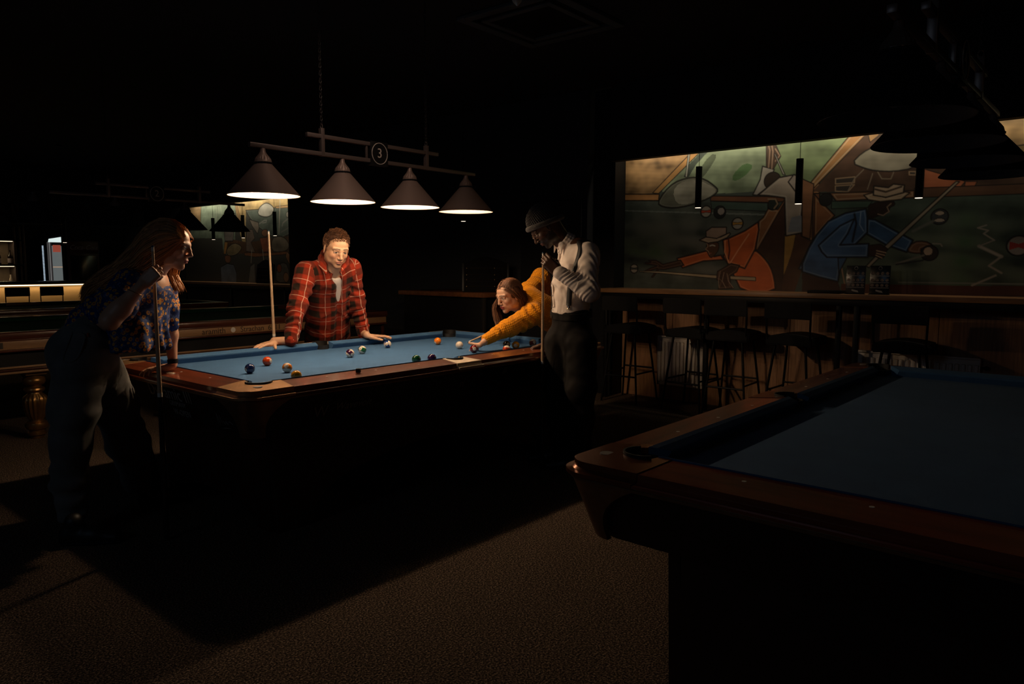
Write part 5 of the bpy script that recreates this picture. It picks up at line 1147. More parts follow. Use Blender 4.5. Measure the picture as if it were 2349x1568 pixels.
# ------------------------------------------------------------------ cloth materials driven by cloth coordinates
def cloth_uv(V, segs):
    """per vertex (along, across, 0) from the nearest limb segment; segs: (a, b, r, vdir)"""
    best = np.full(len(V), 1e9); U = np.zeros((len(V), 3)); base = 0
    for a, b, r, vd in segs:
        a = np.asarray(a, float); b = np.asarray(b, float); ab = b-a; L = np.linalg.norm(ab); u = ab/L
        t = (V-a)@u; tc_ = np.clip(t, 0, L); p = V-(a+np.outer(tc_, u)); d = np.linalg.norm(p, axis=1)/r
        vv = nrm(np.asarray(vd, float)-np.dot(vd, u)*u); m = d < best; best[m] = d[m]
        ww = np.cross(u, vv)
        U[m, 0] = t[m]+base; U[m, 1] = (V[m]-a)@vv; U[m, 2] = (V[m]-a)@ww; base += 0.0
    return U
def nodes_of(name, rough=0.8, spec=0.3, sheen=0.2):
    m = bpy.data.materials.new(name); m.use_nodes = True; MATS[name] = m; nt = m.node_tree; p = nt.nodes['Principled BSDF']
    p.inputs['Roughness'].default_value = rough; p.inputs['Specular IOR Level'].default_value = spec; p.inputs['Sheen Weight'].default_value = sheen
    a = nt.nodes.new('ShaderNodeAttribute'); a.attribute_name = 'cuv'; sp = nt.nodes.new('ShaderNodeSeparateXYZ'); nt.links.new(a.outputs['Vector'], sp.inputs[0])
    def M_(op, x, y=None, z=None):
        n = nt.nodes.new('ShaderNodeMath'); n.operation = op
        for i, q in enumerate((x, y, z)):
            if q is None: continue
            if isinstance(q, (int, float)): n.inputs[i].default_value = q
            else: nt.links.new(q, n.inputs[i])
        return n.outputs[0]
    def mixc(f, c1, c2):
        n = nt.nodes.new('ShaderNodeMix'); n.data_type = 'RGBA'
        if isinstance(f, (int, float)): n.inputs['Factor'].default_value = f
        else: nt.links.new(f, n.inputs['Factor'])
        for k, c in (('A', c1), ('B', c2)):
            if isinstance(c, tuple): n.inputs[k].default_value = (*c, 1)
            else: nt.links.new(c, n.inputs[k])
        return n.outputs['Result']
    return m, nt, p, a, sp, M_, mixc
def band(M_, x, period, off, width, soft=0.004):
    f = M_('PINGPONG', M_('ADD', x, off), period/2); return M_('SUBTRACT', 1.0, M_('SMOOTH_MIN', 1.0, M_('DIVIDE', M_('MAXIMUM', M_('SUBTRACT', f, width), 0.0), soft), 0.01))
# red plaid
m_plaid, nt, pb_, at, sp, M_, mixc = nodes_of('red_plaid_flannel', 0.9, 0.15, 0.05)
P1, P2 = 0.125, 0.135
h1 = band(M_, sp.outputs[0], P1, 0.0, 0.022, 0.008); v1 = band(M_, sp.outputs[1], P2, 0.02, 0.025, 0.008)
dark = M_('MULTIPLY', M_('ADD', h1, v1), 0.5)
c = mixc(dark, (0.27, 0.026, 0.010), (0.020, 0.012, 0.008))
lh = band(M_, sp.outputs[0], P1, P1/2, 0.0010, 0.0016); lv = band(M_, sp.outputs[1], P2, 0.02+P2/2, 0.0010, 0.0016)
c = mixc(M_('MULTIPLY', M_('MAXIMUM', lh, lv), 0.75), c, (0.62, 0.42, 0.32)); nt.links.new(c, pb_.inputs['Base Color'])
# mustard cable knit
m_knit, nt, pb_, at, sp, M_, mixc = nodes_of('mustard_cable_knit', 0.95, 0.10, 0.08)
u, v = sp.outputs[0], sp.outputs[1]
s1 = M_('SINE', M_('ADD', M_('MULTIPLY', v, 430.0), M_('MULTIPLY', M_('SINE', M_('MULTIPLY', u, 330.0)), 1.3)))
s2 = M_('SINE', M_('MULTIPLY', u, 520.0)); hh = M_('ADD', M_('MULTIPLY', s1, 0.6), M_('MULTIPLY', s2, 0.18))
bp = nt.nodes.new('ShaderNodeBump'); bp.inputs['Strength'].default_value = 1.0; bp.inputs['Distance'].default_value = 0.0016; nt.links.new(hh, bp.inputs['Height']); nt.links.new(bp.outputs[0], pb_.inputs['Normal'])
c = mixc(M_('MULTIPLY_ADD', hh, 0.5, 0.5), (0.60, 0.215, 0.008), (0.80, 0.30, 0.013)); nt.links.new(c, pb_.inputs['Base Color'])
# blue blouse with orange flowers
m_flow, nt, pb_, at, sp, M_, mixc = nodes_of('flowered_blouse', 0.7, 0.25, 0.0)
vo = nt.nodes.new('ShaderNodeTexVoronoi'); vo.inputs['Scale'].default_value = 38.0; nt.links.new(at.outputs['Vector'], vo.inputs['Vector']); vo.inputs['Randomness'].default_value = 0.75
ns_ = nt.nodes.new('ShaderNodeTexNoise'); ns_.inputs['Scale'].default_value = 60.0; nt.links.new(at.outputs['Vector'], ns_.inputs['Vector'])
d = M_('ADD', vo.outputs['Distance'], M_('MULTIPLY', M_('SUBTRACT', ns_.outputs['Fac'], 0.5), 0.35))
ring = M_('LESS_THAN', M_('ABSOLUTE', M_('SUBTRACT', d, 0.30)), 0.10); core = M_('LESS_THAN', d, 0.17)
c = mixc(ring, (0.012, 0.035, 0.15), (0.62, 0.30, 0.045)); c = mixc(core, c, (0.40, 0.055, 0.02))
c = mixc(M_('MULTIPLY', M_('GREATER_THAN', ns_.outputs['Fac'], 0.60), 0.6), c, (0.10, 0.16, 0.38)); nt.links.new(c, pb_.inputs['Base Color'])
m_denim = mat('grey_denim', (0.15, 0.145, 0.14), 0.85, noise=(9, 0.3), bump=(600, 0.4, 0.003), sheen=0.2)
m_bdenim = mat('black_denim', (0.014, 0.012, 0.011), 0.85, spec=0.2, noise=(12, 0.3), bump=(600, 0.3, 0.003), sheen=0.0)
m_linen = mat('white_linen', (0.82, 0.70, 0.61), 0.8, bump=(300, 0.15, 0.003), sheen=0.2)
m_tee = mat('white_tee', (0.66, 0.60, 0.56), 0.85)
m_shoe = mat('black_shoe', (0.012, 0.011, 0.011), 0.5)
def skinm(name): return mat(name, (1, 1, 1), 0.45, attr='Col', sss=0.10, spec=0.4)
m_skin = skinm('skin_fair'); m_skin2 = skinm('skin_dark')
def body_obj(parts, cols, m, parent):
    V, F = join_vf(parts); o = from_np('body', V, F, m, parent); setcol(o, np.concatenate(cols)); return o
def person(label, loc):
    t = thing('person', label, 'person', loc, 0, None); return t
def fix(par):   # parts were built in world space: keep them there under the person's empty
    for c_ in par.children:
        if c_.matrix_parent_inverse == Matrix.Identity(4) and not c_.get('_k'): c_.matrix_parent_inverse = Matrix.Translation(par.location).inverted()
def shoe(par, heel, toe, w=0.045, h=0.085):
    heel = np.array(heel, float); toe = np.array(toe, float); d = toe-heel; s = SDF(0.006)
    s.cone((heel[0], heel[1], 0.045), tuple(heel+d*0.55+[0, 0, 0.042]), 0.042, 0.044, 0.03).cone(tuple(heel+d*0.5+[0, 0, 0.040]), tuple(toe+[0, 0, 0.028]), 0.044, 0.030, 0.03, side=np.cross(nrm(d), [0, 0, 1]), fl=1.0, fl2=1.25)
    s.cone((heel[0], heel[1], 0.05), (heel[0]+d[0]*0.12, heel[1]+d[1]*0.12, 0.11), 0.040, 0.045, 0.03)
    V, F = s.mesh(clip=[(v3(0, 0, 0.012), v3(0, 0, -1))]); o = from_np('shoe', V, F, m_shoe, par)
    sl = SDF(0.006).cone(tuple(heel+[0, 0, 0.012]), tuple(heel+d*0.5+[0, 0, 0.012]), 0.042, 0.044, 0.02).cone(tuple(heel+d*0.5+[0, 0, 0.012]), tuple(toe+[0, 0, 0.012]), 0.044, 0.036, 0.02)
    V, F = sl.mesh(clip=[(v3(0, 0, 0.0005), v3(0, 0, -1)), (v3(0, 0, 0.016), v3(0, 0, 1))]); from_np('sole', V, F, m_blackm, o)
from mathutils.bvhtree import BVHTree
def bvh_of(V, F): return BVHTree.FromPolygons([tuple(v) for v in V], F.tolist())
def on_surf(bv, P, off):
    out = []
    for p in P:
        q, n_, i, d_ = bv.find_nearest(Vector(p)); out.append(np.array(q)+np.array(n_)*off)
    return np.array(out)
def resample(P, n):
    P = np.asarray(P, float); d = np.r_[0, np.cumsum(np.linalg.norm(np.diff(P, axis=0), axis=1))]; t = np.linspace(0, d[-1], n)
    return np.stack([np.interp(t, d, P[:, i]) for i in range(3)], 1)
def smoothp(P, it=3):
    for _ in range(it): P[1:-1] = (P[:-2]+2*P[1:-1]+P[2:])/4
    return P
def strap(name, bv, P, width, m, par, n=30, off=0.004, th=0.0025):
    """flat band laid on a surface"""
    C_ = smoothp(on_surf(bv, resample(P, n), off), 14 if n > 12 else 1); T = np.gradient(C_, axis=0); T /= np.linalg.norm(T, axis=1)[:, None]
    N_ = np.array([np.array(bv.find_nearest(Vector(p))[1]) for p in C_]); N_ = smoothp(N_, 30 if n > 12 else 2); W_ = np.cross(T, N_); W_ /= np.linalg.norm(W_, axis=1)[:, None]
    a = C_-W_*width/2; b = C_+W_*width/2; mid = C_+N_*th*0.6
    V = np.concatenate([a, mid, b, b-N_*th, a-N_*th]); F = []
    for i in range(n-1):
        for j in range(5): F.append([j*n+i, j*n+i+1, ((j+1) % 5)*n+i+1, ((j+1) % 5)*n+i])
    F += [[j*n for j in range(5)][::-1], [j*n+n-1 for j in range(5)]]
    return from_np(name, V, [list(map(int, f)) for f in F], m, par)
CF = np.array(_f)
ZU = v3(0, 0, 1)
ir = lambda a, b, c_=0.0: nrm(CAMR*a+v3(0, 0, 1)*b+np.array((_f.x, _f.y, 0))*c_)

# ================================================================== woman at the left (flowered blouse)
FAIR = (0.60, 0.33, 0.215)
pw = person('ginger-haired woman in flowered blouse and grey jeans leaning on the table end', (-1.90, 0.05, 0))
hd = v3(*(-1.458, -0.124, 1.474)); fw = nrm(ir(1, -0.23, 0.15)); Bh = basis(fw, ZU)
s = SDF(0.0026); P = head_sdf(s, hd, Bh, 1.0, True)
nb_ = v3(*(-1.521, -0.029, 1.318))
s.cone(P(-0.030, 0, -0.045), nb_, 0.050, 0.056, 0.03); s.cone(P(-0.005, 0, -0.075), nb_, 0.036, 0.05, 0.03)
Vh, Fh = s.mesh(); Ch = head_cols(Vh, hd, Bh, 1.0, FAIR, (0.45, 0.14, 0.11), (0.22, 0.10, 0.04), (0.03, 0.05, 0.08))
# arms
RS, RE, RW = v3(*(-1.664, -0.131, 1.282)), v3(*(-1.798, -0.218, 1.116)), v3(*(-1.666, -0.281, 1.285))
LS, LE, LW = v3(*(-1.414, 0.071, 1.267)), v3(*(-1.395, 0.062, 1.063)), v3(*(-1.396, 0.039, 0.866))
s = SDF(0.0045)
s.chain([RS, RE], [0.050, 0.041], 0.02).chain([RE, RE*0.65+RW*0.35, RW], [0.041, 0.042, 0.0245], 0.03)
s.chain([LS, LE], [0.046, 0.034], 0.02).chain([LE, LE*0.7+LW*0.3, LW], [0.034, 0.036, 0.0235], 0.03)
s.cone(RS, LS, 0.055, 0.055, 0.03); s.cone(nb_, (RS+LS)/2, 0.06, 0.08, 0.03)
wc = v3(*(-1.742, 0.107, 1.048)); s.cone((RS+LS)/2, wc, 0.095, 0.10, 0.05, side=ir(0, 0, 1), fl=1.3)
Va, Fa = s.mesh(); 
s = SDF(0.0022); s.cone(RE*0.25+RW*0.75, RW, 0.029, 0.0245, 0.01)
hR = hand_sdf(s, RW+ir(0.75, 0.66)*0.004, ir(0.72, 0.68, 0.05), -CF, -1, 0.92, curls=((0.85, 1.45, 0.9), (0.95, 1.5, 0.9), (1.05, 1.5, 0.9), (1.15, 1.5, 0.9)), spread=0.05, thumb=(0.7, 0.9, 0.9))
Vr, Fr = s.mesh()
s = SDF(0.0022); w_ = v3(*(-1.379, 0.075, 0.832)); s.cone(LE*0.2+LW*0.8, w_+v3(0, 0, 0.01), 0.0245, 0.023, 0.01)
hand_sdf(s, w_, v3(-0.93, 0.33, -0.10), ZU, 1, 0.94, curls=((0.08, 0.15, 0.25), (0.05, 0.25, 0.45), (0.10, 0.35, 0.6), (0.12, 0.4, 0.7)), spread=0.10, thumb=(0.75, 0.15, -0.1))
Vl, Fl = s.mesh()
for X_ in (Va, Vr, Vl): pass
body_obj([(Vh, Fh), (Va, Fa), (Vr, Fr), (Vl, Fl)], [Ch]+[np.tile(FAIR, (len(x), 1)) for x in (Va, Vr, Vl)], m_skin, pw)
# blouse
ch = v3(*(-1.548, -0.009, 1.242)); side = ir(0.05, 0, 1)
s = SDF(0.0055)
s.cone(ch, v3(*(-1.668, 0.068, 1.146)), 0.118, 0.112, 0.05, side, 1.30, 1.25).cone(v3(*(-1.668, 0.068, 1.146)), v3(*(-1.754, 0.126, 1.074)), 0.112, 0.112, 0.05, side, 1.25, 1.2)
s.cone(v3(*(-1.532, -0.030, 1.233)), v3(*(-1.570, -0.023, 1.093)), 0.080, 0.098, 0.06, side, 1.35, 1.5).cone(v3(*(-1.570, -0.023, 1.093)), v3(*(-1.582, -0.030, 0.966)), 0.098, 0.122, 0.04, side, 1.5, 1.45)
s.cone(v3(*(-1.626, 0.029, 1.105)), v3(*(-1.635, 0.027, 1.027)), 0.10, 0.085, 0.06, side, 1.3)
s.chain([RS+ZU*0.01, v3(*(-1.736, -0.169, 1.196))], [0.066, 0.088], 0.03); s.chain([LS, v3(*(-1.401, 0.054, 1.162)), v3(*(-1.399, 0.050, 1.057))], [0.056, 0.052, 0.050], 0.03)
s.cone(RS, LS, 0.070, 0.066, 0.04); s.cone(nb_+v3(0.0, 0, -0.035), ch, 0.062, 0.10, 0.04)
V, F = s.mesh(clip=[(v3(*(-1.573, -0.043, 0.951)), nrm(v3(0, 0, -1)+0.0*CAMR)), (v3(*(-1.396, 0.046, 1.050)), nrm(v3(*(-1.403, 0.037, 0.952))-v3(*(-1.400, 0.052, 1.162)))), ] and [(v3(*(-1.573, -0.043, 0.951)), v3(0, 0, -1))])
N_ = vnormals(V, F); ax_ = V@CAMR
# hanging pleats: ripple round the vertical drape, growing toward the hem
zt = v3(*(-1.553, -0.031, 1.171))[2]; dr = np.clip((zt-V[:, 2])/0.22, 0, 1)
an = np.arctan2((V-ch)@side, (V-ch)@CAMR)
V = V+N_*(0.013*dr*np.sin(an*9+6*V[:, 2])+0.004*wav(V, 34, 5)+0.003*wav(V, 70, 9))[:, None]
V = fold_rings(V, N_, ch, v3(*(-1.754, 0.126, 1.074)), 0.006, 4.5, 0.1, 1.05, 2, 0.25)
o = from_np('blouse', V, F, m_flow, pw); setvec(o, cloth_uv(V, [(ch, wc, 0.15, ZU), (zt*0+v3(*(-1.536, -0.028, 1.216)), v3(*(-1.569, -0.033, 0.947)), 0.13, CAMR), (RS, v3(*(-1.764, -0.187, 1.160)), 0.09, CAMR), (LS, v3(*(-1.396, 0.046, 1.057)), 0.085, CAMR)]), 'cuv')
# jeans
s = SDF(0.0065); sd = ir(0.0, 0, 1)
s.cone(v3(*(-1.736, 0.101, 1.050)), v3(*(-1.797, 0.153, 0.935)), 0.112, 0.145, 0.05, sd, 1.30, 1.12)
s.ell(v3(*(-1.830, 0.188, 0.913)), v3(0.105, 0.13, 0.112), np.stack([CAMR, sd, ZU], 1), 0.06)
s.cone(v3(*(-1.743, 0.094, 0.953)), v3(*(-1.753, 0.118, 0.840)), 0.10, 0.09, 0.06)
s.chain([v3(*(-1.848, 0.062, 0.866)), v3(*(-1.879, 0.069, 0.683)), v3(*(-1.895, 0.102, 0.482)), v3(*(-1.896, 0.135, 0.297)), v3(*(-1.894, 0.133, 0.101))], [0.126, 0.106, 0.088, 0.082, 0.070], 0.05)
s.chain([v3(*(-1.703, 0.212, 0.825)), v3(*(-1.624, 0.256, 0.622)), v3(*(-1.540, 0.325, 0.404)), v3(*(-1.458, 0.380, 0.189)), v3(*(-1.408, 0.409, 0.055))], [0.118, 0.112, 0.105, 0.095, 0.088], 0.05)
V, F = s.mesh(clip=[(v3(*(-1.894, 0.132, 0.093)), v3(0, 0, -1)), (v3(*(-1.736, 0.101, 1.050))+nrm(ch-wc)*0.035, nrm(ch-wc))]); N_ = vnormals(V, F)
V = V+N_*(0.006*wav(V, 13, 3)+0.002*wav(V, 45, 4))[:, None]
kn = v3(*(-1.893, 0.100, 0.482)); an_ = v3(*(-1.897, 0.136, 0.101))
V = fold_rings(V, N_, kn, an_, 0.009, 4.0, 0.15, 1.1, 1, 0.16); V = fold_rings(V, N_, v3(*(-1.624, 0.256, 0.622)), v3(*(-1.458, 0.380, 0.189)), 0.006, 4.0, 0.0, 1.0, 4, 0.17)
V = fold_rings(V, N_, v3(*(-1.848, 0.062, 0.866)), kn, 0.008, 3.0, 0.0, 0.9, 2, 0.20)
jn = from_np('jeans', V, F, m_denim, pw); bv = bvh_of(V, F)
wb = [v3(*(-1.848, 0.083, 1.088)), v3(*(-1.827, -0.038, 1.062)), v3(*(-1.766, -0.084, 1.022)), v3(*(-1.683, -0.003, 0.981))]
strap('waistband', bv, wb, 0.040, m_denim, pw, off=0.003, th=0.004)
pk = [v3(*(-1.893, 0.022, 1.056)), v3(*(-1.841, -0.039, 1.046)), v3(*(-1.882, -0.080, 0.978)), v3(*(-1.908, -0.059, 0.920)), v3(*(-1.953, -0.009, 0.911)), v3(*(-1.944, -0.007, 0.988)), v3(*(-1.893, 0.022, 1.056))]
o = strap('back_pocket_seam', bv, pk, 0.010, m_denim, pw, n=50, off=0.003)
strap('pocket_tab', bv, [v3(*(-1.863, -0.091, 1.048)), v3(*(-1.861, -0.097, 1.028))], 0.010, mat('red_tab', (0.30, 0.05, 0.02), 0.7), pw, n=4, off=0.005)
s = SDF(0.006)  # hems
for q, r_ in ((v3(*(-1.893, 0.133, 0.115)), 0.08),): pass
shoe(pw, (-1.943, 0.048, 0.000), tuple(v3(*(-1.943, 0.048, 0.000))+np.append(ir(0.9, 0, 0.1)[:2]*0.22, 0)))
fh = v3(*(-1.443, 0.344, 0.000)); shoe(pw, tuple(fh), tuple(fh+np.append(ir(0.85, 0, 0.5)[:2]*0.21, 0)))
# wrist band and bracelet
ax2 = nrm(LW-LE); q = LW+ax2*0.006
MB().tube([tuple(q-ax2*0.012), tuple(q+ax2*0.012)], [0.0275, 0.0265], 20).build('wrist_band', m_blackm, pw)
ax2 = nrm(RW-RE); q = RE*0.22+RW*0.78; e1 = nrm(np.cross(ax2, ZU)); e2 = np.cross(ax2, e1)
MB().tube([tuple(q+e1*0.034*math.cos(a)+(e2+ax2*0.25)*0.034*math.sin(a)) for a in np.linspace(0, 2*PI, 25)[:-1]], 0.0016, 6, True).build('bracelet', mat('gold', (0.8, 0.5, 0.28), 0.2, metal=1.0), pw)
# hair
m_ginger = mat('ginger_hair', (1, 1, 1), 0.42, attr='Col', spec=0.5)
def D_(u, v, d):   # point from precomputed image rays is baked below; kept as world-space helper
    raise RuntimeError
TOPC = np.array([(-1.393, -0.192, 1.519), (-1.406, -0.167, 1.576), (-1.434, -0.130, 1.609), (-1.473, -0.084, 1.616), (-1.518, -0.037, 1.580), (-1.565, 0.017, 1.483), (-1.614, 0.076, 1.399), (-1.677, 0.140, 1.336), (-1.728, 0.190, 1.282), (-1.747, 0.203, 1.225)])
BOTC = np.array([(-1.396, -0.191, 1.499), (-1.417, -0.174, 1.456), (-1.442, -0.152, 1.412), (-1.466, -0.128, 1.381), (-1.507, -0.087, 1.341), (-1.557, -0.036, 1.305), (-1.608, 0.020, 1.279), (-1.656, 0.086, 1.252), (-1.703, 0.134, 1.207), (-1.732, 0.175, 1.162)])
HW = np.array([0.070, 0.084, 0.091, 0.090, 0.085, 0.080, 0.085, 0.085, 0.075, 0.06])
def hair_flow(n, k, seed, wave, cols, u_rng=(0, 1), side_=-1, start=(0, 0.25), length=(0.75, 1.0)):
    r = np.random.default_rng(seed); u = u_rng[0]+(u_rng[1]-u_rng[0])*r.random(n)**1.25; s0 = r.uniform(*start, n); s1 = s0+(1-s0)*r.uniform(*length, n)
    S_ = s0[:, None]+(s1-s0)[:, None]*np.linspace(0, 1, k)[None]; x = S_*(len(TOPC)-1)
    idx = np.arange(len(TOPC))
    g = lambda A: np.stack([np.interp(x, idx, A[:, i]) for i in range(3)], -1)
    T_, B_ = g(TOPC), g(BOTC); w = np.interp(x, idx, HW)
    u_ = u[:, None]; lay = r.uniform(0.90, 1.05, n)[:, None]
    P_ = T_*(1-u_[..., None])+B_*u_[..., None]
    bul = np.sqrt(np.clip(1-(2*u_-1)**2, 0, 1))
    P_ = P_+(np.array((_f.x, _f.y, 0))*side_)*(w*bul*lay)[..., None]
    ph = r.uniform(0, 6.28, n)[:, None]; cl = np.floor(u*26)[:, None]*1.9
    am = wave*np.clip(S_*1.6-0.35, 0, 1)
    P_ += (ZU*0.9)[None, None]*(am*np.sin(S_*30+cl+0.35*ph))[..., None]+CAMR[None, None]*(am*0.8*np.cos(S_*26+cl*1.3+0.3*ph))[..., None]
    P_ += r.normal(0, 0.0035, (n, 1, 3))*np.clip(S_*2, 0.3, 2)[..., None]
    C = np.array(cols[0])[None]*(1-r.random((n, 1)))+np.array(cols[1])[None]*r.random((n, 1)); return P_, C
GH = ((0.64, 0.31, 0.12), (0.38, 0.16, 0.055))
Pa, Ca = hair_flow(4200, 15, 1, 0.011, GH, (0.0, 1.0), -1); Pb, Cb = hair_flow(1800, 15, 2, 0.010, GH, (0.0, 0.9), 1)
Pf = np.array([(-1.374, -0.090, 1.519), (-1.386, -0.058, 1.440), (-1.400, -0.021, 1.381), (-1.403, -0.009, 1.338), (-1.400, -0.019, 1.292), (-1.395, -0.032, 1.248)]); r = np.random.default_rng(5)
Pc = np.stack([resample(Pf, 15)]*420)+r.normal(0, 1, (420, 1, 3))*np.array([0.012, 0.012, 0.006])*np.linspace(0.5, 1.5, 15)[None, :, None]
Pc += CAMR[None, None]*(0.006*np.sin(np.linspace(0, 14, 15)[None, :]+r.uniform(0, 2, (420, 1))))[..., None]
rad = np.array([0.0010]+[0.0016]*11+[0.0014, 0.0010, 0.0004])
hs = strands('hair', np.concatenate([Pa, Pb, Pc]), rad, m_ginger, pw, 3, np.concatenate([Ca, Cb, np.tile(GH[0], (420, 1))])); hs['kind'] = 'stuff'
s = SDF(0.005)
s.ell(hd+Bh@v3(-0.024, 0, 0.036), v3(0.098, 0.082, 0.090), Bh, 0.01)
mid = (TOPC*0.5+BOTC*0.5)
for i in range(3, 9):
    rr = np.linalg.norm(TOPC[i]-BOTC[i])/2*0.80; rr2 = np.linalg.norm(TOPC[i+1]-BOTC[i+1])/2*0.75; s.cone(mid[i], mid[i+1], rr, rr2, 0.03, ir(0, 0, 1), HW[i]*0.9/rr, HW[i+1]*0.85/rr2)
V, F = s.mesh(clip=[(hd+Bh@v3(0.070, 0, 0.064), Bh@nrm(v3(0.80, 0, -0.42)))]) ; N_ = vnormals(V, F); V = V+N_*(0.003*wav(V, 60, 2))[:, None]
from_np('hair_mass', V, F, mat('ginger_under', (0.50, 0.21, 0.075), 0.6, noise=(40, 0.5), stretch=(1, 1, 3)), pw)
fix(pw)
cp = v3(*(-1.605, -0.269, 1.471)); make_cue('cue held upright by the ginger-haired woman at the left', cp, (0, 0, -1), cp[2]-0.001, 0.49)

# ================================================================== man in the red plaid shirt
SK2 = (0.62, 0.36, 0.225)
pm = person('man in red plaid shirt leaning with both hands on the far rail', (0.42, 1.22, 0))
hd = v3(*(0.079, 0.591, 1.496)); fw = nrm(v3(-0.27, -0.96, -0.42)); Bh = basis(fw, nrm(v3(0.05, 0, 1)))
s = SDF(0.0022); P = head_sdf(s, hd, Bh, 1.10, smile=0.007)
nb_ = v3(*(0.122, 0.729, 1.313))
s.cone(P(-0.030, 0, -0.05), nb_, 0.060, 0.066, 0.03); s.cone(P(0.0, 0, -0.075), nb_+v3(0, -0.02, 0), 0.045, 0.05, 0.03)
Vh, Fh = s.mesh(); Ch = head_cols(Vh, hd, Bh, 1.10, SK2, (0.50, 0.21, 0.15), (0.05, 0.022, 0.014), (0.03, 0.02, 0.015), ((0.26, 0.14, 0.09), 0.34))
RS, RE, RW = v3(*(-0.068, 0.767, 1.327)), v3(*(-0.173, 0.726, 1.083)), v3(*(-0.276, 0.654, 0.848))
LS, LE, LW = v3(*(0.314, 0.727, 1.352)), v3(*(0.374, 0.755, 1.093)), v3(*(0.434, 0.753, 0.842))
hip = v3(*(0.317, 1.062, 0.768)); shc = (RS+LS)/2; side = nrm(LS-RS)
s = SDF(0.010); s.chain([RS, RE, RW], [0.05, 0.042, 0.03]).chain([LS, LE, LW], [0.05, 0.042, 0.03]).cone(shc, hip, 0.10, 0.10, 0.05, side, 1.5).cone(RS, LS, 0.05, 0.05, 0.03).cone(nb_, shc, 0.06, 0.08)
Va, Fa = s.mesh()
s = SDF(0.0024); w_ = v3(*(-0.357, 0.529, 0.832)); w_[1] = max(w_[1], 0.745); s.cone(RW, w_+v3(0, 0, 0.01), 0.029, 0.027, 0.01)
hand_sdf(s, w_, v3(-0.95, -0.18, -0.08), ZU, -1, 1.04, curls=((0.05, 0.15, 0.2), (0.05, 0.15, 0.2), (0.08, 0.2, 0.3), (0.1, 0.25, 0.4)), spread=0.10, thumb=(0.9, 0.15, 0.0))
Vr, Fr = s.mesh()
s = SDF(0.0024); w_ = v3(*(0.384, 0.645, 0.832)); s.cone(LW, w_+v3(0, 0, 0.01), 0.029, 0.027, 0.01)
hand_sdf(s, w_, v3(0.93, -0.30, -0.06), ZU, 1, 1.04, curls=((0.05, 0.15, 0.2), (0.0, 0.15, 0.2), (0.05, 0.2, 0.3), (0.1, 0.25, 0.4)), spread=0.10, thumb=(0.8, 0.15, 0.0))
Vl, Fl = s.mesh()
body_obj([(Vh, Fh), (Va, Fa), (Vr, Fr), (Vl, Fl)], [Ch]+[np.tile(SK2, (len(x), 1)) for x in (Va, Vr, Vl)], m_skin, pm)
# tee and shirt
up_ = nrm(shc-hip); fr_ = nrm(np.cross(side, up_)); fr_ = fr_ if np.dot(fr_, v3(0, -1, 0)) > 0 else -fr_
s = SDF(0.006); s.cone(shc-up_*0.045, hip, 0.118, 0.112, 0.05, side, 1.40, 1.30).cone(nb_-up_*0.02, shc-up_*0.03, 0.066, 0.10, 0.04)
V, F = s.mesh(clip=[(nb_+v3(0, -0.01, 0.002), nrm(v3(-0.1, -0.55, 1)), 0.085)]); from_np('tee_shirt', V, F, m_tee, pm)
s = SDF(0.0055)
s.cone(shc-up_*0.05, shc*0.45+hip*0.55, 0.130, 0.128, 0.05, side, 1.50, 1.38).cone(shc*0.45+hip*0.55, hip-up_*0.06, 0.128, 0.142, 0.05, side, 1.38, 1.30)
s.cone(RS, LS, 0.070, 0.070, 0.05); s.cone(nb_-up_*0.01, shc-up_*0.03, 0.070, 0.10, 0.05)
s.chain([RS, RE, RW-nrm(RW-RE)*0.0], [0.074, 0.062, 0.046], 0.035).chain([LS, LE, LW], [0.072, 0.060, 0.045], 0.035)
gap0 = nb_+fr_*0.09-up_*0.02; slot = [nb_+fr_*0.10+v3(0, 0, 0.02)+side*0.005, shc+fr_*0.140-up_*0.06+side*0.022, shc*0.45+hip*0.55+fr_*0.150+side*0.018, hip+fr_*0.165+side*0.0]
s.chain(slot, [0.042, 0.034, 0.036, 0.046], 0.004, op='s')
V, F = s.mesh(clip=[(nb_+v3(0, 0, 0.012), nrm(hd-nb_), 0.085)]); N_ = vnormals(V, F)
V = V+N_*(0.004*wav(V, 24, 3)+0.007*crease(V, 17, 4)+0.003*crease(V, 38, 8))[:, None]
V = fold_rings(V, N_, RS, RE, 0.008, 3.5, 0.3, 1.15, 1, 0.09); V = fold_rings(V, N_, RE, RW, 0.009, 5.5, -0.1, 0.85, 2, 0.085)
V = fold_rings(V, N_, LS, LE, 0.007, 3.5, 0.3, 1.15, 3, 0.09); V = fold_rings(V, N_, LE, LW, 0.008, 5.5, -0.1, 0.85, 5, 0.085)
o = from_np('plaid_shirt', V, F, m_plaid, pm)
vd = nrm(np.cross(up_, CF)); setvec(o, cloth_uv(V, [(hip, shc, 0.17, side), (RE, RS, 0.075, CAMR), (RE, RW, 0.065, CAMR), (LE, LS, 0.075, CAMR), (LE, LW, 0.065, CAMR)]), 'cuv')
bv = bvh_of(V, F)
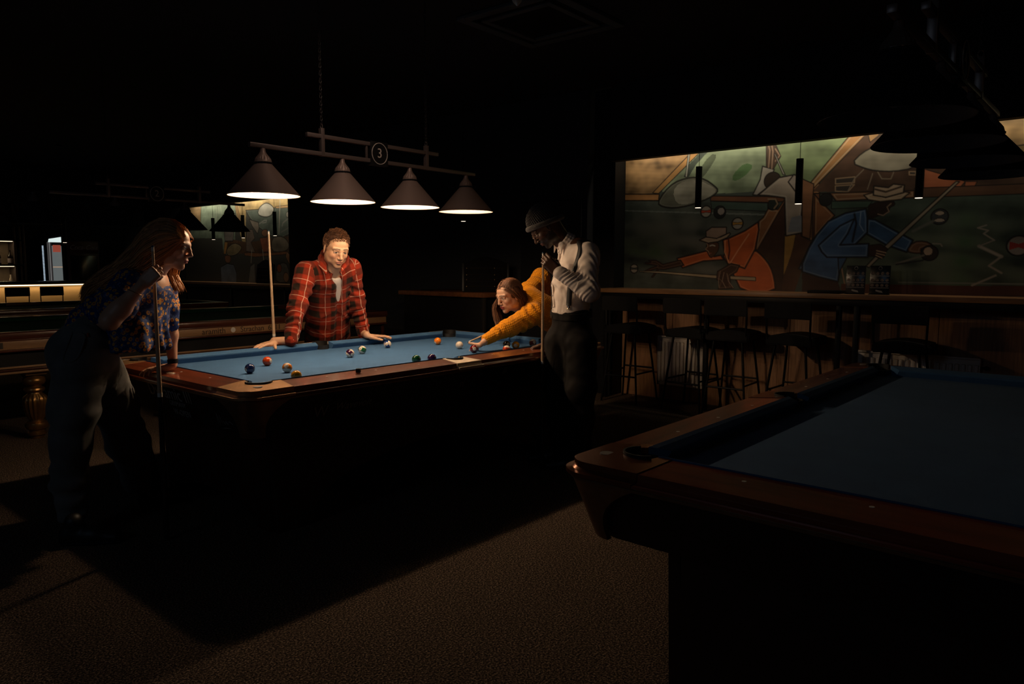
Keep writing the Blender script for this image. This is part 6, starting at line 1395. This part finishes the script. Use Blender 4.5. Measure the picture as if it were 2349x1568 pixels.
# collar flaps, cuffs
s = SDF(0.0035)
cl = lambda *P_: [v3(*p) for p in P_]
back = cl((0.051, 0.738, 1.436), (0.111, 0.796, 1.467), (0.193, 0.827, 1.481), (0.238, 0.774, 1.478), (0.220, 0.684, 1.457), (0.183, 0.614, 1.430))
s.chain(back, [0.020]*6, 0.012, side=nrm(hd-nb_), fl=1.5)
for flap in (cl((0.051, 0.738, 1.436), (0.014, 0.665, 1.381), (-0.012, 0.593, 1.321)), cl((0.183, 0.614, 1.430), (0.137, 0.569, 1.385), (0.088, 0.541, 1.340))):
    s.chain(flap, [0.024, 0.030, 0.008], 0.012, side=nrm(-CF+ZU*0.5), fl=0.42)
V, F = s.mesh(); o = from_np('collar', V, F, m_plaid, pm); setvec(o, cloth_uv(V, [(hip, shc, 0.17, side)])+0.03, 'cuv')
for (e_, w2, q) in ((RE, RW, -1), (LE, LW, 1)):
    d_ = nrm(w2-e_); o = MB().tube([tuple(w2-d_*0.055), tuple(w2-d_*0.02), tuple(w2+d_*0.012)], [0.049, 0.048, 0.044], 24).build('cuff', m_plaid, pm); setvec(o, cloth_uv(np.array([v.co for v in o.data.vertices]), [(e_, w2, 0.06, CAMR)])+0.02, 'cuv')
# trousers, shoes (behind the table)
s = SDF(0.010); hp = v3(0.42, 1.20, 0.90)
s.cone(hip, hp, 0.12, 0.13, 0.05, side, 1.35).chain([hp+v3(-0.10, 0, -0.04), v3(0.30, 1.25, 0.50), v3(0.28, 1.34, 0.09)], [0.105, 0.075, 0.06], 0.04).chain([hp+v3(0.10, 0, -0.04), v3(0.55, 1.22, 0.50), v3(0.58, 1.30, 0.09)], [0.105, 0.075, 0.06], 0.04)
V, F = s.mesh(); from_np('trousers', V, F, m_bdenim, pm)
shoe(pm, (0.28, 1.39, 0), (0.26, 1.14, 0)); shoe(pm, (0.58, 1.35, 0), (0.60, 1.10, 0))
# short hair
m_brown = mat('brown_hair', (1, 1, 1), 0.5, attr='Col', spec=0.4)
def short_hair(hd, Bh, sc, cols, par, n=4600, top=0.026, sideh=0.010, m=m_brown, seed=3):
    r = np.random.default_rng(seed); ph = r.uniform(-PI, PI, n*3); z = r.uniform(-0.62, 1.0, n*3); rr = np.sqrt(1-z*z)
    d = np.stack([rr*np.cos(ph), rr*np.sin(ph), z], 1); p = v3(-0.018, 0, 0.036)+d*np.array([0.0955, 0.0760, 0.0855])
    k_ = ((p[:, 0]-0.060)*0.80-(p[:, 2]-0.074)*0.62 < 0) & ~((p[:, 0] > 0.000) & (p[:, 2] < 0.020)) & ~((p[:, 2] < -0.030) & (p[:, 0] > -0.055)) & ~((np.abs(p[:, 1]) > 0.055) & (p[:, 2] < 0.0) & (p[:, 0] > -0.03))
    p, d = p[k_][:n], d[k_][:n]; n = len(p); L_ = (sideh+(top-sideh)*np.clip((p[:, 2]-0.04)/0.07, 0, 1))*r.uniform(0.7, 1.15, n)
    sw = nrm(v3(0.8, 0.35, 0.6)); cl = np.stack([np.sin(p[:, 1]*190+p[:, 0]*120), np.cos(p[:, 0]*170-p[:, 1]*60), np.sin(p[:, 0]*90)*0.3], 1)*0.5
    dd = d*0.42+sw*0.80*np.clip((p[:, 2]-0.03)/0.06, 0, 1)[:, None]+np.array([-0.3, 0, -0.9])*np.clip((0.05-p[:, 2])/0.06, 0, 1)[:, None]+cl*0.45+r.normal(0, 0.18, (n, 3)); dd /= np.linalg.norm(dd, axis=1)[:, None]
    t_ = np.linspace(0, 1, 5)[None, :, None]; Pp = p[:, None]*1.0+dd[:, None]*L_[:, None, None]*t_+np.array([0.3, 0, -0.5])*(t_**2)*L_[:, None, None]*0.4
    Pw = (Pp*sc)@Bh.T+hd; C = np.array(cols[0])*(1-r.random((n, 1)))+np.array(cols[1])*r.random((n, 1))
    o = strands('hair', Pw, np.array([0.0015, 0.0016, 0.0014, 0.0010, 0.0004])*sc, m, par, 3, C); o['kind'] = 'stuff'
    s = SDF(0.0035); s.ell(hd+Bh@(v3(-0.020, 0, 0.040)*sc), v3(0.0985, 0.0785, 0.0885)*sc, Bh, 0.01)
    V, F = s.mesh(clip=[(hd+Bh@(v3(0.062, 0, 0.072)*sc), Bh@nrm(v3(0.80, 0, -0.66))), (hd+Bh@(v3(-0.05, 0, -0.035)*sc), Bh@nrm(v3(0.55, 0, -0.9)))]); from_np('hair_mass', V, F, mat('under_'+par.name.replace('.', '_'), tuple(np.array(cols[1])*0.6), 0.7), par)
short_hair(hd, Bh, 1.10, ((0.20, 0.095, 0.05), (0.075, 0.032, 0.018)), pm)
fix(pm)
tp = v3(*(-0.261, 0.930, 1.629)); jn_ = v3(*(-0.263, 0.900, 0.862)); make_cue('cue standing upright beside the hand of the man in the plaid shirt', tp, jn_-tp, 1.47, 0.512, bw=1.05)

# ================================================================== man in white shirt with braces
DK = (0.080, 0.036, 0.020)
pb = person('man in white shirt, black braces and knitted cap standing at the near rail', (0.95, -1.05, 0))
hd = v3(*(0.834, -0.770, 1.636)); fw = nrm(ir(-0.72, -0.69, -0.05)); Bh = basis(fw, nrm(v3(0, 0, 1)))
s = SDF(0.0028); P = head_sdf(s, hd, Bh, 1.06)
nb_ = v3(*(0.953, -0.881, 1.518))
s.cone(P(-0.035, 0, -0.040), nb_-ZU*0.03, 0.060, 0.054, 0.03); s.cone(P(-0.010, 0, -0.075), nb_-ir(1, 0)*0.02, 0.045, 0.05, 0.03)
Vh, Fh = s.mesh(); Ch = head_cols(Vh, hd, Bh, 1.06, DK, (0.12, 0.045, 0.035), (0.01, 0.008, 0.007), (0.01, 0.008, 0.006), ((0.012, 0.009, 0.008), 0.85))
LS, LE, LW = v3(*(0.867, -1.099, 1.455)), v3(*(0.787, -1.168, 1.210)), v3(*(0.686, -1.001, 1.329))
RS, RE, RW = v3(*(1.091, -0.768, 1.492)), v3(*(1.185, -0.778, 1.146)), v3(*(0.766, -0.886, 0.860))
hip = v3(*(0.875, -0.970, 0.974)); shc = (RS+LS)/2; side = nrm(LS-RS); wst = v3(*(0.882, -0.960, 1.084))
s = SDF(0.010); s.chain([LS, LE, LW], [0.05, 0.042, 0.03]).chain([RS, RE, RW], [0.05, 0.042, 0.03]).cone(shc, hip, 0.10, 0.10, 0.05, side, 1.5).cone(RS-ZU*0.02, LS-ZU*0.02, 0.04, 0.04, 0.02).cone(nb_-ZU*0.05, shc-ZU*0.06, 0.045, 0.07)
Va, Fa = s.mesh()
s = SDF(0.0024); s.cone(LE*0.35+LW*0.65, LW, 0.036, 0.029, 0.01)
hand_sdf(s, LW+nrm(LW-LE)*0.012, ir(-0.70, 0.68, 0.05), nrm(-CF+0.15*ir(-1, 0)), 1, 1.10, curls=((0.80, 1.35, 0.8), (0.85, 1.4, 0.9), (0.9, 1.4, 0.9), (1.0, 1.4, 0.9)), spread=0.05, thumb=(0.45, 0.75, 0.7))
Vl, Fl = s.mesh()
s = SDF(0.0024); w_ = v3(*(0.851, -0.797, 0.838)); s.cone(RW, w_+v3(0, 0, 0.005), 0.029, 0.027, 0.01)
t1_ = v3(*(0.772, -0.728, 0.815)); hand_sdf(s, w_, nrm(t1_-w_), ZU, -1, 1.0, curls=((0.1, 0.35, 0.4), (0.1, 0.4, 0.5), (0.1, 0.4, 0.5), (0.1, 0.4, 0.5)), spread=0.10, thumb=(0.4, 0.3, 0.1))
Vr, Fr = s.mesh()
body_obj([(Vh, Fh), (Va, Fa), (Vr, Fr), (Vl, Fl)], [Ch]+[np.tile(np.array(DK)*1.15, (len(x), 1)) for x in (Va, Vr, Vl)], m_skin2, pb)
# shirt
up_ = ZU; fr_ = nrm(np.cross(side, up_)); fr_ = fr_ if np.dot(fr_, ir(-1, 0)) > 0 else -fr_
s = SDF(0.005)
s.cone(shc-ZU*0.05, v3(*(0.894, -0.949, 1.241)), 0.122, 0.118, 0.05, side, 1.45, 1.30).cone(v3(*(0.894, -0.949, 1.241)), v3(*(0.874, -0.955, 1.060)), 0.118, 0.120, 0.05, side, 1.30, 1.28)
s.cone(RS, LS, 0.066, 0.066, 0.05).cone(nb_, shc-ZU*0.03, 0.066, 0.10, 0.05)
s.chain([LS, LE], [0.073, 0.064], 0.03).chain([LE, LW], [0.064, 0.045], 0.03).chain([RS, RE, RE*0.45+RW*0.55], [0.068, 0.054, 0.040], 0.03)
nd_ = nrm(hd-nb_)
V, F = s.mesh(clip=[(nb_+nd_*0.062, nrm(nd_+ZU*0.3)), (LW+nrm(LW-LE)*0.004, nrm(LW-LE)*1.0)] and [(nb_+nd_*0.040, nd_, 0.062)]); N_ = vnormals(V, F)
V = V+N_*(0.004*wav(V, 26, 7)+0.002*wav(V, 70, 4))[:, None]
V = fold_rings(V, N_, LS, LE, 0.009, 4.5, 0.0, 1.1, 1, 0.10, 2.2); V = fold_rings(V, N_, LE, LW, 0.006, 9, -0.1, 0.95, 2, 0.085, 0.5)
V = fold_rings(V, N_, shc, wst, 0.006, 4, 0.2, 1.0, 6, 0.22, 2.5)
from_np('white_shirt', V, F, m_linen, pb)
s = SDF(0.008); s.cone(shc-ZU*0.05, v3(*(0.894, -0.949, 1.241)), 0.126, 0.122, 0.05, side, 1.45, 1.30).cone(v3(*(0.894, -0.949, 1.241)), v3(*(0.874, -0.955, 1.060)), 0.122, 0.124, 0.05, side, 1.30, 1.28)
s.cone(RS, LS, 0.070, 0.070, 0.05).cone(nb_, shc-ZU*0.03, 0.068, 0.10, 0.05); V9, F9 = s.mesh(); bv = bvh_of(V9, F9)   # torso without arms, to lay the braces on
s = SDF(0.0035)   # collar
a_ = nrm(np.cross(nd_, side)); neck_ring(s, nb_+nd_*0.012, nd_, 0.068, 0.040, 0.0095, 0.008)
for q in (-1, 1):
    c0 = nb_+nd_*0.040
    pts = [c0-fr_*0.060+side*0.01*q+ZU*0.012, c0+side*q*0.064+ZU*0.004-fr_*0.01, c0+side*q*0.056+fr_*0.046-ZU*0.020]
    s.chain(pts, [0.014, 0.016, 0.018], 0.010, side=nrm(side*q+fr_*0.4), fl=0.5); s.cone(pts[2], pts[2]+fr_*0.006-ZU*0.058+side*q*0.016, 0.022, 0.006, 0.008, side=nrm(fr_+side*q*0.8), fl=0.4)
V2, F2 = s.mesh(); from_np('collar', V2, F2, m_linen, pb)
strap('placket', bv, [nb_+fr_*0.10-ZU*0.05, shc+fr_*0.2-ZU*0.12, wst+fr_*0.2+ZU*0.02], 0.030, m_linen, pb, 26, 0.003)
for k in range(6):
    q, n_, _, _ = bv.find_nearest(Vector(nb_*(1-k/5)+(wst)*(k/5)+fr_*0.2)); MB().cyl(tuple(q+n_*0.005), tuple(q+n_*0.009), 0.0055, n=12).build('button', m_tee, pb)
m_strap = mat('braces_black', (0.008, 0.008, 0.009), 0.6)
fl_ = -CF
bpts = [v3(*(0.858, -1.008, 1.575)), v3(*(0.778, -1.076, 1.528)), v3(*(0.735, -1.070, 1.445)), v3(*(0.713, -1.063, 1.332)), v3(*(0.715, -1.052, 1.218)), v3(*(0.719, -1.043, 1.117))]
bpts = [shc*0+nb_+side*0.10-fr_*0.09+ZU*0.0]+bpts
strap('brace', bv, bpts, 0.036, m_strap, pb, 44, 0.013, 0.003)
strap('brace', bv, [nb_-side*0.10-fr_*0.05, nb_-side*0.11+fr_*0.06-ZU*0.03, shc-side*0.09+fr_*0.2-ZU*0.10, wst-side*0.08+fr_*0.2], 0.036, m_strap, pb, 40, 0.005, 0.003)
strap('brace_adjuster', bv, [v3(*(0.749, -1.044, 1.326)), v3(*(0.748, -1.044, 1.314))], 0.040, mat('chrome', (0.7, 0.6, 0.5), 0.2, metal=1.0), pb, 4, 0.009)
strap('brace_clip', bv, [v3(*(0.737, -1.033, 1.119)), v3(*(0.735, -1.035, 1.090))], 0.020, MATS['chrome'], pb, 4, 0.010)
d_ = nrm(LW-LE); q = LW+d_*0.008; MB().tube([tuple(q-d_*0.004), tuple(q+d_*0.004)], [0.0335, 0.0325], 18).build('wrist_band', m_blackm, pb)
# trousers
s = SDF(0.0065)
s.cone(v3(*(0.876, -0.957, 1.060)), v3(*(0.867, -0.969, 0.915)), 0.124, 0.145, 0.05, side, 1.25, 1.10)
s.chain([v3(*(0.837, -0.899, 0.852)), v3(*(0.794, -0.909, 0.571)), v3(*(0.824, -0.892, 0.320)), v3(*(0.900, -0.876, 0.008))], [0.110, 0.092, 0.078, 0.066], 0.04)
s.chain([v3(*(0.820, -1.080, 0.851)), v3(*(0.783, -1.113, 0.564)), v3(*(0.798, -1.102, 0.354)), v3(*(0.819, -1.084, 0.040))], [0.116, 0.098, 0.080, 0.068], 0.04)
V, F = s.mesh(clip=[(v3(*(0.869, -0.947, 1.072)), nrm(ZU+0.10*ir(-1, 0))), (v3(0, 0, 0.035), v3(0, 0, -1))]); N_ = vnormals(V, F)
V = V+N_*(0.005*wav(V, 18, 3)+0.002*wav(V, 60, 4))[:, None]
V = fold_rings(V, N_, v3(*(0.900, -0.867, 0.830)), v3(*(0.852, -0.863, 0.312)), 0.007, 4, 0, 1, 1, 0.14); V = fold_rings(V, N_, v3(*(0.820, -1.080, 0.851)), v3(*(0.798, -1.102, 0.354)), 0.006, 3, 0.3, 1, 2, 0.14); V = fold_rings(V, N_, v3(*(0.798, -1.102, 0.354)), v3(*(0.819, -1.084, 0.040)), 0.007, 3, 0.2, 1.1, 3, 0.12)
from_np('trousers', V, F, m_bdenim, pb); bv = bvh_of(V, F)
cc = v3(*(0.876, -0.957, 1.054)); wbm = MB(); rg_ = [(0.132, 0.020), (0.139, 0.020), (0.139, -0.022), (0.132, -0.022)]
rr_ = [[wbm.b.verts.new(tuple(cc+fr_*q_*math.cos(a)+side*q_*1.22*math.sin(a)+ZU*(z_-0.012*math.cos(a)))) for q_, z_ in rg_] for a in np.linspace(0, 2*PI, 49)[:-1]]
for i_ in range(48):
    for j_ in range(4): wbm.b.faces.new((rr_[i_][j_], rr_[(i_+1) % 48][j_], rr_[(i_+1) % 48][(j_+1) % 4], rr_[i_][(j_+1) % 4]))
wbm.build('waistband', m_bdenim, pb)
q, n_, _, _ = bv.find_nearest(Vector(cc+fr_*0.25-ZU*0.012)); MB().cyl(tuple(q+n_*0.008), tuple(q+n_*0.011), 0.009, n=14).build('trouser_button', MATS['chrome'], pb)
for (a0, d0) in (((0.895, -0.880, -0.054), 0.2), ((0.818, -1.093, -0.028), 0.2)):
    h_ = v3(a0[0], a0[1], 0); dv = np.append(ir(-1, 0)[:2], 0); shoe(pb, tuple(h_+dv*-0.04), tuple(h_+dv*0.22))
# ribbed cap, glasses, beard
s = SDF(0.0028); s.ell(hd+Bh@(v3(-0.022, 0, 0.052)*1.06), v3(0.115, 0.094, 0.106)*1.06, Bh, 0.01)
cN = nrm(v3(0.43, 0, -1)); V, F = s.mesh(clip=[(hd+Bh@(v3(0.070, 0, 0.058)*1.06), Bh@cN)]); N_ = vnormals(V, F); Lc = (V-hd)@Bh; an = np.arctan2(Lc[:, 1], Lc[:, 0]+0.02)
V = V+N_*(0.0035*np.sin(an*44)+0.0015*np.sin(Lc[:, 2]*420))[:, None]; m_cap = mat('cap_wool', (0.040, 0.032, 0.028), 0.95, bump=(250, 0.8, 0.006), sheen=0.3); from_np('knitted_cap', V, F, m_cap, pb)
bp_ = []
for a in np.linspace(0, 2*PI, 41)[:-1]:
    x = -0.014+0.108*math.cos(a); y_ = 0.090*math.sin(a); z_ = 0.061+(x-0.070)*0.42; bp_.append(tuple(hd+Bh@(v3(x, y_, z_)*1.06)))
b = MB().tube(bp_, 0.0190, 14, True); o = b.build('cap_brim', m_cap, pb)
g = MB()
for y_ in (-1, 1):
    g.tube([tuple(hd+Bh@(v3(0.104-0.10*abs(0.020*math.cos(a)+y_*0.033*1.0)*0+(-0.012 if False else 0)-0.25*(abs(y_*0.033+0.021*math.cos(a))-0.02), y_*0.033+0.021*math.cos(a), 0.004+0.018*math.sin(a))*1.06)) for a in np.linspace(0, 2*PI, 25)[:-1]], 0.0011, 6, True)
    g.tube([tuple(hd+Bh@(v3(*p_)*1.06)) for p_ in ((0.094, y_*0.054, 0.008), (0.050, y_*0.078, 0.010), (-0.004, y_*0.083, 0.012))], 0.0012, 6)
g.tube([tuple(hd+Bh@(v3(*p_)*1.06)) for p_ in ((0.108, -0.012, 0.006), (0.112, 0, 0.010), (0.108, 0.012, 0.006))], 0.0012, 6)
g.build('glasses', mat('gold_wire', (0.85, 0.6, 0.42), 0.2, metal=1.0), pb)
fix(pb)
ct = v3(*(0.657, -0.884, 1.466)); make_cue('cue standing upright in the hand of the man with braces', ct, (-0.004, -0.004, -1), ct[2]-0.002, 0.495)

# ================================================================== woman in the mustard sweater
py = person('woman in a mustard cable-knit sweater bending over the table to shoot', (1.80, -0.15, 0))
hd = v3(*(1.077, -0.222, 1.143)); fw = nrm(ir(-0.74, -0.30, -0.62)); Bh = basis(fw, nrm(v3(0.10, 0.10, 1)+0.10*CAMR))
s = SDF(0.0028); P = head_sdf(s, hd, Bh, 1.02, True)
nb_ = v3(*(1.251, -0.225, 1.039))
s.cone(P(-0.030, 0, -0.045), nb_, 0.050, 0.056, 0.03); s.cone(P(-0.005, 0, -0.075), nb_, 0.036, 0.05, 0.03)
Vh, Fh = s.mesh(); Ch = head_cols(Vh, hd, Bh, 1.02, (0.62, 0.36, 0.235), (0.42, 0.09, 0.07), (0.07, 0.035, 0.02), (0.03, 0.02, 0.015))
LS, LE, LW = v3(*(1.168, -0.381, 1.002)), v3(*(0.908, -0.369, 0.917)), v3(*(0.689, -0.343, 0.847))
RS, RE, RW = v3(*(1.431, -0.121, 1.158)), v3(*(1.607, -0.107, 1.280)), v3(*(1.762, -0.108, 1.049))
hip = v3(*(1.772, -0.331, 0.875)); shc = (RS+LS)/2; side = nrm(LS-RS)
s = SDF(0.010); s.chain([LS, LE, LW], [0.045, 0.036, 0.026]).chain([RS, RE, RW], [0.045, 0.036, 0.026]).cone(shc, hip, 0.09, 0.10, 0.05, side, 1.4).cone(RS, LS, 0.05, 0.05, 0.03).cone(nb_, shc, 0.05, 0.08)
Va, Fa = s.mesh(); 
s = SDF(0.0022); w_ = v3(*(0.653, -0.350, 0.829)); s.cone(LW, w_, 0.027, 0.025, 0.01); kk = v3(*(0.662, -0.237, 0.785))
hand_sdf(s, w_, nrm(kk-w_), nrm(ZU-0.35*CF), -1, 0.95, curls=((0.10, 0.45, 0.35), (0.15, 0.40, 0.3), (0.20, 0.40, 0.3), (0.25, 0.40, 0.3)), spread=0.13, thumb=(0.30, -0.65, 0.0))
Vl, Fl = s.mesh()
s = SDF(0.0026); cd = nrm(v3(*(1.762, -0.108, 1.049))-v3(*(0.848, 0.001, 0.789)))
hand_sdf(s, RW-ZU*0.01, nrm(-ZU+0.2*cd), nrm(np.cross(cd, ZU)), 1, 0.95, curls=((0.9, 1.3, 0.8),)*4, spread=0.05, thumb=(0.7, 0.7, 0.6)); Vr, Fr = s.mesh()
body_obj([(Vh, Fh), (Va, Fa), (Vr, Fr), (Vl, Fl)], [Ch]+[np.tile((0.62, 0.35, 0.22), (len(x), 1)) for x in (Va, Vr, Vl)], m_skin, py)
s = SDF(0.0055); md = shc*0.5+hip*0.5
s.cone(shc+nrm(hip-shc)*0.05, md, 0.120, 0.122, 0.05, side, 1.42, 1.30).cone(md, hip, 0.122, 0.116, 0.05, side, 1.30, 1.20)
s.cone(RS, LS, 0.076, 0.080, 0.05).cone(nb_, shc, 0.070, 0.10, 0.05)
s.chain([LS, LE, LW-nrm(LW-LE)*0.005], [0.084, 0.064, 0.041], 0.04).chain([RS, RE, RW], [0.078, 0.070, 0.045], 0.03)
V, F = s.mesh(clip=[(nb_+nrm(hd-nb_)*0.015, nrm(hd-nb_), 0.09)]); N_ = vnormals(V, F)
V = V+N_*(0.005*wav(V, 22, 8)+0.0025*wav(V, 55, 4))[:, None]
V = fold_rings(V, N_, LS, LE, 0.010, 3.5, -0.1, 1.0, 1, 0.13, 1.5); V = fold_rings(V, N_, LE, LW, 0.005, 4, 0, 0.8, 2, 0.09); V = fold_rings(V, N_, RS, RE, 0.008, 3, 0, 1, 3, 0.10)
o = from_np('knitted_sweater', V, F, m_knit, py); setvec(o, cloth_uv(V, [(hip, shc, 0.17, ZU), (LE, LS, 0.085, ZU), (LE, LW, 0.065, ZU), (RE, RS, 0.08, CAMR), (RE, RW, 0.07, CAMR)]), 'cuv')
s = SDF(0.004); nd_ = nrm(hd-nb_); e1 = nrm(np.cross(nd_, ZU)); e2 = np.cross(nd_, e1); rg = [nb_+nd_*0.012+e1*0.062*math.cos(a)+e2*0.062*math.sin(a) for a in np.linspace(0, 2*PI, 17)]
s.chain(rg, [0.013]*17, 0.006); V, F = s.mesh(); o = from_np('neckband', V, F, m_knit, py); setvec(o, cloth_uv(V, [(nb_, hd, 0.1, ZU)]), 'cuv')
# trousers and shoes
s = SDF(0.010); h2 = v3(1.84, -0.12, 0.92)
s.cone(hip, h2, 0.12, 0.125, 0.05, side, 1.2).chain([v3(1.82, -0.22, 0.86), v3(1.80, -0.24, 0.48), v3(1.88, -0.24, 0.08)], [0.11, 0.075, 0.055], 0.04).chain([v3(1.86, -0.04, 0.86), v3(1.92, 0.0, 0.48), v3(2.04, 0.02, 0.08)], [0.11, 0.075, 0.055], 0.04)
V, F = s.mesh(); from_np('trousers', V, F, m_bdenim, py)
shoe(py, (1.93, -0.24, 0), (1.70, -0.26, 0)); shoe(py, (2.09, 0.02, 0), (1.86, 0.0, 0))
# hair: centre parting, both sides hanging
r = np.random.default_rng(11)
def lock(guides, n, jit, seed, wave=0.004):
    r = np.random.default_rng(seed); G = np.array([resample(g_, 14) for g_ in guides]); w = r.dirichlet(np.ones(len(guides))*0.7, n); P_ = np.einsum('ng,gki->nki', w, G)
    P_ += r.normal(0, 1, (n, 1, 3))*jit*np.linspace(0.4, 1.4, 14)[None, :, None]; P_ += CAMR[None, None]*(wave*np.sin(np.linspace(0, 9, 14)[None]+r.uniform(0, 1.5, (n, 1)))*np.linspace(0, 1.3, 14)[None])[..., None]
    return P_
Q = lambda x, y, z: hd+Bh@(v3(x, y, z)*1.02)
A = lock([[Q(0.074, 0.000, 0.082), Q(0.064, -0.058, 0.062), Q(0.040, -0.085, 0.010), v3(*(1.024, -0.116, 1.031)), v3(*(1.027, -0.132, 0.954)), v3(*(1.025, -0.170, 0.898))],
          [Q(0.040, 0.000, 0.118), Q(0.010, -0.075, 0.085), Q(0.0, -0.095, 0.01), v3(*(1.065, -0.066, 1.068)), v3(*(1.044, -0.084, 0.995)), v3(*(1.043, -0.126, 0.919))],
          [Q(0.020, 0.000, 0.125), Q(-0.02, -0.08, 0.09), Q(-0.04, -0.085, 0.0), v3(*(1.139, -0.063, 1.048)), v3(*(1.129, -0.095, 0.970)), v3(*(1.120, -0.126, 0.897))]], 900, 0.005, 1)
Bq = lock([[Q(0.074, 0.002, 0.084), Q(0.062, 0.052, 0.066), Q(0.032, 0.083, 0.030), Q(-0.02, 0.088, -0.03), v3(*(1.133, -0.298, 1.074)), v3(*(1.177, -0.296, 1.018))],
           [Q(0.030, 0.002, 0.122), Q(0.005, 0.070, 0.090), Q(-0.02, 0.092, 0.02), Q(-0.06, 0.080, -0.04), v3(*(1.238, -0.293, 1.096)), v3(*(1.323, -0.326, 1.122))],
           [Q(0.0, 0.002, 0.130), Q(-0.06, 0.060, 0.090), Q(-0.10, 0.060, 0.01), v3(*(1.269, -0.224, 1.175)), v3(*(1.351, -0.258, 1.174)), v3(*(1.436, -0.266, 1.158))]], 1000, 0.005, 2)
Cq = lock([[Q(0.0, 0.0, 0.128), Q(-0.08, 0.0, 0.09), Q(-0.115, 0.0, 0.0), Q(-0.11, 0.0, -0.07), v3(*(1.313, -0.164, 1.096))], [Q(0.01, -0.02, 0.125), Q(-0.07, -0.05, 0.08), Q(-0.09, -0.05, 0.0), Q(-0.09, -0.04, -0.08), v3(*(1.262, -0.117, 1.020))]], 500, 0.010, 3)
Dq = []
for q in range(900):
    ph_ = r.uniform(-1.25, 1.25); sp_ = skull_path(hd, Bh, 1.02, ph_, math.radians(r.uniform(34, 70)), 11, (0.104+r.normal(0, .0012), 0.087, 0.096)); Dq.append(np.concatenate([sp_, [sp_[-1]+v3(0, 0, -0.02), sp_[-1]+v3(0, 0, -0.05)+r.normal(0, .01, 3), sp_[-1]+v3(0, 0, -0.08)+r.normal(0, .015, 3)]]))
PP = np.concatenate([A, Bq, Cq, np.array(Dq)]); n = len(PP); C = np.array((0.22, 0.095, 0.045))*(1-r.random((n, 1)))+np.array((0.07, 0.028, 0.016))*r.random((n, 1))
o = strands('hair', PP, np.array([0.0015]*11+[0.0013, 0.0009, 0.0004]), m_brown, py, 3, C); o['kind'] = 'stuff'
s = SDF(0.0045); s.ell(hd+Bh@(v3(-0.024, 0, 0.038)*1.02), v3(0.098, 0.081, 0.090)*1.02, Bh, 0.01); V, F = s.mesh(clip=[(hd+Bh@v3(0.072, 0, 0.074), Bh@nrm(v3(0.80, 0, -0.45)))])
from_np('hair_mass', V, F, mat('brown_under', (0.12, 0.052, 0.027), 0.6, noise=(50, 0.6)), py)
fix(py)
tp = v3(*(0.828, -0.019, 0.792)); make_cue('cue aimed at the cue ball by the woman in the mustard sweater', tp, v3(*(1.762, -0.108, 1.049))-tp, 1.47, 0.5)
